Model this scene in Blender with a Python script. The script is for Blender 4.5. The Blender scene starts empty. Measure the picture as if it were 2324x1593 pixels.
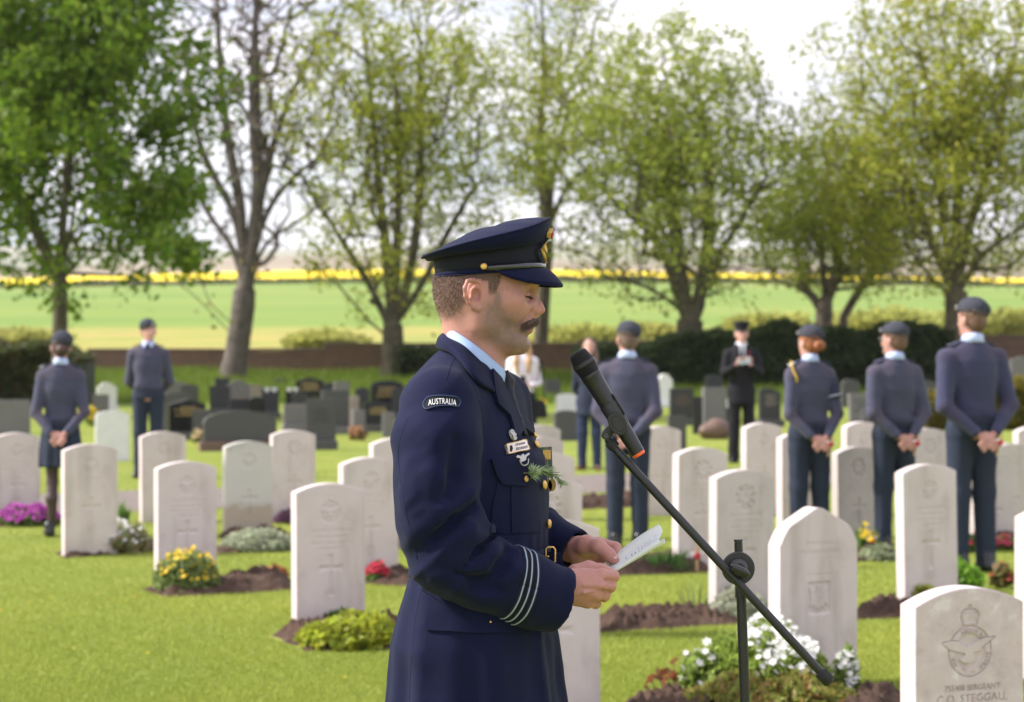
import bpy, bmesh, math, random, time
import numpy as np
from mathutils import Vector, Matrix
from mathutils.bvhtree import BVHTree

T0 = time.time()
R = math.radians
scene = bpy.context.scene
col = scene.collection

# ---------------------------------------------------------------- camera
# coordinates measured on the photograph are given in a 2324 x 1593 frame
W, H = 2324.0, 1593.0
FPX = 4842.0            # focal length in those units (75 mm on a 36 mm sensor)
CAMZ = 1.55
HOR = 777.0             # level of the eye in the frame
cam_d = bpy.data.cameras.new('camera')
cam_d.lens = 75.0
cam_d.sensor_width = 36.0
cam_d.shift_y = (HOR - H / 2) / W
cam_d.clip_start = 0.1
cam_d.clip_end = 9000.0
cam_d.dof.use_dof = True
cam_d.dof.focus_distance = 4.10
cam_d.dof.aperture_fstop = 6.3
cam = bpy.data.objects.new('camera', cam_d)
cam.location = (0, 0, CAMZ)
cam.rotation_euler = (R(90), 0, 0)
col.objects.link(cam)
scene.camera = cam

# ---------------------------------------------------------------- sky, sun, exposure
SUN_AZ = R(-88)         # measured from +Y towards +X
SUN_EL = R(38)
world = bpy.data.worlds.new('World')
scene.world = world
world.use_nodes = True
wn, wl = world.node_tree.nodes, world.node_tree.links
wn.clear()
w_out = wn.new('ShaderNodeOutputWorld')
w_bg = wn.new('ShaderNodeBackground')
w_bg.inputs['Strength'].default_value = 0.125
sky = wn.new('ShaderNodeTexSky')
sky.sky_type = 'NISHITA'
sky.sun_disc = False
sky.sun_elevation = SUN_EL
sky.sun_rotation = SUN_AZ
sky.air_density = 1.0
sky.dust_density = 1.5
w_tc = wn.new('ShaderNodeTexCoord')
w_map = wn.new('ShaderNodeMapping')
w_map.inputs['Scale'].default_value = (1.0, 1.0, 3.2)
w_noise = wn.new('ShaderNodeTexNoise')
w_noise.inputs['Scale'].default_value = 3.1
w_noise.inputs['Detail'].default_value = 7.0
w_noise.inputs['Roughness'].default_value = 0.52
w_ramp = wn.new('ShaderNodeValToRGB')
w_ramp.color_ramp.elements[0].position = 0.30
w_ramp.color_ramp.elements[0].color = (0.50, 0.50, 0.50, 1)
w_ramp.color_ramp.elements[1].position = 0.55
w_ramp.color_ramp.elements[1].color = (1.0, 1.0, 1.0, 1)
w_noise2 = wn.new('ShaderNodeTexNoise')
w_noise2.inputs['Scale'].default_value = 5.0
w_noise2.inputs['Detail'].default_value = 5.0
w_cloud = wn.new('ShaderNodeValToRGB')
w_cloud.color_ramp.elements[0].position = 0.38
w_cloud.color_ramp.elements[0].color = (3.0, 3.3, 4.2, 1)
w_cloud.color_ramp.elements[1].position = 0.58
w_cloud.color_ramp.elements[1].color = (7.4, 7.05, 7.5, 1)
w_mix = wn.new('ShaderNodeMix')
w_mix.data_type = 'RGBA'
wl.new(w_tc.outputs['Generated'], w_map.inputs['Vector'])
wl.new(w_map.outputs['Vector'], w_noise.inputs['Vector'])
wl.new(w_map.outputs['Vector'], w_noise2.inputs['Vector'])
wl.new(w_noise.outputs['Fac'], w_ramp.inputs['Fac'])
wl.new(w_noise2.outputs['Fac'], w_cloud.inputs['Fac'])
wl.new(w_ramp.outputs['Color'], w_mix.inputs[0])
wl.new(sky.outputs['Color'], w_mix.inputs[6])
wl.new(w_cloud.outputs['Color'], w_mix.inputs[7])
wl.new(w_mix.outputs[2], w_bg.inputs['Color'])
wl.new(w_bg.outputs['Background'], w_out.inputs['Surface'])

sun_d = bpy.data.lights.new('sun', 'SUN')
sun_d.energy = 4.0
sun_d.angle = R(6)
sun_d.color = (1.0, 0.94, 0.88)
sun = bpy.data.objects.new('sun', sun_d)
_sd = Vector((math.sin(SUN_AZ) * math.cos(SUN_EL), math.cos(SUN_AZ) * math.cos(SUN_EL), math.sin(SUN_EL)))
sun.rotation_euler = _sd.to_track_quat('Z', 'Y').to_euler()
sun.location = (0, 0, 30)
col.objects.link(sun)

scene.view_settings.view_transform = 'Standard'
scene.view_settings.look = 'None'
scene.view_settings.exposure = 1.0
scene.view_settings.gamma = 1.0
scene.view_settings.use_curve_mapping = False
scene.cycles.use_denoising = True
scene.cycles.max_bounces = 8
scene.cycles.transparent_max_bounces = 8

# ---------------------------------------------------------------- helpers
def P(px, py, Y):
    """world point seen at frame position (px, py) at distance Y"""
    return Vector(((px - W / 2) / FPX * Y, Y, CAMZ - (py - HOR) / FPX * Y))

def tag(o, label=None, cat=None, group=None, kind=None):
    if label: o['label'] = label
    if cat: o['category'] = cat
    if group: o['group'] = group
    if kind: o['kind'] = kind
    return o

def empty(name, loc=(0, 0, 0), rz=0.0):
    o = bpy.data.objects.new(name, None)
    o.empty_display_size = 0.1
    o.location = loc
    o.rotation_euler = (0, 0, rz)
    col.objects.link(o)
    return o

def link(name, me, mat=None, parent=None, loc=None):
    if mat is not None and not me.materials:
        me.materials.append(mat)
    o = bpy.data.objects.new(name, me)
    col.objects.link(o)
    if parent is not None:
        o.parent = parent
        # geometry is written in world space unless a location is given
        if loc is None:
            o.matrix_parent_inverse = parent_world(parent).inverted()
    if loc is not None:
        o.location = loc
    return o

def parent_world(o):
    m = Matrix.LocRotScale(o.location, o.rotation_euler, o.scale)
    if o.parent is not None:
        m = parent_world(o.parent) @ o.matrix_parent_inverse @ m
    return m

def mesh_np(name, V, F, smooth=True):
    """fast mesh from numpy arrays, F is (n,3) or (n,4)"""
    V = np.asarray(V, np.float32); F = np.asarray(F, np.int32)
    me = bpy.data.meshes.new(name)
    k = F.shape[1]
    me.vertices.add(len(V)); me.vertices.foreach_set('co', V.ravel())
    me.loops.add(F.size); me.loops.foreach_set('vertex_index', F.ravel())
    me.polygons.add(len(F))
    me.polygons.foreach_set('loop_start', np.arange(0, F.size, k, dtype=np.int32))
    if smooth:
        me.polygons.foreach_set('use_smooth', np.ones(len(F), bool))
    me.update(calc_edges=True)
    return me

def bm_mesh(name, bm, smooth=False):
    me = bpy.data.meshes.new(name)
    bm.to_mesh(me); bm.free()
    if smooth:
        for p in me.polygons: p.use_smooth = True
    return me

def vcol(me, name, C):
    a = me.attributes.new(name, 'FLOAT_COLOR', 'POINT')
    C = np.asarray(C, np.float32)
    if C.shape[1] == 3: C = np.concatenate([C, np.ones((len(C), 1), np.float32)], 1)
    a.data.foreach_set('color', C.ravel())

def bm_box(bm, c, s, rot=None, bev=0.0):
    r = bmesh.ops.create_cube(bm, size=1.0)
    vs = r['verts']
    for v in vs:
        v.co = Vector((v.co.x * s[0], v.co.y * s[1], v.co.z * s[2]))
    if bev > 0:
        es = list({e for v in vs for e in v.link_edges})
        rb = bmesh.ops.bevel(bm, geom=es, offset=bev, segments=2, affect='EDGES', profile=0.6)
        vs = list({v for f in rb['faces'] for v in f.verts} | {v for v in vs if v.is_valid})
    for v in vs:
        p = v.co
        if rot is not None: p = rot @ p
        v.co = p + Vector(c)
    return vs

def tube_np(pts, radii, n=10, cap=True, closed=False):
    """swept tube: returns V, F (quads)"""
    pts = np.asarray(pts, float); m = len(pts)
    radii = np.broadcast_to(np.asarray(radii, float), (m,))
    t = np.gradient(pts, axis=0)
    if closed:
        t = np.roll(pts, -1, 0) - np.roll(pts, 1, 0)
    t /= np.linalg.norm(t, axis=1, keepdims=True) + 1e-12
    ref = np.array([0, 0, 1.0]) if abs(t[0, 2]) < 0.9 else np.array([1.0, 0, 0])
    V = []; u = np.cross(t[0], ref); u /= np.linalg.norm(u)
    a = np.linspace(0, 2 * np.pi, n, endpoint=False)
    for i in range(m):
        u = u - t[i] * np.dot(u, t[i]); u /= np.linalg.norm(u) + 1e-12
        w = np.cross(t[i], u)
        V.append(pts[i] + radii[i] * (np.cos(a)[:, None] * u + np.sin(a)[:, None] * w))
    V = np.concatenate(V)
    F = []
    for i in range(m if closed else m - 1):
        j = (i + 1) % m
        for k in range(n):
            F.append((i * n + k, i * n + (k + 1) % n, j * n + (k + 1) % n, j * n + k))
    if cap and not closed:
        c0, c1 = len(V), len(V) + 1
        V = np.concatenate([V, pts[:1], pts[-1:]])
        for k in range(0, n, 2):
            F.append((c0, (k + 2) % n, k + 1, k))
            b = (m - 1) * n
            F.append((c1, b + k, b + k + 1, b + (k + 2) % n))
    return V, np.array(F, int)

class MB:
    """collects vertex / quad arrays"""
    def __init__(s): s.V = []; s.F = []; s.n = 0
    def add(s, V, F):
        s.V.append(np.asarray(V, float)); s.F.append(np.asarray(F, int) + s.n); s.n += len(V)
        return s
    def tube(s, pts, r, n=10, **k): return s.add(*tube_np(pts, r, n, **k))
    def mesh(s, name, smooth=True):
        return mesh_np(name, np.concatenate(s.V), np.concatenate(s.F), smooth)

def spline(pts, n):
    """Catmull-Rom through control points"""
    p = np.asarray(pts, float)
    p = np.concatenate([[2 * p[0] - p[1]], p, [2 * p[-1] - p[-2]]])
    m = len(p) - 3
    ts = np.linspace(0, m, n); out = []
    for t in ts:
        i = min(int(t), m - 1); f = t - i
        a, b, c, d = p[i:i + 4]
        out.append(0.5 * ((2 * b) + (-a + c) * f + (2 * a - 5 * b + 4 * c - d) * f * f + (-a + 3 * b - 3 * c + d) * f ** 3))
    return np.array(out)

# ---------------------------------------------------------------- distance-field modelling
class Field:
    """a sampled distance field that is sculpted with soft unions and cuts"""
    def __init__(s, lo, hi, h):
        s.lo = np.array(lo, float); s.h = h
        s.n = np.ceil((np.array(hi, float) - s.lo) / h).astype(int) + 1
        s.F = np.full(s.n, 0.2, np.float32)
        s.ax = [np.arange(s.n[i]) * h + s.lo[i] for i in range(3)]
    def win(s, lo, hi):
        a = np.clip(np.floor((np.asarray(lo) - s.lo) / s.h).astype(int), 0, s.n)
        b = np.clip(np.ceil((np.asarray(hi) - s.lo) / s.h).astype(int) + 1, 0, s.n)
        sl = tuple(slice(int(a[i]), int(b[i])) for i in range(3))
        g = np.meshgrid(*[s.ax[i][sl[i]].astype(np.float32) for i in range(3)], indexing='ij')
        return sl, g
    def put(s, sl, d, k, op):
        if d.size == 0: return
        f = s.F[sl]
        if op == '+':
            if k > 0:
                hh = np.maximum(k - np.abs(f - d), 0) / k
                s.F[sl] = np.minimum(f, d) - hh * hh * k * 0.25
            else: s.F[sl] = np.minimum(f, d)
        else:
            d = -d
            if k > 0:
                hh = np.maximum(k - np.abs(f - d), 0) / k
                s.F[sl] = np.maximum(f, d) + hh * hh * k * 0.25
            else: s.F[sl] = np.maximum(f, d)
    def cone(s, a, b, ra, rb, k=0.01, op='+'):
        """tapered capsule"""
        a = np.asarray(a, float); b = np.asarray(b, float)
        m = max(ra, rb) + k * 1.5 + s.h * 3
        sl, (x, y, z) = s.win(np.minimum(a, b) - m, np.maximum(a, b) + m)
        ba = b - a; L2 = float(ba @ ba) + 1e-12
        t = np.clip(((x - a[0]) * ba[0] + (y - a[1]) * ba[1] + (z - a[2]) * ba[2]) / L2, 0, 1)
        d = np.sqrt((x - a[0] - t * ba[0]) ** 2 + (y - a[1] - t * ba[1]) ** 2 + (z - a[2] - t * ba[2]) ** 2) - (ra + (rb - ra) * t)
        s.put(sl, d, k, op); return s
    def chain(s, pts, rad, k=0.01, op='+'):
        for i in range(len(pts) - 1): s.cone(pts[i], pts[i + 1], rad[i], rad[i + 1], k, op)
        return s
    def ell(s, c, r, k=0.01, op='+', rot=None):
        """ellipsoid; rot = 3x3 matrix whose columns are its axes"""
        c = np.asarray(c, float); r = np.asarray(r, float)
        m = max(r) + k * 1.5 + s.h * 3
        sl, (x, y, z) = s.win(c - m, c + m)
        x = x - c[0]; y = y - c[1]; z = z - c[2]
        if rot is not None:
            Q = np.array(rot, float)
            x, y, z = (x * Q[0, 0] + y * Q[1, 0] + z * Q[2, 0], x * Q[0, 1] + y * Q[1, 1] + z * Q[2, 1], x * Q[0, 2] + y * Q[1, 2] + z * Q[2, 2])
        k0 = np.sqrt((x / r[0]) ** 2 + (y / r[1]) ** 2 + (z / r[2]) ** 2)
        k1 = np.sqrt((x / r[0] ** 2) ** 2 + (y / r[1] ** 2) ** 2 + (z / r[2] ** 2) ** 2)
        d = k0 * (k0 - 1) / np.maximum(k1, 1e-6)
        s.put(sl, d.astype(np.float32), k, op); return s
    def ball(s, c, r, k=0.01, op='+'): return s.cone(c, np.asarray(c, float) + 1e-5, r, r, k, op)
    def rings(s, zs, cx, cy, rx, ry, rot=0.0, k=0.01, op='+', power=2.0):
        """upright trunk whose (super-)elliptic section varies with height"""
        zs = np.asarray(zs, float)
        o = np.argsort(zs); zs = zs[o]
        A = [np.broadcast_to(np.asarray(q, float), zs.shape)[o] for q in (cx, cy, rx, ry)]
        cc = np.broadcast_to(np.asarray(rot, float), zs.shape)[o]
        m = max(A[2].max(), A[3].max()) + 0.04
        sl, (x, y, z) = s.win((A[0].min() - m, A[1].min() - m, zs[0] - 0.04), (A[0].max() + m, A[1].max() + m, zs[-1] + 0.04))
        zz = z[0, 0, :] if z.size else np.zeros(0)
        if not len(zz): return s
        q = [np.interp(zz, zs, a)[None, None, :] for a in A]
        ang = np.interp(zz, zs, cc)[None, None, :]
        dx, dy = x - q[0], y - q[1]
        u = dx * np.cos(ang) + dy * np.sin(ang); v = -dx * np.sin(ang) + dy * np.cos(ang)
        k0 = (np.abs(u / q[2]) ** power + np.abs(v / q[3]) ** power) ** (1 / power)
        d = (k0 - 1) * np.minimum(q[2], q[3])
        d = np.maximum(d, np.maximum(zs[0] - z, z - zs[-1]))
        s.put(sl, d.astype(np.float32), k, op); return s
    def warp(s, fn):
        """add a displacement fn(x,y,z) to the field"""
        g = np.meshgrid(*[a.astype(np.float32) for a in s.ax], indexing='ij')
        band = np.abs(s.F) < 0.05
        s.F[band] += fn(g[0][band], g[1][band], g[2][band]).astype(np.float32)
        return s
    def mesh(s):
        F = s.F
        S = F < 0
        c = [(0, 0, 0), (1, 0, 0), (0, 1, 0), (1, 1, 0), (0, 0, 1), (1, 0, 1), (0, 1, 1), (1, 1, 1)]
        n = np.array(F.shape) - 1
        def cut(A, o): return A[o[0]:o[0] + n[0], o[1]:o[1] + n[1], o[2]:o[2] + n[2]]
        cnt = np.zeros(n, np.uint8)
        for o in c: cnt += cut(S, o)
        act = (cnt > 0) & (cnt < 8)
        ii = np.argwhere(act)
        vid = np.full(n, -1, np.int32); vid[act] = np.arange(len(ii))
        val = np.stack([F[ii[:, 0] + o[0], ii[:, 1] + o[1], ii[:, 2] + o[2]] for o in c], 1)
        acc = np.zeros((len(ii), 3)); num = np.zeros(len(ii))
        for a in range(8):
            for b in range(a + 1, 8):
                if sum(abs(c[a][q] - c[b][q]) for q in range(3)) != 1: continue
                va, vb = val[:, a], val[:, b]
                x = (va < 0) != (vb < 0)
                t = va[x] / (va[x] - vb[x])
                acc[x] += np.array(c[a]) + t[:, None] * (np.array(c[b]) - np.array(c[a])); num[x] += 1
        V = (ii + acc / num[:, None]) * s.h + s.lo
        Fs = []
        for ax in range(3):
            o1, o2 = [(1, 2), (2, 0), (0, 1)][ax]
            sa = [slice(None)] * 3; sb = [slice(None)] * 3
            sa[ax] = slice(0, -1); sb[ax] = slice(1, None)
            A, B = S[tuple(sa)], S[tuple(sb)]
            e = np.argwhere(A != B)
            e = e[(e[:, o1] > 0) & (e[:, o2] > 0) & (e[:, o1] < n[o1]) & (e[:, o2] < n[o2])]
            if not len(e): continue
            def idx(d1, d2):
                q = e.copy(); q[:, o1] -= d1; q[:, o2] -= d2
                return vid[q[:, 0], q[:, 1], q[:, 2]]
            quad = np.stack([idx(1, 1), idx(0, 1), idx(0, 0), idx(1, 0)], 1)
            inside = A[e[:, 0], e[:, 1], e[:, 2]]
            quad[~inside] = quad[~inside][:, ::-1]
            Fs.append(quad)
        return V, np.concatenate(Fs)
    def grad_at(s, p):
        pass

def relax(V, F, it=1, w=0.5):
    """light smoothing of a quad mesh"""
    V = V.copy()
    E = np.concatenate([F[:, [0, 1]], F[:, [1, 2]], F[:, [2, 3]], F[:, [3, 0]]])
    for _ in range(it):
        acc = np.zeros_like(V); cn = np.zeros(len(V))
        np.add.at(acc, E[:, 0], V[E[:, 1]]); np.add.at(cn, E[:, 0], 1)
        np.add.at(acc, E[:, 1], V[E[:, 0]]); np.add.at(cn, E[:, 1], 1)
        V = V * (1 - w) + w * acc / np.maximum(cn, 1)[:, None]
    return V

def vnoise(p, seed=0):
    """cheap smooth value noise on (n,3) points, range -1..1"""
    p = np.asarray(p, float); i = np.floor(p).astype(np.int64); f = p - i
    f = f * f * (3 - 2 * f)
    def hsh(a, b, c):
        q = (a * 374761393 + b * 668265263 + c * 2147483647 + seed * 974711) & 0xffffffff
        q = ((q ^ (q >> 13)) * 1274126177) & 0xffffffff
        return ((q ^ (q >> 16)) & 0xffff) / 32767.5 - 1
    r = 0
    for dx in (0, 1):
        for dy in (0, 1):
            for dz in (0, 1):
                w = (f[:, 0] if dx else 1 - f[:, 0]) * (f[:, 1] if dy else 1 - f[:, 1]) * (f[:, 2] if dz else 1 - f[:, 2])
                r = r + w * hsh(i[:, 0] + dx, i[:, 1] + dy, i[:, 2] + dz)
    return r

# ---------------------------------------------------------------- materials
MATS = {}
def mat(name, base, rough=0.7, metal=0.0, noise=None, bump=0.0, bscale=200.0, spec=0.5, attr=None, sheen=0.0,
        sss=0.0, ramp=None, coord='Object', trans=0.0, wave=None, coat=0.0, detail=6.0, rvar=0.0):
    """procedural material. noise=(scale, amount): colour variation; ramp: list of (pos, colour) over noise"""
    if name in MATS: return MATS[name]
    m = bpy.data.materials.new(name); m.use_nodes = True
    N, L = m.node_tree.nodes, m.node_tree.links
    b = N['Principled BSDF']
    b.inputs['Base Color'].default_value = (*base, 1)
    b.inputs['Roughness'].default_value = rough
    b.inputs['Metallic'].default_value = metal
    b.inputs['Specular IOR Level'].default_value = spec
    if coat: b.inputs['Coat Weight'].default_value = coat; b.inputs['Coat Roughness'].default_value = 0.15
    if sheen:
        b.inputs['Sheen Weight'].default_value = sheen; b.inputs['Sheen Roughness'].default_value = 0.5
    if sss:
        b.inputs['Subsurface Weight'].default_value = sss
        b.inputs['Subsurface Radius'].default_value = (1.0, 0.35, 0.2)
        b.inputs['Subsurface Scale'].default_value = 0.006
    tc = N.new('ShaderNodeTexCoord')
    src = None
    if attr:
        at = N.new('ShaderNodeAttribute'); at.attribute_name = attr
        src = at.outputs['Color']
    if noise:
        nz = N.new('ShaderNodeTexNoise'); nz.inputs['Scale'].default_value = noise[0]; nz.inputs['Detail'].default_value = detail
        nz.inputs['Roughness'].default_value = 0.6
        L.new(tc.outputs[coord], nz.inputs['Vector'])
        if ramp:
            cr = N.new('ShaderNodeValToRGB')
            while len(cr.color_ramp.elements) < len(ramp): cr.color_ramp.elements.new(0.5)
            for e, (p, c) in zip(cr.color_ramp.elements, ramp):
                e.position = p; e.color = (*c, 1)
            L.new(nz.outputs['Fac'], cr.inputs['Fac']); src = cr.outputs['Color']
        else:
            mr = N.new('ShaderNodeMapRange')
            mr.inputs['From Min'].default_value = 0.25; mr.inputs['From Max'].default_value = 0.75
            mr.inputs['To Min'].default_value = 1 - noise[1]; mr.inputs['To Max'].default_value = 1 + noise[1]
            L.new(nz.outputs['Fac'], mr.inputs['Value'])
            mx = N.new('ShaderNodeVectorMath'); mx.operation = 'SCALE'
            if src is None: mx.inputs[0].default_value = base
            else: L.new(src, mx.inputs[0])
            L.new(mr.outputs['Result'], mx.inputs['Scale']); src = mx.outputs['Vector']
        if rvar:
            rr = N.new('ShaderNodeMapRange')
            rr.inputs['To Min'].default_value = max(0, rough - rvar); rr.inputs['To Max'].default_value = min(1, rough + rvar)
            L.new(nz.outputs['Fac'], rr.inputs['Value']); L.new(rr.outputs['Result'], b.inputs['Roughness'])
    if src is not None: L.new(src, b.inputs['Base Color'])
    if bump:
        n2 = N.new('ShaderNodeTexNoise'); n2.inputs['Scale'].default_value = bscale; n2.inputs['Detail'].default_value = 4
        L.new(tc.outputs[coord], n2.inputs['Vector'])
        bp = N.new('ShaderNodeBump'); bp.inputs['Strength'].default_value = bump; bp.inputs['Distance'].default_value = 0.004
        L.new(n2.outputs['Fac'], bp.inputs['Height']); L.new(bp.outputs['Normal'], b.inputs['Normal'])
    if trans:
        td = N.new('ShaderNodeBsdfTranslucent'); ms = N.new('ShaderNodeMixShader'); ms.inputs[0].default_value = trans
        if src is not None: L.new(src, td.inputs['Color'])
        else: td.inputs['Color'].default_value = (*base, 1)
        L.new(b.outputs[0], ms.inputs[1]); L.new(td.outputs[0], ms.inputs[2])
        L.new(ms.outputs[0], N['Material Output'].inputs['Surface'])
    MATS[name] = m
    return m

def text_mesh(s, size, depth=0.001, bevel=0.0, spacing=1.0, align='CENTER', res=3):
    cu = bpy.data.curves.new('t', 'FONT')
    cu.body = s; cu.size = size; cu.extrude = depth; cu.align_x = align; cu.align_y = 'CENTER'
    cu.space_character = spacing; cu.resolution_u = res; cu.bevel_depth = bevel
    o = bpy.data.objects.new('t', cu); col.objects.link(o)
    dg = bpy.context.evaluated_depsgraph_get()
    me = bpy.data.meshes.new_from_object(o.evaluated_get(dg))
    bpy.data.objects.remove(o); bpy.data.curves.remove(cu)
    return me

def copy_tree(o, parent=None):
    c = o.copy(); col.objects.link(c)
    c.parent = parent
    for ch in list(o.children): copy_tree(ch, c)
    return c

rng = np.random.default_rng(7)

# ================================================================ ground, fields, wall, hedges
_gy = [-40, 50, 54, 61, 66, 80, 100, 200, 350, 500, 640, 900, 1500, 2600, 4200]
_gz = [0, 0, .10, .62, .66, .75, 1.45, 3.8, 8.4, 14.0, 20.6, 33.5, 60, 112, 190]
def ground_z(x, y):
    x = np.asarray(x, float); y = np.asarray(y, float)
    z = np.interp(y, _gy, _gz)
    far = np.clip((y - 150) / 600, 0, 1)
    return z + far * (3.0 * np.sin(x / 140 + 1.3) + 2.0 * np.sin(x / 61 + y / 300)) * np.clip(y / 900, 0, 2) - np.clip((y - 52) / 8, 0, 1) * (y < 70) * .05 * np.sin(x * .8)
def strip(name, x0f, x1f, y0, y1, nx, ny, material, lift=0.0):
    ys = np.geomspace(y0, y1, ny) if y0 > 5 else np.linspace(y0, y1, ny)
    V = []
    for y in ys:
        xs = np.linspace(x0f(y), x1f(y), nx)
        V.append(np.stack([xs, np.full(nx, y), ground_z(xs, np.full(nx, y)) + lift], 1))
    V = np.concatenate(V)
    i, j = np.meshgrid(np.arange(ny - 1), np.arange(nx - 1), indexing='ij')
    a = (i * nx + j).ravel()
    F = np.stack([a, a + 1, a + nx + 1, a + nx], 1)
    o = link(name, mesh_np(name, V, F), material); o['kind'] = 'structure'
    return o
M_lawn = mat('mown_turf', (.1, .17, .02), rough=.9, noise=(1.1, 0), ramp=[(.32, (.15, .195, .03)), (.5, (.195, .235, .04)), (.68, (.235, .26, .046))], bump=.6, bscale=120, spec=.2, detail=9)
M_bank = mat('rough_grass', (.1, .17, .02), rough=.9, noise=(2.0, 0), ramp=[(.3, (.09, .14, .012)), (.6, (.15, .20, .02)), (.75, (.18, .21, .03))], bump=.8, bscale=20, spec=.2)
M_meadow = mat('pasture', (.2, .3, .05), rough=.95, noise=(.012, 0), ramp=[(.35, (.14, .225, .045)), (.55, (.19, .255, .055)), (.70, (.26, .27, .08))], spec=.1)
M_rape = mat('rapeseed_bloom', (.8, .6, .02), rough=.9, noise=(.05, .12), spec=.1)
M_plough = mat('ploughed_earth', (.28, .235, .17), rough=.95, noise=(.01, .25), spec=.1)
M_hill = mat('far_hill', (.22, .23, .17), rough=.95, noise=(.004, 0), ramp=[(.4, (.17, .19, .12)), (.55, (.30, .28, .20)), (.65, (.20, .24, .12))], spec=.1)
wide = lambda y: y * .6 + 30
strip('ground', lambda y: -wide(y), wide, -40, 50, 60, 60, M_lawn)
strip('bank', lambda y: -wide(y), wide, 50, 66, 80, 40, M_bank)
M_rough = mat('dry_tussock_grass', (.4, .33, .1), rough=.95, noise=(.16, 0), ramp=[(.30, (.17, .235, .05)), (.45, (.25, .27, .065)), (.58, (.34, .29, .085)), (.72, (.32, .23, .10))], spec=.1, bump=.5, bscale=3)
strip('rough_pasture', lambda y: -wide(y), wide, 66, 150, 80, 30, M_rough)
strip('pasture', lambda y: -wide(y), wide, 150, 510, 80, 40, M_meadow)
strip('rapeseed_field', lambda y: -wide(y), lambda y: wide(y), 510, 650, 60, 12, M_rape, lift=.0)
strip('ploughed_field', lambda y: -wide(y), wide, 650, 920, 60, 14, M_plough)
strip('hill', lambda y: -wide(y), wide, 920, 4200, 90, 40, M_hill)

# footpath crossing behind the first graves
ROW = R(30)
pd = np.array([math.cos(ROW), math.sin(ROW)]); pn = np.array([-math.sin(ROW), math.cos(ROW)])
pc = np.array([-3.66, 20.9])
rows = []
for t in np.linspace(-9, 26, 90):
    rows.append([np.append(pc + pd * t + pn * (w + .06 * math.sin(t * 1.7 + w)), .012 + .01 * math.cos(w * 2)) for w in np.linspace(-1.3, 1.3, 6)])
V = np.array(rows).reshape(-1, 3)
F = [(i * 6 + j + 1, i * 6 + j, (i + 1) * 6 + j, (i + 1) * 6 + j + 1) for i in range(89) for j in range(5)]
o = link('path', mesh_np('path', V, F), mat('worn_path', (.15, .122, .105), rough=.95, noise=(6, .25), bump=.6, bscale=60)); o['kind'] = 'structure'

# soil beds along the rows of graves
M_soil = mat('turned_soil', (.10, .055, .035), rough=.95, noise=(9, 0), ramp=[(.3, (.036, .022, .016)), (.55, (.068, .042, .031)), (.75, (.105, .068, .052))], bump=.8, bscale=70, spec=.15)
def G(px, py):
    """point of the level ground seen at (px, py)"""
    Y = FPX * CAMZ / (py - HOR)
    return np.array([(px - W / 2) / FPX * Y, Y])
BEDS = [
    [(330, 1340), (365, 1357), (470, 1353), (665, 1338), (665, 1304), (560, 1309), (480, 1323), (400, 1325)],
    [(1340, 1440), (1480, 1430), (1675, 1418), (1690, 1398), (1560, 1396), (1430, 1398), (1340, 1404)],
    [(1330, 1680), (1390, 1606), (1460, 1584), (1600, 1580), (1950, 1574), (2045, 1570), (2060, 1680)],
    [(1930, 1410), (2040, 1405), (2200, 1400), (2240, 1345), (2060, 1372), (1960, 1376)],
    [(608, 1446), (690, 1480), (900, 1476), (920, 1425), (800, 1415), (650, 1428)],
    [(122, 1256), (150, 1268), (352, 1252), (356, 1230), (260, 1236), (190, 1244)],
    [(-40, 1198), (130, 1192), (128, 1174), (-40, 1178)],
    [(1385, 1310), (1610, 1300), (1610, 1268), (1480, 1272), (1385, 1280)],
    [(1930, 1278), (2035, 1272), (2035, 1248), (1940, 1252)],
    [(815, 1325), (935, 1334), (940, 1300), (830, 1304)],
    [(490, 1258), (660, 1250), (660, 1212), (500, 1218)],
    [(2180, 1252), (2330, 1246), (2330, 1222), (2190, 1226)],
    [(620, 1190), (720, 1186), (720, 1168), (625, 1170)],
    [(880, 1248), (960, 1245), (960, 1225), (885, 1228)],
    [(1290, 1160), (1480, 1150), (1480, 1130), (1290, 1138)]]
def inside(poly, x, y):
    poly = np.asarray(poly); r = np.zeros(len(x), bool); n = len(poly); j = n - 1
    for i in range(n):
        xi, yi = poly[i]; xj, yj = poly[j]
        c = ((yi > y) != (yj > y)) & (x < (xj - xi) * (y - yi) / (yj - yi + 1e-12) + xi)
        r ^= c; j = i
    return r
BEDW = [np.array([G(*p) for p in b]) for b in BEDS]
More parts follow.
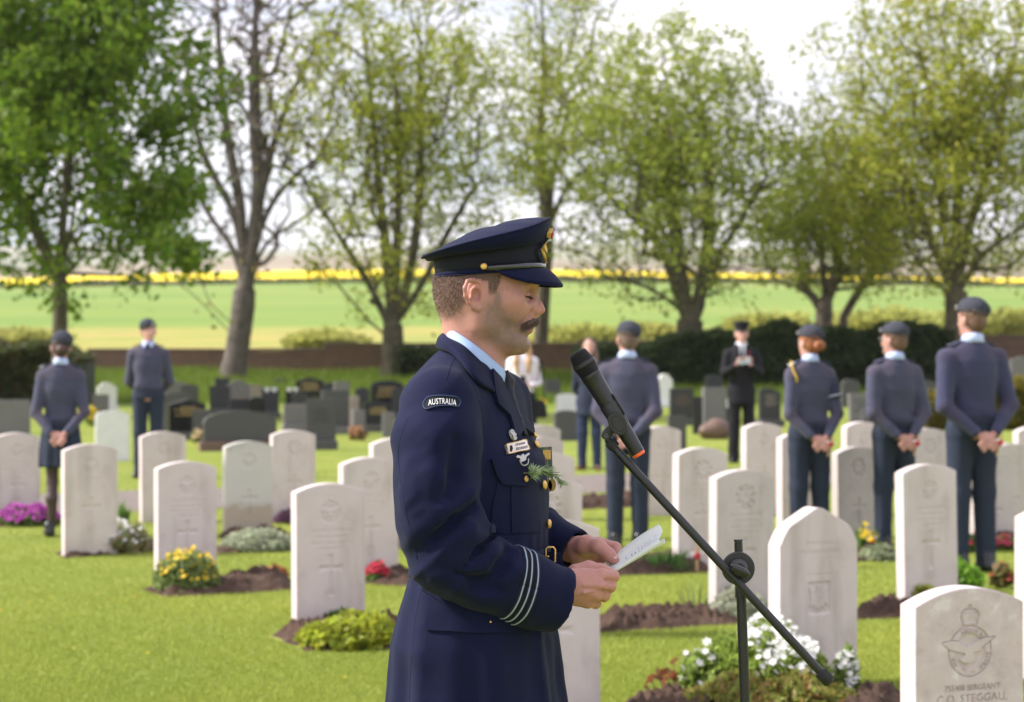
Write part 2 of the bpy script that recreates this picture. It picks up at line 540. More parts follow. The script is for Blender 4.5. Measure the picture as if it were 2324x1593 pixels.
for b in BEDW:
    lo, hi = b.min(0) - .05, b.max(0) + .05
    h = .011 if b[:, 1].mean() < 12.8 else .022
    xs = np.arange(lo[0], hi[0], h); ys = np.arange(lo[1], hi[1], h * 1.4)
    X, Yg = np.meshgrid(xs, ys, indexing='ij')
    p = np.stack([X.ravel(), Yg.ravel()], 1)
    wob = np.stack([vnoise(np.c_[p * 6, np.zeros(len(p))], 1), vnoise(np.c_[p * 6, np.zeros(len(p))], 2)], 1) * .05
    # distance to the edge of the bed
    dmin = np.full(len(p), 9.0); q = p + wob
    for i in range(len(b)):
        a, c = b[i], b[(i + 1) % len(b)]; ac = c - a
        t = np.clip(((q - a) @ ac) / (ac @ ac), 0, 1)
        dmin = np.minimum(dmin, np.linalg.norm(q - a - t[:, None] * ac, axis=1))
    d = np.where(inside(b, q[:, 0], q[:, 1]), dmin, -dmin)
    lump = np.abs(vnoise(np.c_[p * 9, np.zeros(len(p))], 3)) * .35 + np.abs(vnoise(np.c_[p * 24, np.zeros(len(p))], 4)) * .4 + np.abs(vnoise(np.c_[p * 50, np.zeros(len(p))], 8)) * .35
    z = np.clip(d / .12, -.3, 1) * .03 + np.clip(d / .10, 0, 1) * .10 * lump - .004
    nx, ny = X.shape
    V = np.stack([p[:, 0], p[:, 1], z], 1)
    i, j = np.meshgrid(np.arange(nx - 1), np.arange(ny - 1), indexing='ij'); a = (i * ny + j).ravel()
    F = np.stack([a, a + ny, a + ny + 1, a + 1], 1)
    F = F[d[F].max(1) > -.03]
    u, inv = np.unique(F, return_inverse=True)
    o = link('soil_bed', mesh_np('soil_bed', V[u], inv.reshape(F.shape)), M_soil); o['kind'] = 'structure'

# brick wall behind the trees, with coping stones
M_brick = mat('old_brick', (.16, .075, .05), rough=.9)
N, L = M_brick.node_tree.nodes, M_brick.node_tree.links
bt = N.new('ShaderNodeTexBrick'); tcn = N.new('ShaderNodeTexCoord'); mp = N.new('ShaderNodeMapping')
mp.inputs['Rotation'].default_value = (R(90), 0, 0)
bt.inputs['Scale'].default_value = 1.0; bt.inputs['Brick Width'].default_value = .225; bt.inputs['Row Height'].default_value = .075
bt.inputs['Mortar Size'].default_value = .008; bt.inputs['Color1'].default_value = (.17, .08, .05, 1); bt.inputs['Color2'].default_value = (.11, .052, .038, 1)
bt.inputs['Mortar'].default_value = (.20, .16, .13, 1)
L.new(tcn.outputs['Object'], mp.inputs['Vector']); L.new(mp.outputs['Vector'], bt.inputs['Vector']); L.new(bt.outputs['Color'], N['Principled BSDF'].inputs['Base Color'])
M_coping = mat('wall_coping', (.15, .10, .08), rough=.9, noise=(5, .3))
wall = empty('brick_wall', (0, 63.5, .4)); tag(wall, 'long low old brick boundary wall behind the row of trees', 'wall')
WZ = 63.5
segs = [(-600, 200, 806), (200, 738, 796), (738, 1310, 783), (1310, 2230, 778), (2230, 2950, 766)]
for x0, x1, yt in segs:
    a, b = P(x0, yt, WZ), P(x1, yt, WZ)
    bm = bmesh.new(); bm_box(bm, ((a.x + b.x) / 2, WZ, (a.z + .2) / 2), (b.x - a.x - .003, .34, a.z - .2))
    link('wall_panel', bm_mesh('wall_panel', bm), M_brick, wall)
    n = max(1, int((b.x - a.x) / .62)); w = (b.x - a.x) / n
    bm = bmesh.new(); bm_box(bm, (0, 0, 0), (w - .012, .42, .07), bev=.015); cm = bm_mesh('coping', bm); cm.materials.append(M_coping)
    for k in range(n):
        o = link('coping', cm, None, wall); o.location = (a.x + (k + .5) * w, WZ + rng.normal(0, .008), a.z + .037 + rng.normal(0, .004))

# foliage masses
def leaf_cloud(pts, size, col_, var=.35, flat=0.0, seed=0, aspect=1.6, hue=None):
    """two-triangle leaves at the given points"""
    r = np.random.default_rng(seed); n = len(pts)
    a = r.normal(0, 1, (n, 3)); a[:, 2] *= (1 - flat); a /= np.linalg.norm(a, axis=1, keepdims=True)
    b = r.normal(0, 1, (n, 3)); b -= a * np.sum(a * b, 1, keepdims=True); b /= np.linalg.norm(b, axis=1, keepdims=True)
    s = size * r.uniform(.6, 1.35, (n, 1))
    c = np.cross(a, b)
    V = np.stack([pts - a * s * aspect * .5, pts + b * s * .5 + c * s * .10, pts + a * s * aspect * .5, pts - b * s * .5 + c * s * .10], 1).reshape(-1, 3)
    F = np.arange(n * 4).reshape(-1, 4)
    C = np.array(col_) * r.uniform(1 - var, 1 + var, (n, 1))
    if hue is not None:
        t = r.random((n, 1)) ** 2; C = C * (1 - t) + t * np.array(hue) * r.uniform(.7, 1.3, (n, 1))
    return V, F, np.repeat(C, 4, 0)
M_leaf = mat('leaves', (.08, .12, .02), rough=.55, attr='col', trans=.5, spec=.3)
M_bark = mat('bark', (.15, .115, .09), rough=.95, noise=(4, 0), ramp=[(.3, (.085, .068, .055)), (.55, (.16, .128, .10)), (.75, (.20, .175, .13))], bump=1.0, bscale=14)
M_bark_d = mat('mossy_bark', (.07, .06, .035), rough=.95, noise=(4, 0), ramp=[(.3, (.05, .043, .03)), (.55, (.095, .08, .05)), (.75, (.12, .115, .06))], bump=1.0, bscale=14)
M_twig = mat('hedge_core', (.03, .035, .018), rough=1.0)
def hedge(name, label, prof, Z, depth, col_, n, leaf=.07, base=0.0, hue=None, seed=1, cat='hedge'):
    """clipped hedge; prof = list of (px, top py)"""
    prof = np.array(prof, float)
    e = empty(name, P(prof[:, 0].mean(), HOR, Z) * 1.0); e.location.z = base
    tag(e, label, cat)
    r = np.random.default_rng(seed)
    px = r.uniform(prof[0, 0], prof[-1, 0], n); top = np.interp(px, prof[:, 0], prof[:, 1])
    x = (px - W / 2) / FPX * Z; zt = CAMZ - (top - HOR) / FPX * Z
    zt = zt + .14 * vnoise(np.c_[x * 1.4, x * 0, x * 0], seed) + .10 * vnoise(np.c_[x * 4, x * 0, x * 0], seed + 1)
    face = r.random(n); y = np.where(face < .6, Z - depth / 2 + r.normal(0, .05, n), Z + r.uniform(-.5, .5, n) * depth)
    z = np.where(face < .6, base + (zt - base) * r.random(n), zt + r.normal(0, .05, n))
    y += .12 * vnoise(np.c_[x * 2, z * 2, x * 0], seed + 2)
    V, F, C = leaf_cloud(np.stack([x, y, z], 1), leaf, col_, .4, seed=seed, hue=hue)
    me = mesh_np('foliage', V, F, False); vcol(me, 'col', C); link('foliage', me, M_leaf, e)['kind'] = 'stuff'
    # dense woody inside
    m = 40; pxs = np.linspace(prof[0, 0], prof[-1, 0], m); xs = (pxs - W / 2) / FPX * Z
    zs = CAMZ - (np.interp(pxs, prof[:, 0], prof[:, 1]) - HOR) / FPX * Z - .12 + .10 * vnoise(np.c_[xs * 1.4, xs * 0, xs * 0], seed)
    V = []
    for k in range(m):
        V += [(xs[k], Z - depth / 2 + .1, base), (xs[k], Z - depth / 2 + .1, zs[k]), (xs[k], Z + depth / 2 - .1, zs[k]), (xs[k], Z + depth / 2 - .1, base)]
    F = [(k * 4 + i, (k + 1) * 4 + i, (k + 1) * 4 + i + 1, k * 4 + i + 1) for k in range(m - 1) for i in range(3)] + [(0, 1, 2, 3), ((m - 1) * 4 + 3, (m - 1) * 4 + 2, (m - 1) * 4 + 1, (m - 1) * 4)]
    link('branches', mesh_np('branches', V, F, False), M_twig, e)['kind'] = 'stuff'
    return e
hedge('hedge', 'long dark green clipped hedge behind the suited man and the cadets', [(1300, 800), (1400, 788), (1490, 775), (1560, 762), (1640, 758), (1720, 750), (1800, 742), (1900, 748), (2000, 740), (2100, 744), (2150, 755)], 57.5, 1.6, (.050, .075, .025), 30000, .085, .3, seed=2)
hedge('hedge', 'dark hedge section below the many-stemmed tree left of the cap', [(905, 800), (950, 792), (1020, 788), (1110, 790)], 60, 1.4, (.05, .07, .025), 7000, .085, .45, seed=3)
hedge('shrub', 'dark leafy bush at the left edge below the bright green tree', [(-60, 788), (20, 780), (70, 792), (130, 790), (200, 815)], 52, 2.0, (.07, .10, .03), 8000, .10, .05, hue=(.12, .07, .03), seed=4, cat='shrub')
hedge('hedge', 'low yellow-green box hedge beside the tallest cadet', [(2085, 905), (2110, 893), (2200, 890), (2360, 886)], 38, .8, (.16, .15, .02), 9000, .06, 0, hue=(.25, .19, .03), seed=5)

def scrub(label, px, py, wpx, hpx, Z, col_, n, seed, hue=None, leaf=.22):
    hpx *= .72; c = P(px, py + 10, Z); sx = wpx / FPX * Z / 2; sz = hpx / FPX * Z
    e = empty('scrub_bush', (c.x, Z, float(ground_z(c.x, Z)))); tag(e, label, 'bush', 'scrub beyond the wall')
    r = np.random.default_rng(seed)
    d = r.normal(0, 1, (n, 3)); d /= np.linalg.norm(d, axis=1, keepdims=True); rad = r.random((n, 1)) ** .4
    rad *= 1 + .25 * vnoise(d * 2.5, seed)[:, None]
    p = d * rad * np.array([sx, sx * .7, sz * .6]) + np.array([c.x, Z, c.z - sz * .45])
    p = p[p[:, 2] > float(ground_z(c.x, Z)) - .2]
    V, F, C = leaf_cloud(p, leaf, col_, .4, seed=seed, hue=hue)
    me = mesh_np('foliage', V, F, False); vcol(me, 'col', C); link('foliage', me, M_leaf, e)['kind'] = 'stuff'
    mb = MB()
    for k in range(6):
        a = r.uniform(0, 6.28); t = np.array([c.x + math.cos(a) * sx * .6, Z + math.sin(a) * sx * .4, c.z - sz * .2])
        mb.tube(spline([(c.x, Z, float(ground_z(c.x, Z))), (t + np.array([c.x, Z, c.z - sz])) / 2, t], 5), [.06, .05, .04, .03, .02], 5)
    link('stems', mb.mesh('stems'), M_bark, e)['kind'] = 'stuff'
for i, a in enumerate([
    ('low straw-coloured scrub bush over the wall behind the skirted cadet', 60, 746, 217, 69, 78, (0.372, 0.373, 0.106), 1500, (0.385, 0.394, 0.106)),
    ('pale gold scrub bush behind the head of the facing cadet', 320, 732, 188, 86, 80, (0.385, 0.375, 0.109), 1500, (0.385, 0.390, 0.106)),
    ('ochre scrub bush left of the bare tree trunk', 430, 736, 188, 69, 84, (0.385, 0.390, 0.106), 1500, (0.385, 0.375, 0.106)),
    ('warm gold scrub bush right of the bare tree trunk', 620, 729, 116, 86, 80, (0.392, 0.377, 0.109), 1200, (0.376, 0.382, 0.106)),
    ('yellow-green scrub bush over the step in the wall', 740, 746, 217, 69, 82, (0.372, 0.388, 0.105), 1500, (0.385, 0.379, 0.106)),
    ('pale scrub bush behind the trunk of the many-stemmed tree', 850, 746, 174, 69, 86, (0.380, 0.393, 0.106), 1300, (0.364, 0.387, 0.105)),
    ('straw-coloured scrub bush between the face and the microphone', 1330, 736, 290, 69, 88, (0.388, 0.394, 0.106), 1800, (0.368, 0.390, 0.105)),
    ('golden scrub bush left of the suited man', 1480, 729, 232, 80, 90, (0.392, 0.394, 0.106), 1600, (0.385, 0.379, 0.106)),
    ('golden scrub bush right of the suited man', 1750, 709, 232, 69, 92, (0.396, 0.396, 0.106), 1500, (0.380, 0.393, 0.106)),
    ('yellow-green scrub bush between the two right-hand trees', 2020, 699, 319, 69, 95, (0.376, 0.396, 0.106), 1800, (0.392, 0.394, 0.106)),
    ('brownish scrub bush beside the tallest cadet at the right edge', 2290, 699, 188, 92, 100, (0.364, 0.381, 0.106), 1500, (0.380, 0.375, 0.109))]):
    if i not in (1, 2, 3, 5): scrub(*a[:8], seed=20 + i, hue=a[8])
# hedgerow line along the field edge
r = np.random.default_rng(5); n = 9000
x = r.uniform(-150, 150, n); y = 505 + r.normal(0, 1.2, n); p = np.stack([x, y, ground_z(x, y) + r.random(n) * (1.3 + .8 * vnoise(np.c_[x / 9, x * 0, x * 0], 2))], 1)
V, F, C = leaf_cloud(p, .9, (.09, .11, .03), .4, seed=9, hue=(.2, .17, .05))
me = mesh_np('hedgerow', V, F, False); vcol(me, 'col', C); o = link('hedgerow', me, M_leaf); tag(o, 'dark hedgerow line between green pasture and yellow rapeseed', 'hedgerow', kind='stuff')

# turf blades: mown grass in front of the camera, longer on the bank
r = np.random.default_rng(11)
def turf(n, y0, y1, h, wd, seed, name):
    r = np.random.default_rng(seed)
    u = r.random(n); Y = 1 / (1 / y0 + u * (1 / y1 - 1 / y0))      # denser near the camera
    X = (r.uniform(-500, W + 500, n) - W / 2) / FPX * Y
    keep = np.ones(n, bool)
    for b in BEDW:
        bb = (X > b[:, 0].min()) & (X < b[:, 0].max()) & (Y > b[:, 1].min()) & (Y < b[:, 1].max())
        if bb.any():
            i = np.where(bb)[0]; keep[i[inside(b, X[i], Y[i])]] = False
    dp = (np.stack([X, Y], 1) - pc) @ pn; keep &= np.abs(dp) > 1.3 + .12 * vnoise(np.c_[X * 2, Y * 2, X * 0], 4)
    X, Y = X[keep], Y[keep]; n = len(X)
    z = ground_z(X, Y)
    patchy = vnoise(np.c_[X * 1.1, Y * .55, X * 0], 6) * .6 + vnoise(np.c_[X * 3.1, Y * 1.6, X * 0], 7) * .4
    hh = h * r.uniform(.55, 1.35, n) * (1 + .35 * patchy)
    a = r.uniform(0, 2 * np.pi, n); dx, dy = np.cos(a) * wd, np.sin(a) * wd
    lx, ly = r.normal(0, .55, n) * hh, r.normal(0, .55, n) * hh
    V = np.stack([np.stack([X - dx, Y - dy, z - .003], 1), np.stack([X + dx, Y + dy, z - .003], 1), np.stack([X + lx, Y + ly, z + hh], 1)], 1).reshape(-1, 3)
    F = np.arange(n * 3).reshape(-1, 3)
    t = np.clip(.5 + .5 * patchy + r.normal(0, .14, n), 0, 1)[:, None]
    C = (1 - t) * np.array([.235, .300, .045]) + t * np.array([.365, .410, .072])
    dry = r.random((n, 1)) < .04
    C = np.where(dry, np.array([.26, .23, .07]), C) * r.uniform(.85, 1.15, (n, 1))
    me = mesh_np(name, V, F, False); vcol(me, 'col', np.repeat(C, 3, 0))
    return me
M_blade = mat('grass_blades', (.1, .17, .02), rough=.6, attr='col', trans=.3, spec=.25)
o = link('grass', turf(1050000, 7.5, 60, .018, .0030, 12, 'grass'), M_blade); tag(o, 'short mown bright green grass between the graves', 'grass', kind='stuff')
n = 60000
X = r.uniform(-17, 17, n); Y = r.uniform(52, 63, n); keep = np.abs(X) < Y * .27; X, Y = X[keep], Y[keep]; n = len(X)
hh = r.uniform(.08, .30, n); a = r.uniform(0, 6.28, n); z = ground_z(X, Y)
V = np.stack([np.stack([X - np.cos(a) * .012, Y - np.sin(a) * .012, z], 1), np.stack([X + np.cos(a) * .012, Y + np.sin(a) * .012, z], 1), np.stack([X + r.normal(0, .06, n), Y + r.normal(0, .06, n), z + hh], 1)], 1).reshape(-1, 3)
me = mesh_np('bank_grass', V, np.arange(n * 3).reshape(-1, 3), False); vcol(me, 'col', np.repeat(np.array([.13, .19, .018]) * r.uniform(.6, 1.35, (n, 1)), 3, 0))
o = link('bank_grass', me, M_blade); tag(o, 'longer uncut grass on the bank under the trees', 'grass', kind='stuff')
print('land', round(time.time() - T0, 1))

# ================================================================ war grave headstones
M_port = mat('pale_limestone', (.56, .50, .47), rough=.85, noise=(7, 0), ramp=[(.28, (.48, .41, .395)), (.45, (.585, .505, .492)), (.6, (.605, .525, .515)), (.75, (.64, .57, .56))], bump=.25, bscale=160, spec=.3, detail=10)
M_port_grey = mat('weathered_limestone', (.50, .46, .43), rough=.9, noise=(6, 0), ramp=[(.26, (.39, .345, .325)), (.45, (.50, .445, .43)), (.6, (.53, .47, .455)), (.75, (.58, .525, .51))], bump=.3, bscale=120, spec=.25, detail=10)
M_port_moss = mat('stained_limestone', (.52, .49, .42), rough=.9, bump=.3, bscale=120, spec=.25)
N, L = M_port_moss.node_tree.nodes, M_port_moss.node_tree.links
tcn = N.new('ShaderNodeTexCoord'); sep = N.new('ShaderNodeSeparateXYZ'); L.new(tcn.outputs['Object'], sep.inputs[0])
nz = N.new('ShaderNodeTexNoise'); nz.inputs['Scale'].default_value = 9; nz.inputs['Detail'].default_value = 8; L.new(tcn.outputs['Object'], nz.inputs['Vector'])
ad = N.new('ShaderNodeMath'); ad.operation = 'MULTIPLY_ADD'; ad.inputs[1].default_value = .22; L.new(nz.outputs['Fac'], ad.inputs[0]); L.new(sep.outputs['Z'], ad.inputs[2])
cr = N.new('ShaderNodeValToRGB'); L.new(ad.outputs[0], cr.inputs['Fac'])
cr.color_ramp.elements[0].position = .34; cr.color_ramp.elements[0].color = (.42, .36, .28, 1); cr.color_ramp.elements[1].position = .40; cr.color_ramp.elements[1].color = (.55, .53, .49, 1)
e_ = cr.color_ramp.elements.new(.80); e_.color = (.54, .52, .47, 1); e_ = cr.color_ramp.elements.new(.93); e_.color = (.34, .34, .29, 1)
L.new(cr.outputs['Color'], N['Principled BSDF'].inputs['Base Color'])

for m_ in (M_port, M_port_grey):
    N, L = m_.node_tree.nodes, m_.node_tree.links
    tcn = N.new('ShaderNodeTexCoord'); sep = N.new('ShaderNodeSeparateXYZ'); L.new(tcn.outputs['Object'], sep.inputs[0])
    oi = N.new('ShaderNodeObjectInfo'); mpp = N.new('ShaderNodeMapping'); mpp.inputs['Scale'].default_value = (9, 9, 1.6)
    L.new(tcn.outputs['Object'], mpp.inputs['Vector']); cx3 = N.new('ShaderNodeCombineXYZ'); ml = N.new('ShaderNodeMath'); ml.operation = 'MULTIPLY'; ml.inputs[1].default_value = 37.0
    L.new(oi.outputs['Random'], ml.inputs[0]); L.new(ml.outputs[0], cx3.inputs[0]); L.new(ml.outputs[0], cx3.inputs[2]); L.new(cx3.outputs[0], mpp.inputs['Location'])
    nz = N.new('ShaderNodeTexNoise'); nz.inputs['Scale'].default_value = 1.0; nz.inputs['Detail'].default_value = 7; L.new(mpp.outputs['Vector'], nz.inputs['Vector'])
    st = N.new('ShaderNodeMapRange'); st.inputs['From Min'].default_value = .50; st.inputs['From Max'].default_value = .74; st.inputs['To Max'].default_value = .55; L.new(nz.outputs['Fac'], st.inputs['Value'])
    ft = N.new('ShaderNodeMapRange'); ft.inputs['From Min'].default_value = .16; ft.inputs['From Max'].default_value = .0; ft.inputs['To Max'].default_value = .6; L.new(sep.outputs['Z'], ft.inputs['Value'])
    fm = N.new('ShaderNodeMath'); fm.operation = 'MULTIPLY'; L.new(ft.outputs[0], fm.inputs[0]); L.new(nz.outputs['Fac'], fm.inputs[1])
    mxx = N.new('ShaderNodeMath'); mxx.operation = 'MAXIMUM'; L.new(st.outputs[0], mxx.inputs[0]); L.new(fm.outputs[0], mxx.inputs[1])
    mix = N.new('ShaderNodeMix'); mix.data_type = 'RGBA'; mix.inputs[7].default_value = (.33, .29, .235, 1)
    b = N['Principled BSDF']; src = b.inputs['Base Color'].links[0].from_socket
    L.new(mxx.outputs[0], mix.inputs[0]); L.new(src, mix.inputs[6]); L.new(mix.outputs[2], b.inputs['Base Color'])

def sd_box(x, z, cx, cz, hx, hz):
    dx, dz = np.abs(x - cx) - hx, np.abs(z - cz) - hz
    return np.minimum(np.maximum(dx, dz), 0) + np.hypot(np.maximum(dx, 0), np.maximum(dz, 0))
def groove(d, w, depth): return -depth * np.clip(1 - np.abs(d) / w, 0, 1)
def fill(d, w, depth): return -depth * np.clip(.5 - d / w, 0, 1)
def raster(me, x, z):
    """mask of grid points covered by a flat text mesh (its x, y plane)"""
    n = len(me.vertices); c = np.empty(n * 3, np.float32); me.vertices.foreach_get('co', c); c = c.reshape(-1, 3)
    me.calc_loop_triangles(); t = np.array([lt.vertices for lt in me.loop_triangles])
    m = np.zeros(x.shape, bool)
    for a, b, d in c[t][:, :, :2]:
        lo = np.minimum(np.minimum(a, b), d); hi = np.maximum(np.maximum(a, b), d)
        w = (x >= lo[0]) & (x <= hi[0]) & (z >= lo[1]) & (z <= hi[1])
        if not w.any(): continue
        px, pz = x[w], z[w]
        def sg(p, q): return (px - q[0]) * (p[1] - q[1]) - (p[0] - q[0]) * (pz - q[1])
        s1, s2, s3 = sg(a, b), sg(b, d), sg(d, a)
        m[w] |= ~(((s1 < 0) | (s2 < 0) | (s3 < 0)) & ((s1 > 0) | (s2 > 0) | (s3 > 0)))
    return m
def place_text(s, size, cx, cz, spacing=1.0, ring=None):
    me = text_mesh(s, size, 0.0, spacing=spacing)
    n = len(me.vertices); c = np.empty(n * 3, np.float32); me.vertices.foreach_get('co', c); c = c.reshape(-1, 3)
    if ring:
        r0, a0 = ring
        a = a0 - c[:, 0] / r0; rr = r0 + c[:, 1]
        c[:, 0] = cx + rr * np.cos(a); c[:, 1] = cz + rr * np.sin(a)
    else:
        c[:, 0] += cx; c[:, 1] += cz
    me.vertices.foreach_set('co', c.ravel()); me.update()
    return me

def eagle_mask(x, z, cx, cz, s):
    """raised eagle with spread wings (positive inside)"""
    sh = np.array([(-1.04, .38), (-.60, .43), (-.30, .36), (-.12, .22), (0, .26), (.15, .29), (.33, .41), (.60, .47), (.98, .48), (.88, .40), (.70, .29), (.54, .19), (.45, .12), (.46, .04), (.30, .02), (.15, -.02),
                   (.26, -.20), (.20, -.30), (.0, -.36), (-.24, -.33), (-.40, -.20), (-.18, -.05), (-.26, .0), (-.48, .03), (-.72, .10), (-.94, .26)])
    return inside(sh * s + [cx, cz], x.ravel(), z.ravel()).reshape(x.shape)

def design(kind, x, z, h, hi=False):
    d = np.zeros_like(x)
    def ring_(cx, cz, r, w, dep):
        nonlocal d; d = np.minimum(d, groove(np.hypot(x - cx, z - cz) - r, w, dep))
    if kind in ('raf', 'wreath', 'raf_fine'):
        cz = h - .155
        if kind == 'wreath':
            a = np.arctan2(z - cz, x); rr = np.hypot(x, z - cz)
            d = np.minimum(d, -.008 * ((np.abs(rr - .058) < .012) & (np.sin(a * 9) > -.2)) )
            ring_(0, cz, .040, .007, .008); ring_(0, cz, .012, .010, .006)
            d = np.minimum(d, fill(sd_box(x, z, 0, cz - .072, .03, .006), .004, .003))
        elif kind == 'raf':
            ring_(0, cz, .052, .008, .008); ring_(0, cz, .036, .007, .007)
            d = np.minimum(d, fill(np.hypot(x, z - cz) - .030, .006, .005))
            e = eagle_mask(x, z, 0, cz - .002, .066); d = np.where(e, .001, d)
            crown = np.abs(x) < .020 * (1 - .4 * np.abs(z - cz - .076) / .02)
            d = np.minimum(d, groove(np.hypot(x / 1.2, z - cz - .070) - .017, .005, .0035) * (z > cz + .052)); d = np.minimum(d, groove(z - cz - .060, .004, .003) * (np.abs(x) < .022))
        # lines of lettering, too worn to read at this distance
        r = np.random.default_rng(5)
        for k, zz in enumerate((h - .255, h - .290, h - .322, h - .352)):
            half = (.115, .09, .12, .08)[k]
            m = (np.abs(z - zz) < .0075) & (np.abs(x) < half) & (np.sin(x * 520 + k * 7) + .6 * np.sin(x * 330 + k) > .1)
            d = np.where(m, np.minimum(d, -.003), d)
        # Latin cross with splayed ends
        ccz = h - .475
        f1 = np.abs(x) - (.0085 + .006 * np.clip((np.abs(z - ccz + .02) - .085) / .02, 0, 1)); f1 = np.maximum(f1, np.abs(z - ccz + .02) - .108)
        f2 = np.abs(z - ccz - .020) - (.0085 + .006 * np.clip((np.abs(x) - .045) / .02, 0, 1)); f2 = np.maximum(f2, np.abs(x) - .066)
        d = np.minimum(d, fill(np.minimum(f1, f2), .006, .0075))
    return d

def stone_mesh(name, w, h, t, top, kind, step):
    """headstone: front carved as relief, plain sides and back"""
    xs = np.arange(-w / 2, w / 2 + 1e-6, w / round(w / step)); nx = len(xs)
    nz = int(round((h + .05) / step)) + 1
    zt = top(xs)
    v = np.linspace(0, 1, nz)
    X = np.repeat(xs[:, None], nz, 1); Z = -.05 + (zt[:, None] + .05) * v[None]
    D = kind(X, Z) if callable(kind) else design(kind, X, Z, h)
    # arris rounded a little
    ed = np.minimum(np.minimum(X + w / 2, w / 2 - X), zt[:, None] - Z)
    D = D - .003 * np.clip(1 - ed / .004, 0, 1)
    front = np.stack([X, -t / 2 - D, Z], 2).reshape(-1, 3)
    back = np.stack([xs, np.full(nx, t / 2), zt], 1); backb = np.stack([xs, np.full(nx, t / 2), np.full(nx, -.05)], 1)
    V = np.concatenate([front, back, backb])
    i, j = np.meshgrid(np.arange(nx - 1), np.arange(nz - 1), indexing='ij'); a = (i * nz + j).ravel()
    F = [np.stack([a, a + nz, a + nz + 1, a + 1], 1)]
    o1, o2 = nx * nz, nx * nz + nx
    i = np.arange(nx - 1)
    F.append(np.stack([i * nz + nz - 1, (i + 1) * nz + nz - 1, o1 + i + 1, o1 + i], 1))
    F.append(np.stack([o2 + i, o1 + i, o1 + i + 1, o2 + i + 1], 1))
    F = np.concatenate(F).tolist()
    F.append([j for j in range(nz)] + [o1, o2]); F.append([(nx - 1) * nz + j for j in range(nz)][::-1] + [o2 + nx - 1, o1 + nx - 1])
    me = bpy.data.meshes.new(name); me.from_pydata(V.tolist(), [], F)
    for p in me.polygons: p.use_smooth = True
    me.set_sharp_from_angle(angle=R(42))
    return me
SW, ST = .398, .076
def arch(h, w=SW, rise=.045): return lambda x: h - rise * (x / (w / 2)) ** 2
_cache = {}
def std_stone(kind, h, m):
    key = (kind, round(h, 2), m.name)
    if key not in _cache:
        me = stone_mesh('headstone', SW, round(h, 2), ST, arch(round(h, 2)), kind, .0055); me.materials.append(m); _cache[key] = me
    return _cache[key]
THETA = R(29)
# (centre px, base py, top py, kind, material, label)
STONES = [
    (37, 1184, 983, 'raf', 0, 'pale war grave at the left edge behind the skirted cadet'),
    (204, 1260, 1007, 'raf', 0, 'pale war grave with white flowers at its foot, right of the skirted cadet'),
    (421, 1320, 1047, 'raf', 0, 'pale war grave behind the yellow-flowered bush'),
    (370, 1184, 979, 'raf', 0, 'pale war grave just right of the legs of the facing cadet'),
    (562, 1216, 1000, 'raf', 2, 'weathered war grave with brown stained foot above the grey-leaved plants'),
    (663, 1182, 976, 'wreath', 0, 'whitish war grave with round wreath emblem behind the stained one'),
    (746, 1428, 1095, 'raf', 0, 'largest war grave left of the speaker, low green shrub at its foot'),
    (836, 1315, 1037, 'raf', 0, 'pale war grave with red flowers at its foot, left of the speaker'),
    (896, 1238, 993, 'raf', 0, 'pale war grave mostly hidden by the back of the speaker'),
    (1258, 1630, 1180, 'raf', 0, 'nearest war grave partly hidden behind the hands and tunic of the speaker'),
    (1240, 1440, 1085, 'wreath', 0, 'war grave seen between the tunic and the far sleeve'),
    (1240, 1300, 1026, 'raf', 0, 'war grave whose top shows beside the medals'),
    (1224, 1225, 990, 'raf', 0, 'war grave top second from the back beside the chest of the speaker'),
    (1222, 1180, 965, 'raf', 1, 'farthest grey war grave top beside the chest of the speaker'),
    (1498, 1170, 966, 'raf', 0, 'slim-looking war grave right of the legs of the cadet by the microphone'),
    (1587, 1290, 1016, 'wreath', 0, 'war grave behind the boom pole with strappy green plants at its foot'),
    (1682, 1398, 1066, 'wreath', 1, 'war grave with large wreath emblem behind the microphone stand'),
    (1728, 1170, 959, 'raf', 0, 'war grave in front of the suited man, left of the ginger-haired cadet'),
    (1815, 1222, 982, 'raf', 0, 'war grave hidden behind the legs of the ginger-haired cadet'),
    (1953, 1170, 956, 'raf', 0, 'small war grave top between the ginger-haired cadet and the one in glasses'),
    (1943, 1236, 1014, 'wreath', 1, 'grey war grave with wreath and cross above the yellow flowers'),
    (2104, 1185, 972, 'wreath', 1, 'war grave between the cadet in glasses and the tallest cadet'),
    (2106, 1380, 1055, 'raf', 0, 'tall clean war grave in front of the tallest cadet'),
    (2252, 1228, 1045, 'raf', 1, 'grey war grave right of the legs of the tallest cadet'),
    (2345, 1170, 967, 'raf', 0, 'war grave cut by the right edge, behind the tallest cadet'),
    (2292, 1200, 1007, 'raf', 1, 'grey war grave top just inside the right edge'),
    (2390, 1535, 1150, 'raf', 0, 'bright-sided war grave at the right edge behind the nearest headstone'),
]
for cx, by, ty, kind, mi, label in STONES:
    Y = FPX * CAMZ / (by - HOR); h = CAMZ - (ty - HOR) / FPX * Y
    h = min(max(h, .70), .84)
    me = std_stone(kind, h, (M_port, M_port_grey, M_port_moss)[mi])
    o = link('headstone', me); o.location = ((cx - W / 2) / FPX * Y, Y, 0)
    o.rotation_euler = (rng.normal(0, .006), rng.normal(0, .006), THETA + rng.normal(0, .02))
    tag(o, label, 'headstone', 'war graves in rows')

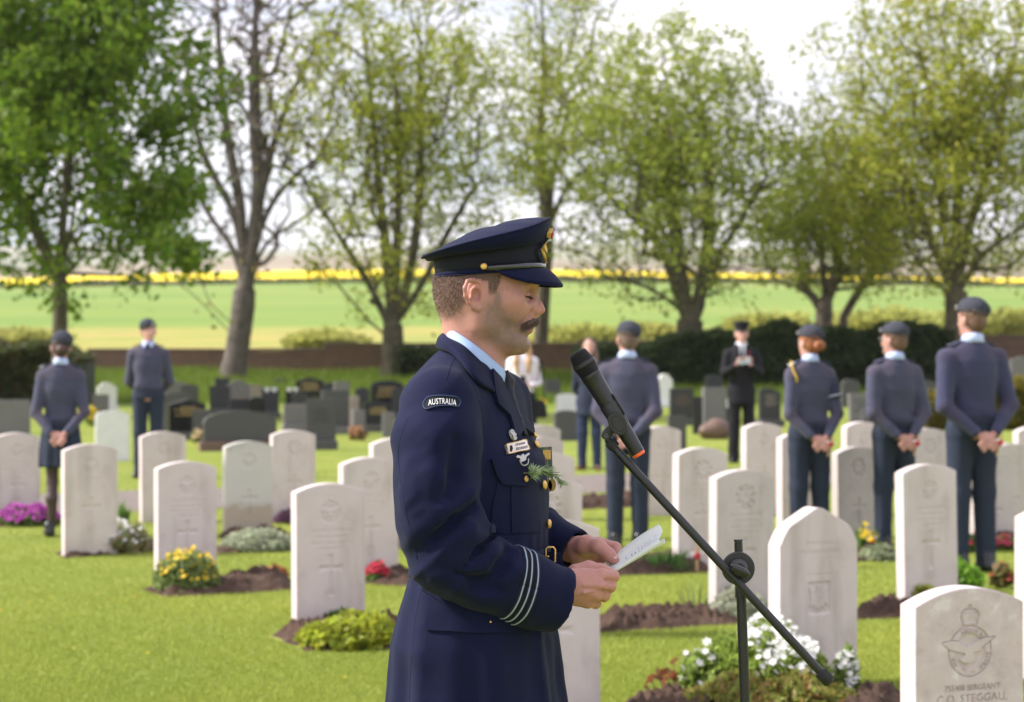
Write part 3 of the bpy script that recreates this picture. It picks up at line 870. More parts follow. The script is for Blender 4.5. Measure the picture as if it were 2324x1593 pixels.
# pointed stone with the eagle shield
def polish(x, z):
    d = np.zeros_like(x); h = .82
    cz = .40
    pan = sd_box(x, z, 0, cz, .062, .072); pan = np.where((z < cz - .05), np.maximum(pan, np.hypot(np.maximum(np.abs(x) - .045, 0), np.maximum(cz - .055 - z, 0)) - .017), pan)
    d = fill(pan, .004, .007)
    sh = np.array([(-.05, .055), (-.045, .0), (-.05, -.045), (-.030, -.02), (-.032, -.055), (-.012, -.035), (-.012, -.066), (0, -.045), (.012, -.066), (.012, -.035), (.032, -.055), (.030, -.02), (.05, -.045), (.045, .0), (.05, .055),
                   (.032, .035), (.022, .01), (.012, .028), (.016, .045), (.004, .062), (-.010, .055), (-.006, .04), (-.012, .026), (-.022, .01), (-.032, .035)])
    e = inside(sh + [0, cz], x.ravel(), z.ravel()).reshape(x.shape)
    feather = .0015 * np.sin(np.arctan2(z - cz - .02, np.abs(x)) * 22)
    d = np.where(e, -.001 + feather, d)
    r = np.random.default_rng(3)
    for zz, half, hh in ((.645, .075, .009), (.605, .115, .009), (.505, .07, .006)):
        m = (np.abs(z - zz) < hh) & (np.abs(x) < half) & (np.sin(x * 430 + zz * 99) + .6 * np.sin(x * 270) > .05)
        d = np.where(m, -.0022, d)
    return d
def pointed(x):
    a = np.abs(x) * .372 / .432
    z = .815 - .62 * a
    sh = .70
    z = np.where(a > .155, sh + .022 - (a - .155) * 2.2, z)
    z = np.where(a < .03, .815 - .62 * .03 + (.03 ** 2 - a ** 2) / .03 * .31, z)
    return np.minimum(z, np.where(a > .13, .815 - .62 * .13 - (a - .13) * .62 - ((np.maximum(a - .13, 0)) / .0525) ** 2 * .05, z))
Y = FPX * CAMZ / (1556 - HOR)
me = stone_mesh('pointed_headstone', .432, .815, .088, pointed, polish, .003); me.materials.append(M_port)
o = link('headstone', me); o.location = ((1846 - W / 2) / FPX * Y, Y, 0); o.rotation_euler = (0, 0, THETA)
tag(o, 'pointed-top war grave with carved eagle shield behind the white flowers', 'headstone', 'war graves in rows')

# nearest headstone: air force badge and lettering in full
Y5 = 6.75; H5 = CAMZ - (1331 - HOR) / FPX * Y5; W5 = .400
cz5 = H5 - .200
txt = [place_text('ARDUA·AD', .0185, 0, cz5, 1.1, ring=(.0655, R(78))), place_text('PER·', .0185, 0, cz5, 1.1, ring=(.0655, R(205))), place_text('ASTRA·', .0185, 0, cz5, 1.1, ring=(.0655, R(-32))),
       place_text('755408 SERGEANT', .0255, .008, cz5 - .114, 1.0), place_text('C.O. STEGGALL', .036, .008, cz5 - .148, 1.06)]
def fine(x, z):
    d = np.zeros_like(x); r = np.hypot(x, z - cz5)
    d = np.minimum(d, fill(np.maximum(r - .0540, 0) + np.minimum(r - .0540, 0), .003, .006))      # sunk field inside the ring
    d = np.minimum(d, groove(r - .0555, .0030, .005)); d = np.minimum(d, groove(r - .0790, .0030, .0065)); d = np.minimum(d, groove(r - .0745, .0018, .0020))
    for m in txt[:3]: d = np.where(raster(m, x, z), -.0045, d)
    e = eagle_mask(x, z, -.002, cz5 - .004, .100)
    ring_e = np.zeros_like(e)
    ring_e[1:-1, 1:-1] = e[1:-1, 1:-1] & ~(e[2:, 1:-1] & e[:-2, 1:-1] & e[1:-1, 2:] & e[1:-1, :-2])
    rel = .0015 - .0022 * (np.sin((z - cz5) * 620 - np.abs(x) * 260) > .55) * (np.abs(x) > .03) - .002 * (np.sin(x * 420) > .6) * (z < cz5 - .035)
    d = np.where(e, rel, d); d = np.where(ring_e, -.006, d)
    # laurel at the foot of the ring
    d = np.where((np.abs(r - .066) < .006) & (np.abs(x) < .038) & (z < cz5) & (np.sin(x * 200) > .2), -.0022, d)
    # crown
    kz = cz5 + .098
    bx = np.abs(x)
    cpts = np.array([(-.026, .081), (.026, .081), (.028, .094), (.035, .110), (.030, .124), (.016, .134), (.004, .130), (.004, .146), (-.004, .146), (-.004, .130), (-.016, .134), (-.030, .124), (-.035, .110), (-.028, .094)]) + [0, cz5]
    dm = np.full(x.shape, 9.0)
    for i in range(len(cpts)):
        a, c = cpts[i], cpts[(i + 1) % len(cpts)]; ac = c - a
        t = np.clip(((x - a[0]) * ac[0] + (z - a[1]) * ac[1]) / (ac @ ac), 0, 1); dm = np.minimum(dm, np.hypot(x - a[0] - t * ac[0], z - a[1] - t * ac[1]))
    d = np.minimum(d, groove(dm, .0032, .007)); d = np.minimum(d, groove(z - cz5 - .094, .0022, .004) * (bx < .028))
    d = np.where((np.abs(z - cz5 - .0865) < .0015) & (np.sin(x * 420) > .3) & (bx < .022), -.003, d)
    arcd = np.hypot(x / 1.05, (z - cz5 - .101)) - .0285
    top_ = z > cz5 + .094
    d = np.where(top_, np.minimum(d, groove(arcd, .0024, .003)), d); d = np.where(top_ & (z < cz5 + .135), np.minimum(d, groove(arcd + .0085, .002, .0022)), d)
    bead = np.sin(np.arctan2(z - cz5 - .101, x) * 26) > .5
    d = np.where(top_ & (np.abs(arcd + .004) < .0028) & bead, -.0022, d)
    d = np.minimum(d, groove(sd_box(x, z, 0, cz5 + .112, .0035, .016), .002, .0025))
    d = np.where(top_ & (z < cz5 + .108) & (arcd < -.01), np.minimum(d, -.0018 * (np.abs(np.sin(x * 150)) > (z - cz5 - .094) * 70)), d)
    d = np.minimum(d, groove(np.hypot(x, z - cz5 - .136) - .0045, .002, .0028))
    for m in txt[3:]: d = np.where(raster(m, x, z), -.0050, d)
    return d
M_port_fine = mat('hopton_stone', (.60, .55, .52), rough=.82, noise=(16, 0), ramp=[(.25, (.42, .34, .335)), (.42, (.53, .44, .44)), (.56, (.57, .48, .48)), (.66, (.66, .60, .60)), (.8, (.59, .51, .51))], bump=.3, bscale=220, spec=.3, detail=12)
me = stone_mesh('fine_headstone', W5, H5, .088, arch(H5, W5, .052), fine, .0016); me.materials.append(M_port_fine)
o = link('headstone', me); o.location = ((2184 - W / 2) / FPX * Y5, Y5, 0); o.rotation_euler = (0, 0, R(22))
tag(o, 'nearest headstone bottom right carved with crowned eagle badge and SERGEANT lettering', 'headstone', 'war graves in rows')

# ================================================================ churchyard memorials behind the path
M_gran_grey = mat('grey_granite', (.062, .06, .06), rough=.6, noise=(60, .3), bump=.15, bscale=200)
M_gran_light = mat('light_granite', (.15, .142, .138), rough=.7, noise=(50, .25), bump=.2, bscale=150)
M_gran_dark = mat('dark_granite', (.022, .022, .024), rough=.45, noise=(60, .3))
M_gran_black = mat('black_granite', (.010, .010, .012), rough=.2, noise=(90, .4), spec=.4)
M_sand = mat('weathered_sandstone', (.25, .205, .17), rough=.9, noise=(8, .3), bump=.4, bscale=60)
M_marble = mat('white_marble', (.66, .65, .64), rough=.6, noise=(6, .08))
M_brown = mat('brown_granite', (.13, .075, .055), rough=.5, noise=(40, .3))
M_gilt = mat('gilt_letters', (.50, .36, .13), rough=.4, metal=.6)
def prof(style, w, h):
    a = w / 2
    if style == 'flat': return [(-a, 0), (a, 0), (a, h), (-a, h)]
    if style == 'round': return [(-a, 0), (a, 0)] + [(a * math.cos(t), h - a * .55 + a * .55 * math.sin(t)) for t in np.linspace(0, math.pi, 13)]
    if style == 'arch': return [(-a, 0), (a, 0)] + [(a * math.cos(t), h - .16 * w + .16 * w * math.sin(t)) for t in np.linspace(0, math.pi, 13)]
    if style == 'peak': return [(-a, 0), (a, 0), (a, h - .13 * w), (0, h), (-a, h - .13 * w)]
    if style == 'ogee': return [(-a, 0), (a, 0), (a, h - .26 * w), (.72 * a, h - .22 * w), (.45 * a, h - .06 * w), (.2 * a, h), (-.2 * a, h), (-.45 * a, h - .06 * w), (-.72 * a, h - .22 * w), (-a, h - .26 * w)]
    if style == 'shoulder': return [(-a, 0), (a, 0), (a, h * .82), (a * .7, h * .84)] + [(a * .7 * math.cos(t), h * .84 + .16 * h * math.sin(t)) for t in np.linspace(.1, math.pi - .1, 9)] + [(-a * .7, h * .84), (-a, h * .82)]
    if style == 'slope': return [(-a, 0), (a, 0), (a, h * .86), (-a * .2, h), (-a, h * .95)]
def memorial(label, x0, x1, yt, yb, style, m, Y=None, letters=None, plinth=None, cap=None, rz=.35, thick=.10, lean=0.0, cat='gravestone'):
    Y = Y or FPX * CAMZ / (yb - HOR)
    s = Y / FPX; w = (x1 - x0) * s / (math.cos(rz) + .12 * abs(math.sin(rz))); h = CAMZ - (yt - HOR) * s
    cx = ((x0 + x1) / 2 - W / 2) * s
    e = empty('gravestone', (cx, Y, 0), rz); tag(e, label, cat, 'churchyard memorials beyond the path')
    ph = .0
    if plinth is not None:
        ph = .13; bm = bmesh.new(); bm_box(bm, (0, -.03, ph / 2 - .02), (w * 1.12, thick + .16, ph + .04), bev=.012); link('plinth', bm_mesh('plinth', bm), plinth, e, loc=(0, 0, 0))
    pr = prof(style, w, h - ph)
    bm = bmesh.new(); f = bm.faces.new([bm.verts.new((p[0], -thick / 2, p[1] + ph - (.03 if ph == 0 and p[1] == 0 else 0))) for p in pr])
    r = bmesh.ops.extrude_face_region(bm, geom=[f]); bmesh.ops.translate(bm, verts=[v for v in r['geom'] if isinstance(v, bmesh.types.BMVert)], vec=(0, thick, 0))
    bmesh.ops.recalc_face_normals(bm, faces=bm.faces[:])
    bmesh.ops.bevel(bm, geom=[q for q in bm.edges if q.calc_length() > .08], offset=.008, segments=2, affect='EDGES')
    me = bm_mesh('slab', bm); me.materials.append(m)
    if cap is not None:
        me.materials.append(cap)
        for p in me.polygons:
            if p.normal.z > .25: p.material_index = 1
    o = link('slab', me, None, e, loc=(0, 0, 0)); o.rotation_euler.x = lean
    if letters is not None:
        rr = np.random.default_rng(int(x0)); bm = bmesh.new(); z = h * .80; k = 0
        while z > h * .36 + ph:
            half = w * rr.uniform(.18, .36); x = -half; lh = h * .028
            while x < half:
                l = rr.uniform(.012, .04); bm_box(bm, (x + l / 2, -thick / 2 - .001, z), (l, .003, lh)); x += l + rr.uniform(.006, .016)
            z -= h * .062; k += 1
        link('inscription', bm_mesh('inscription', bm), letters, o, loc=(0, 0, 0))['kind'] = 'stuff'
    return e
MEM = [
    ('rough grey-brown slab at the left edge behind the skirted cadet', -12, 68, 907, 985, 'flat', M_gran_light, None, None, None),
    ('dark grey rounded stone right of the trousers of the facing cadet', 372, 433, 889, 978, 'arch', M_gran_grey, None, None, None),
    ('pale grey stone top beyond the facing cadet', 376, 425, 866, 925, 'arch', M_gran_light, None, None, None),
    ('black peaked stone with gold lettering and pale top edge', 383, 466, 906, 998, 'peak', M_gran_black, M_gilt, M_gran_grey, M_gran_light),
    ('wide low grey curved memorial on a brown base', 462, 627, 931, 1022, 'arch', M_gran_grey, None, M_brown, M_gran_light),
    ('dark grey stone behind the wide curved memorial, left', 476, 522, 876, 940, 'flat', M_gran_dark, None, M_gran_grey, None),
    ('dark square stone top behind the wide memorial', 488, 520, 858, 915, 'flat', M_gran_dark, None, None, None),
    ('mid grey stone behind the wide memorial with golden flowers before it', 514, 567, 862, 935, 'shoulder', M_gran_light, None, M_gran_grey, None),
    ('narrow dark stone with two white hearts', 594, 633, 879, 948, 'flat', M_gran_dark, None, M_gran_grey, None),
    ('small brown-grey stone right of the hearts stone', 623, 652, 858, 905, 'arch', M_gran_grey, None, None, None),
    ('black peaked stone with pale top left of the ogee one', 671, 735, 856, 920, 'peak', M_gran_black, M_gilt, M_gran_grey, M_gran_light),
    ('black ogee-topped stone with gold lettering farthest back', 704, 768, 834, 895, 'ogee', M_gran_black, M_gilt, M_gran_grey, M_gran_light),
    ('pale grey block between the black stones and the path', 758, 793, 866, 930, 'flat', M_gran_light, None, None, None),
    ('large dark grey slab with worn lettering right of centre-left', 695, 762, 905, 1020, 'flat', M_gran_grey, M_gran_dark, M_gran_grey, None),
    ('tall grey slab behind the large dark slab', 729, 793, 885, 985, 'flat', M_gran_grey, None, M_gran_light, None),
    ('short grey stone between the wide memorial and the large slab', 643, 697, 917, 980, 'flat', M_gran_light, None, M_gran_light, None),
    ('slim brownish post stone right of the large slab', 794, 815, 898, 988, 'flat', M_sand, None, M_sand, None),
    ('black stone with gold lettering left of the shoulder of the speaker', 825, 887, 912, 980, 'flat', M_gran_black, M_gilt, M_gran_grey, None),
    ('black stone with rough pale top behind the shoulder of the speaker', 841, 916, 863, 945, 'arch', M_gran_black, M_gilt, M_gran_grey, M_gran_light),
    ('small grey stone beside the back of the speaker', 868, 895, 936, 992, 'flat', M_gran_light, None, None, None),
    ('small white round-topped stone behind the arm of the skirted cadet', 221, 264, 868, 935, 'shoulder', M_marble, None, M_marble, None),
    ('grey block behind the white stones, right of the skirted cadet', 209, 247, 895, 945, 'flat', M_gran_light, None, None, None),
    ('white arched stone between the skirted cadet and the facing cadet', 217, 292, 932, 1046, 'arch', M_marble, None, None, None),
    ('dark grey upright stone left of the navy-coated woman', 1257, 1312, 931, 1000, 'arch', M_gran_grey, None, None, None),
    ('pale stone behind the dark upright one by the navy-coated woman', 1262, 1308, 893, 945, 'arch', M_marble, None, None, None),
    ('white stone right of the shoulder of the cadet by the microphone', 1490, 1526, 848, 925, 'shoulder', M_marble, None, M_marble, None),
    ('dark brown-faced stone left of the suited man', 1519, 1574, 881, 965, 'flat', M_gran_dark, M_brown, M_gran_grey, None),
    ('grey square stone below the hedge left of the suited man', 1570, 1614, 838, 888, 'flat', M_gran_light, None, None, None),
    ('tall pale grey stone beside the suited man', 1593, 1648, 879, 980, 'flat', M_gran_light, None, M_gran_light, None),
    ('grey upright block right of the hip of the cadet by the microphone', 1516, 1557, 943, 1020, 'flat', M_gran_grey, None, None, None),
    ('narrow black stone in front of the tall pale one', 1573, 1594, 900, 985, 'flat', M_gran_black, None, None, None),
    ('dark bordered stone between the suited man and the ginger-haired cadet', 1721, 1772, 880, 968, 'slope', M_gran_dark, M_sand, M_gran_grey, None),
    ('grey rounded stone behind the ginger-haired cadet, farthest', 1891, 1928, 828, 885, 'round', M_gran_light, None, None, None),
    ('dark grey rounded stone right of the ginger-haired cadet', 1908, 1950, 860, 925, 'round', M_gran_grey, None, None, None),
    ('leaning grey stone left of the cadet in glasses', 1926, 1980, 892, 958, 'flat', M_gran_light, M_gran_grey, None, None),
    ('pale gabled monument at the right edge', 2292, 2345, 808, 925, 'peak', M_gran_light, None, M_gran_light, None),
    ('low grey stone under the gabled monument', 2262, 2300, 845, 905, 'arch', M_gran_grey, None, None, None),
    ('grey stone low behind the back of the cadet in glasses', 2070, 2125, 862, 925, 'arch', M_gran_grey, None, None, None),
    ('dark upright stone behind the black peaked one', 410, 450, 872, 930, 'arch', M_gran_grey, None, None, None),
    ('low dark kerb stone in front of the golden flowers', 520, 575, 905, 945, 'flat', M_gran_dark, None, None, None),
    ('near-black round stone between the wide memorial and the trunk', 566, 600, 900, 955, 'round', M_gran_black, None, M_gran_grey, None),
    ('tall dark stone just left of the large dark slab', 664, 698, 890, 958, 'arch', M_gran_dark, None, M_gran_grey, None),
    ('small near-black stone under the ogee stone', 735, 762, 868, 915, 'arch', M_gran_dark, None, None, None),
    ('dark double-width stone behind the tunic shoulder', 890, 950, 880, 950, 'flat', M_gran_dark, None, M_gran_grey, None),
    ('dark slab in front of the hedge left of the suited man', 1600, 1640, 850, 915, 'arch', M_gran_dark, None, None, None),
    ('near-black stone right of the boulder memorial', 1648, 1676, 925, 985, 'flat', M_gran_black, None, None, None),
    ('dark squat stone left of the wide curved memorial', 436, 476, 930, 1004, 'flat', M_gran_grey, None, None, None),
    ('black low stone between the hearts stone and the peaked one', 648, 676, 884, 930, 'arch', M_gran_black, None, M_gran_grey, None),
    ('mossy brown stone under the bare tree', 560, 596, 872, 925, 'round', M_sand, None, None, None),
    ('dark stone right of the tall grey slab', 806, 838, 880, 935, 'arch', M_gran_dark, None, None, None),
    ('grey kerbed stone right of the slim post', 800, 828, 930, 990, 'flat', M_gran_light, None, M_gran_grey, None),
    ('dark weathered stone below the hedge by the navy-coated woman', 1236, 1272, 862, 915, 'flat', M_gran_grey, None, None, None),
    ('brown stone low behind the microphone', 1300, 1330, 880, 925, 'round', M_sand, None, None, None),
    ('dark granite stone right of the white one by the cadet', 1540, 1572, 852, 905, 'arch', M_gran_dark, None, M_gran_grey, None),
    ('grey stone right of the stone cross', 1764, 1800, 850, 905, 'flat', M_gran_grey, None, None, None),
    ('black narrow stone behind the ginger-haired cadet', 1868, 1892, 862, 920, 'flat', M_gran_black, None, None, None),
    ('grey slab low between the leaning stone and the cadet in glasses', 1958, 1992, 925, 980, 'arch', M_gran_grey, None, None, None),
    ('white low stone between the far graves and the suited man', 1640, 1672, 905, 950, 'arch', M_marble, None, None, None),
]
for i, (lb, x0, x1, yt, yb, st, m, le, pl, cp) in enumerate(MEM):
    e = memorial(lb, x0, x1, yt, yb, st, m, letters=le, plinth=pl, cap=cp, rz=.25 + .12 * math.sin(i * 2.3), lean=(-.10 if 'leaning' in lb else .015 * math.sin(i)))
    if 'hearts' in lb:
        for dx in (-.075, .075):
            bm = bmesh.new(); pts = [(.062 * math.sin(t) ** 3, .0, .062 * (.81 * math.cos(t) - .31 * math.cos(2 * t) - .12 * math.cos(3 * t) - .06 * math.cos(4 * t))) for t in np.linspace(0, 2 * math.pi, 24, endpoint=False)]
            h = CAMZ - (884 - HOR) * e.location.y / FPX
            f = bm.faces.new([bm.verts.new((p[0] + dx, -.062, p[2] + h)) for p in pts]); r_ = bmesh.ops.extrude_face_region(bm, geom=[f])
            bmesh.ops.translate(bm, verts=[v for v in r_['geom'] if isinstance(v, bmesh.types.BMVert)], vec=(0, -.02, 0)); bmesh.ops.recalc_face_normals(bm, faces=bm.faces[:])
            link('heart_plaque', bm_mesh('heart_plaque', bm), M_marble, e, loc=(0, 0, 0))
# brown boulder and a stone cross on steps
f = Field((-.35, -.25, -.05), (.35, .25, .45), .02); f.ell((0, 0, .12), (.27, .18, .17), k=0); f.ell((.08, 0, .2), (.15, .14, .12), k=.08)
f.warp(lambda x, y, z: .03 * vnoise(np.c_[x * 7, y * 7, z * 7], 3)); V, F = f.mesh()
Yb = FPX * CAMZ / (996 - HOR)
o = link('boulder', mesh_np('boulder', V, F), M_brown); o.location = ((1620 - W / 2) / FPX * Yb, Yb, 0); tag(o, 'brown rounded boulder memorial at the feet of the suited man', 'boulder', 'churchyard memorials beyond the path')
Yc = FPX * CAMZ / (893 - HOR); e = empty('stone_cross', ((1744 - W / 2) / FPX * Yc, Yc, 0), .2); tag(e, 'pale stone cross on a stepped base right of the suited man', 'cross', 'churchyard memorials beyond the path')
hh = CAMZ - (820 - HOR) * Yc / FPX
for nm, c, s_ in (('step', (0, 0, .09), (.7, .5, .2)), ('step', (0, 0, .25), (.48, .36, .12)), ('shaft', (0, 0, (hh + .31) / 2), (.13, .10, hh - .31)), ('arm', (0, 0, hh - .2), (.38, .096, .12))):
    bm = bmesh.new(); bm_box(bm, c, s_, bev=.01); link(nm, bm_mesh(nm, bm), M_gran_light, e, loc=(0, 0, 0))
print('stones', round(time.time() - T0, 1))

# ================================================================ trees
def tree(label, base, Z, trunk_px, fork_py, crown, npts, nleaf, col_, hue, leaf, seed, stems=None, bark=None, path_w=.35, fork_px=None, shell=.55, up=0.0, tip=.010, low_cut=None):
    """trunk grown to a fork, limbs grown towards points spread through the crown volume"""
    r = np.random.default_rng(seed)
    bx, by = base
    x0, x1, y0, y1 = crown
    b = np.array(P(bx, by, Z)); b[2] = float(ground_z(b[0], Z)) - .05
    f = np.array(P(fork_px if fork_px else bx, fork_py, Z))
    s = Z / FPX
    nodes = []; par = []
    nt = 8
    for t in np.linspace(0, 1, nt):
        p = b * (1 - t) + f * t; p[:2] += .04 * np.sin(np.array([3 * t + seed, 2 * t + seed * 2])) * t
        nodes.append(p); par.append(len(nodes) - 2)
    par[0] = -1
    plen = [np.linalg.norm(n_ - b) for n_ in nodes]
    # hand-placed main limbs, as lists of frame positions
    for st in (stems or []):
        pts = spline([nodes[st[0]]] + [np.array(P(q[0], q[1], Z + (q[2] if len(q) > 2 else 0))) for q in st[1:]], 4 + 4 * len(st))
        last = st[0]
        for p in pts[1:]:
            nodes.append(p); par.append(last); plen.append(plen[last] + np.linalg.norm(p - nodes[last])); last = len(nodes) - 1
    c = np.array(P((x0 + x1) / 2, (y0 + y1) / 2, Z)); rx = (x1 - x0) / 2 * s; rz = (y1 - y0) / 2 * s; ry = min(rx, 3.6) * .95
    d = r.normal(0, 1, (npts * 3, 3)); d /= np.linalg.norm(d, axis=1, keepdims=True)
    rad = r.random((npts * 3, 1)) ** (shell if shell > .3 else .33)
    rad *= 1 + .18 * vnoise(d * 2.2 + seed, seed)[:, None]
    T = c + d * rad * np.array([rx, ry, rz])
    lo = f[2] - .2 if low_cut is None else CAMZ - (low_cut - HOR) * s
    T = T[T[:, 2] > lo][:npts]
    T = T[np.argsort(np.linalg.norm(T - f, axis=1))]
    N = np.zeros((npts * 14 + 400, 3)); PL = np.zeros(len(N)); n = len(nodes)
    N[:n] = nodes; PL[:n] = plen
    par = list(par)
    first = nt - 2
    for t in T:
        dv = t - N[first:n]; dist = np.linalg.norm(dv, axis=1)
        cost = dist * (1 + .7 * np.clip(-dv[:, 2] / (dist + 1e-6), 0, 1)) + path_w * PL[first:n]
        k = first + int(np.argmin(cost)); L = np.linalg.norm(t - N[k])
        m = max(1, int(L / .45)); last = k
        # leave along the parent's heading, then bend to the target
        hd = N[k] - N[par[k]] if par[k] >= 0 else np.array([0, 0, 1.0]); hd = hd / (np.linalg.norm(hd) + 1e-9)
        ctrl = N[k] + hd * L * .35 + np.array([0, 0, up * L])
        for q in range(1, m + 1):
            a = q / m; p = (1 - a) ** 2 * N[k] + 2 * a * (1 - a) * ctrl + a * a * t
            if n >= len(N): break
            if q < m: p = p + r.normal(0, .03, 3)
            N[n] = p; par.append(last); PL[n] = PL[last] + np.linalg.norm(p - N[last]); last = n; n += 1
    N = N[:n]; par = np.array(par[:n])
    area = np.zeros(n); kids = np.zeros(n, int)
    for i in range(n - 1, 0, -1):
        if kids[i] == 0: area[i] = tip ** 2.2
        area[par[i]] += area[i]; kids[par[i]] += 1
    rad_ = area ** (1 / 2.2)
    scale = (trunk_px / 2 * s) / rad_[0]
    rad_ = np.maximum(rad_ * (scale + (1 - scale) * np.clip(1 - rad_ / rad_[0], 0, 1) ** 3), .006)
    rad_[0] *= 1.3; rad_[1] *= 1.1
    e = empty('tree', (b[0], Z, b[2])); tag(e, label, 'tree', 'trees along the boundary wall')
    def segs(ii, ns):
        A, B = N[par[ii]], N[ii]; ra, rb = rad_[par[ii]], rad_[ii]; ra = np.minimum(ra, rb * 1.6)
        t = B - A; t /= np.linalg.norm(t, axis=1, keepdims=True) + 1e-9
        ref = np.where(np.abs(t[:, 2:3]) < .9, [[0, 0, 1.0]], [[1.0, 0, 0]])
        u = np.cross(t, ref); u /= np.linalg.norm(u, axis=1, keepdims=True); w = np.cross(t, u)
        a = np.linspace(0, 2 * np.pi, ns, endpoint=False)
        ring = np.cos(a)[None, :, None] * u[:, None] + np.sin(a)[None, :, None] * w[:, None]
        V = np.concatenate([A[:, None] + ring * ra[:, None, None] - t[:, None] * ra[:, None, None] * .3, B[:, None] + ring * rb[:, None, None] + t[:, None] * rb[:, None, None] * .3], 1)
        k = np.arange(ns); q = np.stack([k, (k + 1) % ns, (k + 1) % ns + ns, k + ns], 1)
        F = (np.arange(len(ii))[:, None, None] * 2 * ns + q[None]).reshape(-1, 4)
        return V.reshape(-1, 3), F
    ii = np.arange(1, n)
    big = ii[rad_[ii] > .05]; small = ii[rad_[ii] <= .05]
    V, F = segs(big, 10); bm_ = bark or M_bark
    if len(V):
        V += .012 * vnoise(V * 9, seed)[:, None]
        link('trunk', mesh_np('trunk', V, F), bm_, e)
    if len(small):
        V, F = segs(small, 4); link('branches', mesh_np('branches', V, F), bm_, e)['kind'] = 'stuff'
    if nleaf:
        tips = ii[(rad_[ii] < .022)]
        clump = r.choice(tips, nleaf)
        p = N[clump] + r.normal(0, .23, (nleaf, 3)) + np.array([0, 0, -.04])
        V, F, C = leaf_cloud(p, leaf, col_, .35, seed=seed, hue=hue)
        me = mesh_np('crown', V, F, False); vcol(me, 'col', C); link('crown', me, M_leaf, e)['kind'] = 'stuff'
    return e

M_bark_m = mat('grey_bark', (.1, .08, .065), rough=.95, noise=(4, 0), ramp=[(.3, (.06, .05, .042)), (.55, (.115, .095, .078)), (.75, (.15, .13, .105))], bump=1.0, bscale=14)
YG = (.325, .345, .030); GR = (.12, .2, .02); BR = (.32, .21, .08)
tree('bright green leafy tree with slim trunk behind the skirted cadet', (133, 800), 44, 34, 640, (-330, 500, -320, 700), 640, 34000, (0.109, 0.204, 0.017), (.23, .31, .024), .115, 31, path_w=.22, shell=.7, low_cut=690,
     stems=[(7, (150, 420), (190, 180), (220, -40)), (7, (60, 480), (-40, 300)), (7, (260, 520), (400, 560, -2), (450, 590, -2)), (7, (200, 380), (330, 300, 1), (440, 260)), (7, (220, 470), (360, 440, -1), (450, 420))], bark=M_bark_d)
tree('bare grey tree with pale trunk and few leaves, left of centre', (527, 850), 60, 54, 665, (350, 800, -280, 590), 1500, 500, (0.088, 0.121, 0.017), BR, .12, 32, path_w=.18, fork_px=556, bark=M_bark_m,
     stems=[(7, (545, 470), (520, 330), (500, 150), (490, -60)), (7, (585, 460), (580, 300), (578, 120), (585, -80)), (7, (600, 500), (650, 420), (740, 340)), (6, (535, 580), (470, 480), (410, 380), (370, 260)), (7, (585, 460), (640, 270), (720, 90)), (6, (600, 560), (680, 500), (760, 440)), (7, (535, 500), (455, 330), (420, 120)),
            (3, (490, 720), (440, 670), (400, 640)), (4, (480, 690), (455, 630), (430, 600))], tip=.015)
tree('many-stemmed tree with sparse yellow-green leaves, left of the cap', (888, 832), 60, 50, 742, (600, 1200, -140, 715), 900, 21000, YG, (.24, .32, .035), .088, 33, path_w=.25, fork_px=895,
     stems=[(7, (880, 600), (860, 420), (840, 200), (820, 0)), (7, (925, 640), (950, 480), (955, 250), (950, 20)), (6, (840, 650), (760, 520), (700, 430)), (7, (960, 640), (1020, 520), (1080, 420)), (7, (900, 560), (905, 350), (890, 120)), (5, (830, 720), (770, 650), (710, 600))], bark=M_bark_d)
tree('slender sparse tree rising behind the cap of the speaker', (1222, 840), 65, 34, 520, (1080, 1450, -180, 580), 480, 8000, YG, (.2, .28, .03), .085, 34, path_w=.2, fork_px=1245,
     stems=[(7, (1225, 330), (1235, 150), (1225, -60)), (7, (1290, 420), (1340, 380)), (7, (1255, 400), (1290, 250))], bark=M_bark_d)
tree('round-crowned tree with twin dark trunks behind the suited man', (1565, 830), 58, 62, 735, (1225, 1825, 15, 715), 1000, 26000, (0.228, 0.303, 0.030), (.37, .38, .07), .085, 35, path_w=.28, shell=.6, low_cut=690,
     stems=[(7, (1535, 660), (1500, 560), (1420, 480), (1340, 400)), (7, (1590, 660), (1610, 500), (1600, 300), (1570, 120)), (7, (1545, 640), (1520, 420), (1480, 220)), (7, (1600, 640), (1680, 500), (1740, 400)), (7, (1530, 690), (1440, 640), (1330, 620))], bark=M_bark_d)
tree('small spreading tree with forked trunk behind the ginger-haired cadet', (1868, 800), 62, 40, 690, (1660, 2110, 290, 695), 560, 15000, (0.263, 0.337, 0.030), (.32, .33, .05), .085, 36, path_w=.28, low_cut=660,
     stems=[(7, (1900, 600), (1890, 480)), (6, (1830, 660), (1760, 640)), (7, (1900, 640), (1960, 560), (2010, 500))], bark=M_bark)
tree('slanting thin tree stem between the two right-hand trees', (1905, 800), 63, 20, 720, (1930, 2080, 430, 640), 120, 2000, (0.246, 0.269, 0.030), BR, .085, 38, path_w=.3, fork_px=1915, stems=[(7, (1950, 660), (2000, 590), (2040, 540))], bark=M_bark)
tree('large dense olive-green tree at the right edge behind the tallest cadet', (2168, 830), 57, 52, 670, (1815, 2540, -110, 700), 1100, 33000, (0.263, 0.312, 0.025), (.42, .40, .06), .085, 37, path_w=.28, shell=.6, low_cut=690,
     stems=[(7, (2120, 560), (2060, 420), (1990, 260)), (7, (2170, 540), (2180, 300), (2180, 60)), (7, (2230, 580), (2310, 520), (2400, 460)), (7, (2140, 500), (2120, 280), (2090, 120)), (7, (2200, 520), (2260, 320), (2300, 120))], bark=M_bark_d)
print('trees', round(time.time() - T0, 1))

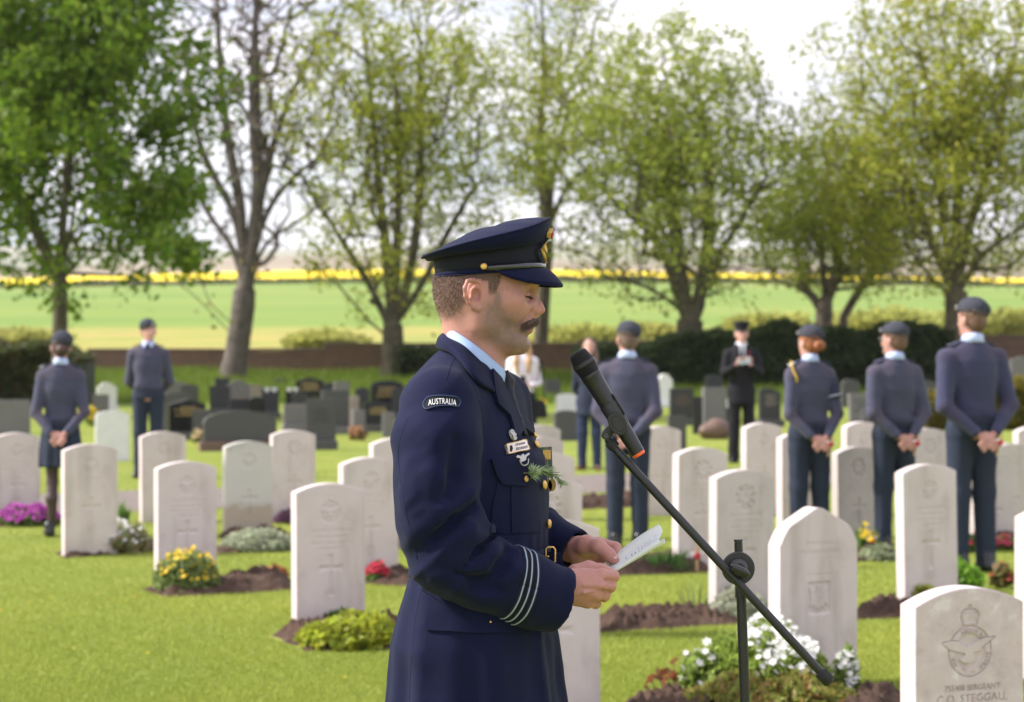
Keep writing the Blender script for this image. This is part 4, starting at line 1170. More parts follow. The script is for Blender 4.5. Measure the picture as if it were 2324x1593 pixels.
# ================================================================ the speaker at the microphone
S0 = 4.15
def Q(px, py, dy=0.0): return np.array(P(px, py, S0 + dy))
def SX(px): return (px - W / 2) / FPX * S0
def SZ(py): return CAMZ - (py - HOR) / FPX * S0

M_navy = mat('navy_wool', (0.0068, 0.0089, 0.0330), rough=0.78, noise=(900, 0.16), bump=0.2, bscale=1500, sheen=0.04, spec=0.08)
M_navy_dark = mat('dark_navy_braid', (0.007, 0.008, 0.016), rough=0.8, noise=(600, 0.3), bump=0.6, bscale=700, spec=0.3)
M_navy_seam = mat('navy_seam', (0.012, 0.014, 0.04), rough=0.9, spec=0.15)
M_skin = mat('skin', (0.5, 0.3, 0.22), rough=0.5, attr='col', noise=(90, 0.07), bump=0.12, bscale=900, sss=0.08, spec=0.35)
M_hair = mat('brown_hair', (0.16, 0.1, 0.07), rough=0.55, attr='col', spec=0.4)
M_gold = mat('gilt_metal', (0.80, 0.50, 0.16), rough=0.25, metal=1.0, bump=0.5, bscale=900)
M_gold_thread = mat('gold_thread', (0.75, 0.47, 0.10), rough=0.45, metal=0.5, bump=0.8, bscale=1200)
M_silver = mat('pewter', (0.5, 0.48, 0.45), rough=0.38, metal=0.9, bump=0.4, bscale=700)
M_shirt = mat('light_blue_shirt', (.34, .46, .70), rough=.8, noise=(300, 0.05), bump=0.1, bscale=2000)
M_lightblue = mat('light_blue_braid', (.27, .33, .46), rough=.7)
M_white_print = mat('white_thread', (0.78, 0.78, 0.78), rough=0.8)
M_patent = mat('patent_leather', (0.01, 0.01, 0.012), rough=0.12, coat=0.6, noise=(60, 0.3), bump=0.15, bscale=120)
M_lash = mat('eyelash', (0.015, 0.01, 0.008), rough=0.7)
M_trouser = mat('navy_trouser', (0.02, 0.024, 0.06), rough=0.8)
M_black_shoe = mat('black_shoe', (0.012, 0.012, 0.013), rough=0.25, bump=0.1, bscale=60)

speaker = empty('person', (SX(1085), S0, 0))
tag(speaker, 'uniformed speaker in navy tunic and peaked cap reading a paper at the microphone', 'person')
YAW = R(18)
FWD = np.array([math.cos(YAW), -math.sin(YAW), 0]); LAT = np.array([math.sin(YAW), math.cos(YAW), 0])

# ---------------- tunic
T_PY = [1700, 1600, 1450, 1330, 1270, 1150, 1040, 1000, 940, 900, 880, 860, 840, 820, 800, 785]
T_CX = [1083, 1083, 1080, 1090, 1092, 1083, 1073, 1062, 1052, 1046, 1044, 1044, 1046, 1050, 1056, 1062]
T_A = [.166, .162, .150, .132, .121, .131, .132, .120, .106, .096, .088, .080, .070, .061, .050, .040]
T_B = [.215, .21, .20, .18, .163, .183, .197, .20, .198, .188, .172, .140, .105, .080, .060, .045]
tz = [SZ(p) for p in T_PY]
tf = Field((SX(850), 3.82, SZ(1705)), (SX(1370), 4.50, SZ(745)), 0.0045)
tf.rings(tz, [SX(c) for c in T_CX], S0, T_A, T_B, rot=-YAW, k=0.0, power=2.25)
shR = Q(1000, 918, -0.165); shL = np.array([SX(1062) + 0.055, S0 + 0.172, SZ(925)])
nk = Q(1046, 862, 0)
tf.cone(nk + [0, -.05, 0], shR + [0, 0.0, .008], .050, .062, k=.05)
tf.cone(nk + [0, .05, 0], shL + [0, 0.0, .008], .050, .062, k=.05)
# front opening of the tunic: shallow V below the throat
# near sleeve
sl = Field((SX(850), 3.82, SZ(1705)), (SX(1370), 4.50, SZ(745)), 0.0045)
arm = [shR, Q(992, 1000, -.19), Q(990, 1100, -.205), Q(995, 1185, -.21), Q(1010, 1265, -.205)]
sl.chain(arm, [.066, .078, .074, .069, .062], k=.03)
fore = [Q(1010, 1265, -.205), Q(1085, 1296, -.19), Q(1175, 1327, -.165), Q(1268, 1358, -.13)]
sl.chain(fore, [.064, .062, .060, .061], k=.03)
sl.ell(Q(1215, 1370, -.15), (.05, .045, .045), k=.03)
# cuff cut square
cd = np.array(fore[-1]) - np.array(fore[-2]); cd /= np.linalg.norm(cd)
g = np.meshgrid(*[a.astype(np.float32) for a in sl.ax], indexing='ij')
ce = np.array(fore[-1]) + cd * 0.004
dcut = (g[0] - ce[0]) * cd[0] + (g[1] - ce[1]) * cd[1] + (g[2] - ce[2]) * cd[2]
sl.F = np.where(dcut > -0.12, np.maximum(sl.F, dcut), sl.F).astype(np.float32)
# hollow mouth of the cuff
sl.cone(ce - cd * .02, ce + cd * .05, .050, .052, k=.006, op='-')
# creases on the sleeve (px, py pairs along each valley, and ridges beside them)
def on_sleeve(px, py, off=0.0):
    best = None; r = [.066, .078, .074, .069, .062]; r2 = [.064, .062, .060, .061]
    for pts, rr in ((arm, r), (fore, r2)):
        for i in range(len(pts) - 1):
            for t in np.linspace(0, 1, 12):
                c = pts[i] * (1 - t) + pts[i + 1] * t; rad = rr[i] * (1 - t) + rr[i + 1] * t
                q = Q(px, py, c[1] - S0); e = math.hypot(q[0] - c[0], q[2] - c[2])
                if e < rad:
                    y = c[1] - math.sqrt(rad * rad - e * e) + off
                    if best is None or y < best: best = y
    if best is None: best = S0 - .2
    return Q(px, py, best - S0)
ridges = [([(1078, 1168), (1040, 1196), (1000, 1240)], .014), ([(1100, 1205), (1062, 1222), (1020, 1262)], .013),
          ([(1135, 1232), (1110, 1262), (1085, 1300)], .012), ([(1060, 1130), (1015, 1165), (960, 1200)], .014),
          ([(990, 1000), (985, 1080), (975, 1150)], .018), ([(1180, 1262), (1165, 1300), (1150, 1335)], .010),
          ([(1000, 1300), (1060, 1335), (1130, 1360)], .012), ([(945, 1050), (942, 1130), (955, 1210)], .014)]
valleys = [([(1118, 1222), (1085, 1246), (1050, 1282)], .006),
           ([(1070, 1150), (1030, 1180), (985, 1222)], .006), ([(1150, 1250), (1135, 1285), (1118, 1315)], .005),
           ([(1035, 1000), (1030, 1080), (1015, 1130)], .008), ([(1020, 1290), (1075, 1318), (1130, 1338)], .006)]
for pts, r in ridges:
    sl.chain([on_sleeve(*p, off=r * 0.66) for p in pts], [r * .6, r, r * .5], k=.030)
for pts, r in valleys:
    sl.chain([on_sleeve(*p, off=-.0035) for p in pts], [r * .35, r * .65, r * .25], k=.024, op='-')
def crumple(x, y, z):
    e = np.asarray(Q(1035, 1245, -.205)); d2 = (x - e[0]) ** 2 + (z - e[2]) ** 2
    w = .55 + 1.1 * np.exp(-d2 / .105 ** 2)
    u = (x - e[0]) * .75 + (z - e[2]) * .66; v = -(x - e[0]) * .66 + (z - e[2]) * .75
    return w * (.0085 * np.abs(vnoise(np.c_[u * 9, y * 10, v * 24], 31)) - .003 + .003 * np.abs(vnoise(np.c_[u * 22, y * 22, v * 44], 32)) - .001)
sl.warp(crumple)
# far sleeve
fa = [shL, shL + np.array([.02, .03, -.14]), Q(1120, 1185, .225), Q(1210, 1212, .15), Q(1306, 1250, .075)]
sl2 = Field((SX(850), 3.82, SZ(1705)), (SX(1370), 4.50, SZ(745)), 0.0045)
sl2.chain(fa, [.07, .068, .060, .056, .0445], k=.03)
cd2 = fa[-1] - fa[-2]; cd2 /= np.linalg.norm(cd2)
ce2 = fa[-1] + cd2 * .004
dcut = (g[0] - ce2[0]) * cd2[0] + (g[1] - ce2[1]) * cd2[1] + (g[2] - ce2[2]) * cd2[2]
sl2.F = np.where(dcut > -0.12, np.maximum(sl2.F, dcut), sl2.F).astype(np.float32)
sl2.cone(ce2 - cd2 * .02, ce2 + cd2 * .05, .036, .038, k=.006, op='-')
# folds over the torso: soft vertical drape, pull at the waist
def drape(x, y, z):
    a = np.arctan2(y - S0, x - SX(1080))
    low = np.clip((SZ(1290) - z) / .25, 0, 1)
    return -(0.0045 * np.sin(a * 9 + 1.0) + .003 * np.sin(a * 17)) * low - .0016 * np.sin(a * 23 + z * 30) * np.clip(1 - np.abs(z - SZ(1270)) / .09, 0, 1)
tf.warp(drape)
tf.warp(lambda x, y, z: .0055 * np.abs(vnoise(np.c_[x * 8 + z * 5, y * 8, z * 10], 21)) - .0018 + .0016 * np.abs(vnoise(np.c_[x * 26, y * 26, z * 30], 22)) - .0005)
# waist nip of the belt
def smin(a, b, k):
    hh = np.maximum(k - np.abs(a - b), 0) / k
    return np.minimum(a, b) - hh * hh * k * .25
body_only = tf.F.copy()
tf.F = smin(smin(tf.F, sl.F, .010), sl2.F, .010).astype(np.float32)
tf.F[:, :, 0] = 0.1
# armhole seam line on the near side: shallow groove
seam = [(1060, 868), (1085, 905), (1093, 950), (1096, 1010), (1094, 1070), (1082, 1130)]
V, Fq = tf.mesh(); V = relax(V, Fq, 2, .5)
tunic_me = mesh_np('tunic', V, Fq)
tunic = link('tunic', tunic_me, M_navy, speaker)
BV = BVHTree.FromPolygons([tuple(v) for v in V], [tuple(int(i) for i in f) for f in Fq])
tb = Field((SX(850), 3.82, SZ(1705)), (SX(1370), 4.50, SZ(745)), 0.0045); tb.F = body_only
VB, FB = tb.mesh()
BT = BVHTree.FromPolygons([tuple(v) for v in VB], [tuple(int(i) for i in f) for f in FB])
CAMP = Vector((0, 0, CAMZ))

def hit(px, py, off=0.0, tree=None, guess=4.05):
    tree = tree or BV
    d = (P(px, py, 4.0) - CAMP).normalized()
    h = tree.ray_cast(CAMP, d)
    if h[0] is None:
        q = P(px, py, guess); h = tree.find_nearest(q)
    n = h[1]
    if n.dot(d) > 0: n = -n
    return np.array(h[0] + n * off), np.array(n)

def patch(name, poly, material, parent, off=.002, thick=.004, res=14, tree=None, two=None, smooth=True, guess=4.05):
    """cloth piece cut to a polygon (frame coordinates) and laid on the surface below it, with real thickness"""
    poly = np.array(poly, float)
    bm = bmesh.new()
    vs = [bm.verts.new((p[0], p[1], 0)) for p in poly]
    bm.faces.new(vs)
    bmesh.ops.triangulate(bm, faces=bm.faces[:])
    for _ in range(6):
        es = [e for e in bm.edges if e.calc_length() > res]
        if not es: break
        bmesh.ops.subdivide_edges(bm, edges=es, cuts=1)
        bmesh.ops.triangulate(bm, faces=bm.faces[:])
    bm.verts.ensure_lookup_table()
    top, nn = [], []
    for v in bm.verts:
        p, n = hit(v.co.x, v.co.y, off, tree, guess); top.append(p); nn.append(n)
    top = np.array(top); nn = np.array(nn)
    bm.verts.index_update()
    faces = [[v.index for v in f.verts] for f in bm.faces]
    loops = [e for e in bm.edges if len(e.link_faces) == 1]
    nv = len(top)
    # orient faces towards the camera
    Vv = np.concatenate([top + nn * thick, top - nn * .003])
    F2 = []
    for f in faces:
        a, b, c = Vv[f[0]], Vv[f[1]], Vv[f[2]]
        if np.dot(np.cross(b - a, c - a), nn[f[0]]) < 0: f = f[::-1]
        F2.append(f); F2.append([i + nv for i in f[::-1]])
    for e in loops:
        i, j = e.verts[0].index, e.verts[1].index
        F2.append([i, j, j + nv, i + nv])
    bm.free()
    me = bpy.data.meshes.new(name); me.from_pydata([tuple(v) for v in Vv], [], F2)
    b2 = bmesh.new(); b2.from_mesh(me); bmesh.ops.recalc_face_normals(b2, faces=b2.faces[:]); b2.to_mesh(me); b2.free()
    if smooth:
        for p in me.polygons: p.use_smooth = True
        me.set_sharp_from_angle(angle=R(50))
    return link(name, me, material, parent)

def cord(name, pts, r, material, parent, off=.001, n=6, m=24, tree=None, closed=False):
    pp = spline([hit(x, y, off, tree)[0] for x, y in spline(pts, m)], m)
    V, F = tube_np(pp, r, n, closed=closed)
    return link(name, mesh_np(name, V, F), material, parent)

# pocket flaps, pockets, seams
patch('breast_pocket_flap', [(1111, 1044), (1155, 1036), (1203, 1028), (1212, 1058), (1216, 1086), (1187, 1103), (1160, 1101), (1136, 1099), (1124, 1080)], M_navy, tunic, off=.003, thick=.005)
patch('breast_pocket', [(1128, 1095), (1213, 1090), (1222, 1150), (1225, 1206), (1160, 1212), (1112, 1208), (1116, 1150)], M_navy, tunic, off=-.0005, thick=.003)
patch('pocket_pleat', [(1156, 1102), (1178, 1103), (1180, 1160), (1178, 1208), (1158, 1209)], M_navy, tunic, off=.002, thick=.003)
patch('skirt_pocket_flap', [(984, 1328), (1080, 1345), (1222, 1352), (1228, 1434), (1100, 1437), (970, 1430)], M_navy, tunic, off=.003, thick=.006, res=18, tree=BT)
patch('skirt_pocket', [(973, 1428), (1224, 1434), (1225, 1592), (1222, 1680), (950, 1680), (955, 1592)], M_navy, tunic, off=.0, thick=.004, res=20, tree=BT)
for pts in ([(1058, 850), (1082, 893), (1095, 950), (1099, 1010), (1097, 1070), (1086, 1128)], [(966, 1306), (945, 1390), (935, 1480), (929, 1592)],
            [(1040, 800), (1024, 828), (1012, 862)], [(925, 950), (905, 1010), (908, 1080), (925, 1180), (948, 1270)],
            [(1120, 1215), (1150, 1218), (1200, 1216)]):
    cord('seam', pts, .0008, M_navy_seam, tunic, off=-.0001)
# small gilt hook in the flap
cord('eyelet', [(1110, 1396), (1110.5, 1414)], .0012, M_navy_seam, tunic, off=.008, tree=BT)
V, F = tube_np([hit(1110.5, 1412, .009, BT)[0] + [0, 0, .002], hit(1110.5, 1412, .010, BT)[0] - [0, 0, .002]], .0022, 8)
link('flap_hook', mesh_np('flap_hook', V, F), M_gold, tunic)

# collar and lapels (rolled cloth laid over the shoulders)
def loft(name, rows, material, parent, n=40, thick=.004, solid=True):
    """surface through several 3-D guide curves"""
    G = np.array([spline(r, n) for r in rows])
    m = G.shape[0]
    if m < 8:
        G = np.stack([spline(G[:, j], 9) for j in range(n)], 1); m = 9
    V = G.reshape(-1, 3)
    F = [(i * n + j, i * n + j + 1, (i + 1) * n + j + 1, (i + 1) * n + j) for i in range(m - 1) for j in range(n - 1)]
    me = bpy.data.meshes.new(name); me.from_pydata([tuple(v) for v in V], [], F)
    for p in me.polygons: p.use_smooth = True
    o = link(name, me, material, parent)
    if solid:
        md = o.modifiers.new('thickness', 'SOLIDIFY'); md.thickness = thick; md.offset = 0
    return o
def mir(p): return np.array([p[0], 2 * S0 - p[1], p[2]])
def ring(pts):
    a = [Q(*p) for p in pts]
    return [mir(p) for p in a[::-1][:-1] if True][:-0 or None] + a if abs(pts[0][2]) > 1e-6 else [mir(p) for p in a[:0:-1]] + a
sc_top = [(1019, 746, 0), (1029, 751, -.042), (1057, 768, -.064), (1093, 795, -.066), (1122, 820, -.047), (1138, 832, -.018)]
sc_mid = [(1014, 752, 0), (1024, 760, -.050), (1053, 778, -.074), (1086, 803, -.077), (1118, 832, -.058), (1146, 848, -.024)]
sc_low = [(1010, 766, 0), (1020, 778, -.054), (1048, 795, -.082), (1078, 822, -.086), (1108, 850, -.070), (1142, 876, -.036)]
loft('shirt_collar', [ring(sc_top), ring(sc_mid), ring(sc_low)], M_shirt, speaker, n=60, thick=.003)
loft('collar_stand', [ring([(1022, 752, 0), (1032, 757, -.040), (1058, 775, -.060), (1093, 802, -.062), (1120, 826, -.044), (1136, 838, -.014)]),
                      ring([(1018, 780, 0), (1028, 790, -.042), (1055, 812, -.062), (1088, 838, -.064), (1118, 858, -.044), (1142, 866, -.012)])], M_shirt, speaker, n=60, thick=.003)
# tunic collar: rolled over, outer edge lying on the shoulders
top = [(1007, 757, 0), (1018, 768, -.056), (1049, 784, -.086), (1080, 811, -.091), (1110, 841, -.078), (1128, 862, -.062)]
fold = [(1002, 760, 0), (1012, 770, -.062), (1045, 786, -.094), (1076, 815, -.100), (1106, 845, -.088), (1124, 866, -.070)]
low = [(992, 790), (1008, 800), (1029, 812), (1057, 845), (1082, 873), (1116, 891)]
lowp = []
for i, (x, y) in enumerate(low):
    lowp.append(hit(x, y, .006)[0] if i > 0 else Q(991, 789, 0))
midp = [(np.array(Q(*f)) * .5 + l * .5 + np.array([-.002, -.004, .004])) for f, l in zip(fold, lowp)]
def mring(a): return [mir(p) for p in a[:0:-1]] + list(a)
loft('collar', [mring([Q(*p) for p in top]), mring([Q(*p) for p in fold]), mring(midp), mring(lowp)], M_navy, tunic, n=70, thick=.004)
lap = [(1111, 840), (1128, 858), (1143, 876), (1160, 897), (1172, 916), (1186, 942), (1197, 966), (1207, 990), (1198, 985), (1182, 973), (1150, 945), (1124, 918), (1117, 893)]
lapel_o = patch('lapel', lap, M_navy, tunic, off=.004, thick=.005, res=10)
# far lapel mirrored over the middle plane of the chest
ctr = np.array([SX(1062), S0, 0])
def mirror_body(p):
    d = np.dot(p - ctr, LAT); return p - 2 * d * LAT
me = lapel_o.data.copy()
for v in me.vertices:
    d0 = BV.find_nearest(v.co); gap = (v.co - d0[0]).dot(d0[1])
    h = BV.find_nearest(Vector(mirror_body(np.array(v.co)))); v.co = h[0] + h[1] * max(gap, -.003)
me.flip_normals()
link('lapel', me, M_navy, tunic)
# tie
tie_pts = [Q(1148, 853, -.004), Q(1154, 866, -.006), Q(1156, 884, -.012), Q(1164, 912, -.02), Q(1178, 950, -.03), Q(1192, 985, -.036)]
tfld = Field((SX(1125), 4.03, SZ(1010)), (SX(1235), 4.25, SZ(835)), .002)
tfld.chain(tie_pts[:3], [.009, .0115, .008], k=.006)
tfld.chain(tie_pts[2:], [.008, .007, .006, .005], k=.006)
V, F = tfld.mesh(); V[:, 0] += 0
link('necktie', mesh_np('necktie', V, F), mat('black_tie', (0.008, 0.009, 0.016), rough=.6, noise=(500, .2), bump=.2, bscale=900), speaker)

# belt with buckle
bz = [(1247, 1.0), (1262, 1.0), (1280, 1.0), (1294, 1.0)]
rows = []
btree = None
bf = Field((SX(850), 3.9, SZ(1400)), (SX(1370), 4.42, SZ(1150)), .006)
bf.rings(tz, [SX(c) for c in T_CX], S0, T_A, T_B, rot=-YAW, k=0.0, power=2.25)
Vb, Fb = bf.mesh()
BB = BVHTree.FromPolygons([tuple(v) for v in Vb], [tuple(int(i) for i in f) for f in Fb])
for py, _ in bz:
    row = []
    for a in np.linspace(0, 2 * math.pi, 65):
        z = SZ(py) + .004 * math.cos(a)
        o = Vector((SX(1090), S0, z)); d = Vector((math.cos(a - YAW), math.sin(a - YAW), 0))
        h = BB.ray_cast(o + d * .5, -d)
        row.append(np.array(h[0]) + np.array(d) * (.006 if py in (1247, 1294) else .0075))
    rows.append(row)
n = 65
V = np.concatenate(rows); F = [(i * n + j, i * n + j + 1, (i + 1) * n + j + 1, (i + 1) * n + j) for i in range(3) for j in range(n - 1)]
me = bpy.data.meshes.new('belt'); me.from_pydata([tuple(v) for v in V], [], F)
for p in me.polygons: p.use_smooth = True
belt = link('belt', me, M_navy, tunic); belt.modifiers.new('thickness', 'SOLIDIFY').thickness = -.004
# loose tongue of the belt beyond the buckle
tg = [Q(1236, 1252, -.05), Q(1258, 1252, -.055), Q(1272, 1256, -.052), Q(1277, 1266, -.05), Q(1272, 1283, -.05), Q(1256, 1287, -.055), Q(1236, 1287, -.05)]
me = bpy.data.meshes.new('belt_tongue'); me.from_pydata([tuple(v) for v in tg], [], [list(range(7))])
o = link('belt_tongue', me, M_navy, tunic); o.modifiers.new('thickness', 'SOLIDIFY').thickness = .004
bk = [(1239, 1246), (1243, 1242), (1256, 1242), (1260, 1247), (1260, 1273), (1256, 1278), (1243, 1278), (1239, 1273)]
V, F = tube_np([Q(x, y, -.064) for x, y in bk], .0019, 8, closed=True)
link('belt_buckle', mesh_np('belt_buckle', V, F), M_gold, tunic)
V, F = tube_np([Q(1239, 1263, -.064), Q(1246, 1263, -.068)], .0018, 8)
link('buckle_prong', mesh_np('buckle_prong', V, F), M_gold, tunic)

# buttons
def button(px, py, r, off=.004):
    p, nrm = hit(px, py, off)
    bm = bmesh.new()
    bmesh.ops.create_uvsphere(bm, u_segments=16, v_segments=8, radius=r)
    q = Vector(nrm).to_track_quat('Z', 'Y')
    for v in bm.verts:
        a = math.atan2(v.co.y, v.co.x)
        rr = 1 + .05 * math.sin(a * 5) * (v.co.z / r)
        v.co = Vector(p) + q @ Vector((v.co.x * rr, v.co.y * rr, v.co.z * .55))
    return link('button', bm_mesh('button', bm, True), M_gold, tunic)
for x, y, r in ((1213, 1012, .0085), (1229, 1101, .0095), (1239, 1189, .0095), (1185, 1087, .0065), (1206, 992, .006)):
    button(x, y, r, .006 if r > .007 else .009)

# sleeve lace: three pale stripes on black, round each cuff
sleeve_tree = {}
def sleeve_rings(F_arr, axis_a, axis_b, fr, base, extra=0.0):
    f2 = Field((SX(850), 3.82, SZ(1705)), (SX(1370), 4.50, SZ(745)), 0.0045); f2.F = F_arr
    Vs, Fs = f2.mesh(); Vs = relax(Vs, Fs, 2, .5)
    tr = BVHTree.FromPolygons([tuple(v) for v in Vs], [tuple(int(i) for i in f) for f in Fs])
    ax = axis_b - axis_a; ax /= np.linalg.norm(ax)
    u = np.cross(ax, [0, 0, 1.0]); u /= np.linalg.norm(u); w = np.cross(ax, u)
    for t0, hw, off, m_, nm in fr:
        rows = []
        for s in (-hw, hw):
            row = []
            for a in np.linspace(0, 2 * math.pi, 49):
                d = math.cos(a) * u + math.sin(a) * w
                c = axis_a + ax * (t0 + s + extra * math.sin(a))
                h = tr.ray_cast(Vector(c + d * .13), Vector(-d), .13)
                row.append(np.array(h[0]) + d * off if h[0] is not None else c + d * .055)
            rows.append(row)
        n = 49
        V = np.concatenate(rows); F = [(j, j + 1, n + j + 1, n + j) for j in range(n - 1)]
        me = bpy.data.meshes.new(nm); me.from_pydata([tuple(v) for v in V], [], F)
        for p in me.polygons: p.use_smooth = True
        o = link(nm, me, m_, base); o.modifiers.new('thickness', 'SOLIDIFY').thickness = .0012
L1 = np.linalg.norm(fore[-1] - fore[-2])
fr = []
for t in (.0, .0125, .0265):
    t -= .006
    fr += [(t - .014, .0058, .0012, M_navy_dark, 'sleeve_braid'), (t - .014, .0013, .0026, M_lightblue, 'rank_stripe')]
sleeve_rings(sl.F, np.array(fore[-2]), np.array(fore[-1]), fr, tunic, extra=.006)
sleeve_rings(sl2.F, np.array(fa[-2]), np.array(fa[-1]), [(t + .012, w, o_, m_, nm) for t, w, o_, m_, nm in fr], tunic)

# shoulder flash
fl = []
for a in np.linspace(0, 1, 13): fl.append((968 + 68 * a, 905 - 6 * math.sin(a * math.pi) - 0))
top_e = [(966, 909), (972, 903), (986, 900), (1003, 899), (1020, 900), (1034, 902), (1041, 908), (1043, 916), (1038, 925), (1022, 922.5), (1003, 922.5), (986, 925), (970, 930), (963, 926), (962, 917)]
flash = patch('shoulder_flash', top_e, M_navy_dark, tunic, off=.001, thick=.0022, res=9)
cord('flash_border', top_e + top_e[:1], .0011, mat('blue_edge', (.03, .05, .12), rough=.8), flash, off=.0035, m=60)
def surface_text(s, cx, cy, w_px, h_px, material, parent, name, off=.0035, arc=0.0, slant=0.0, tree=None, guess=4.05):
    me = text_mesh(s, 1.0, .03, spacing=1.05)
    n = len(me.vertices); c = np.empty(n * 3, np.float32); me.vertices.foreach_get('co', c); c = c.reshape(-1, 3)
    x0, x1 = c[:, 0].min(), c[:, 0].max(); y0, y1 = c[:, 1].min(), c[:, 1].max()
    u = (c[:, 0] - (x0 + x1) / 2) / (x1 - x0) * w_px; v = -(c[:, 1] - (y0 + y1) / 2) / (y1 - y0) * h_px
    out = []
    for i in range(n):
        x = cx + u[i]; y = cy + v[i] + arc * ((u[i] / (w_px / 2)) ** 2) + slant * u[i]
        p, nn = hit(x, y, off + (.0006 if c[i, 2] > 0 else 0), tree, guess); out.append(p)
    me.vertices.foreach_set('co', np.array(out, np.float32).ravel()); me.update()
    return link(name, me, material, parent)
surface_text('AUSTRALIA', 1003.5, 912.5, 61, 13.5, M_white_print, flash, 'flash_lettering', arc=4.0)

# chest badges
def flat_disc(name, px, py, rx, material, parent, off, th, squash=1.0, n=20):
    p, nr = hit(px, py, off)
    q = Vector(nr).to_track_quat('Z', 'Y')
    bm = bmesh.new()
    bmesh.ops.create_cone(bm, cap_ends=True, segments=n, radius1=rx, radius2=rx * .93, depth=th)
    for v in bm.verts: v.co = Vector(p) + q @ Vector((v.co.x, v.co.y * squash, v.co.z))
    return link(name, bm_mesh(name, bm), material, parent), p, nr
bd, bp_, bn = flat_disc('round_badge', 1160, 988.5, .0118, M_silver, tunic, .005, .003)
def eagle(name, px, py, wpx, hpx, material, parent, off, slant=0.0, th=.0015, tree=None):
    """spread wings, body, tail"""
    sh = [(-1, -.55), (-.75, -.75), (-.35, -.35), (-.12, -.3), (-.1, -.7), (.05, -.85), (.14, -.62), (.12, -.3), (.35, -.35), (.75, -.75), (1, -.55),
          (.8, -.1), (.5, .15), (.2, .2), (.15, .45), (.32, .9), (0, 1.0), (-.32, .9), (-.15, .45), (-.2, .2), (-.5, .15), (-.8, -.1)]
    return patch(name, [(px + x * wpx / 2, py + y * hpx / 2 + slant * x * wpx / 2) for x, y in sh], material, parent, off=off, thick=th, res=8, tree=tree)
eagle('badge_eagle', 1160, 989, 17, 15, M_silver, bd, .007)
tagp = patch('name_badge', [(1143.5, 1011), (1187.5, 1001.5), (1195, 1023), (1149.5, 1032.5)], mat('brushed_plate', (.72, .62, .55), rough=.35, metal=.7), tunic, off=.004, thick=.003, res=10, smooth=False)
cord('badge_rim', [(1143.5, 1011), (1165, 1006.2), (1187.5, 1001.5), (1191, 1012), (1195, 1023), (1172, 1027.7), (1149.5, 1032.5), (1146.5, 1022), (1143.5, 1011)], .0009, M_gold, tagp, off=.0068, m=60)
patch('badge_emblem', [(1151, 1015), (1156, 1014), (1158, 1022), (1155, 1029), (1151, 1028)], M_navy_dark, tagp, off=.0066, thick=.0006, res=10)
M_grey_print = mat('grey_print', (.28, .26, .28), rough=.8)
surface_text('ATAMAN', 1174, 1011, 22, 5.6, M_grey_print, tagp, 'badge_lettering', off=.0072, slant=-.2)
surface_text('ISKENDER', 1178, 1020, 26, 6, M_grey_print, tagp, 'badge_lettering', off=.0072, slant=-.2)
wb = eagle('wing_badge', 1177, 1042, 31, 15, M_silver, tunic, .0095, slant=-.2, th=.002)
cord('wreath', [(1170, 1047), (1173, 1054), (1180, 1057), (1187, 1053), (1189, 1045)], .0014, M_silver, wb, off=.0105)

# medals on the far breast, standing off the cloth
def medal_pt(px, py): return Q(px, py, .045)
mb = MB()
medals = empty('medal_bar', Q(1238, 1060, .045)); medals.parent = speaker; medals.matrix_parent_inverse = parent_world(speaker).inverted()
rib_cols = [(.05, .12, .05), (.35, .22, .05), (.02, .03, .12)]
for i, (x0, x1, yb) in enumerate(((1226, 1235, 1086), (1235, 1244, 1088), (1244, 1252, 1085))):
    p = [medal_pt(x0, 1015 - i * .6), medal_pt(x1, 1014.5 - i * .6), medal_pt(x1 + 3, yb), medal_pt(x0 + 3, yb)]
    me = bpy.data.meshes.new('ribbon'); me.from_pydata([tuple(v) for v in p], [], [(0, 1, 2, 3)])
    mt = mat('medal_ribbon_%d' % i, rib_cols[i], rough=.8)
    N, L = mt.node_tree.nodes, mt.node_tree.links
    wv = N.new('ShaderNodeTexWave'); wv.inputs['Scale'].default_value = 90; wv.bands_direction = 'X'
    tcn = N.new('ShaderNodeTexCoord'); L.new(tcn.outputs['Object'], wv.inputs['Vector'])
    cr = N.new('ShaderNodeValToRGB'); cr.color_ramp.interpolation = 'CONSTANT'
    cs = [(0, rib_cols[i]), (.35, (.45, .35, .28)), (.5, (.03, .05, .14)), (.75, (.06, .16, .07))]
    while len(cr.color_ramp.elements) < 4: cr.color_ramp.elements.new(.5)
    for e, (q_, c_) in zip(cr.color_ramp.elements, cs): e.position = q_; e.color = (*c_, 1)
    L.new(wv.outputs['Fac'], cr.inputs['Fac']); L.new(cr.outputs['Color'], N['Principled BSDF'].inputs['Base Color'])
    o = link('ribbon', me, mt, medals); o.modifiers.new('thickness', 'SOLIDIFY').thickness = .004
    bm = bmesh.new(); bmesh.ops.create_cone(bm, cap_ends=True, segments=18, radius1=.0105, radius2=.0105, depth=.003)
    for v in bm.verts: v.co = Vector((v.co.x * .72, v.co.z, v.co.y * 1.25)) + Vector(medal_pt((x0 + x1) / 2 + 5, yb + 15))
    link('medal', bm_mesh('medal', bm), mat('bronze_medal', (.25, .17, .08), rough=.3, metal=1.0), medals)
bm = bmesh.new(); bm_box(bm, Q(1241, 1032, .040), (.0155, .003, .019), bev=.001)
link('clasp', bm_mesh('clasp', bm), M_gold, medals)

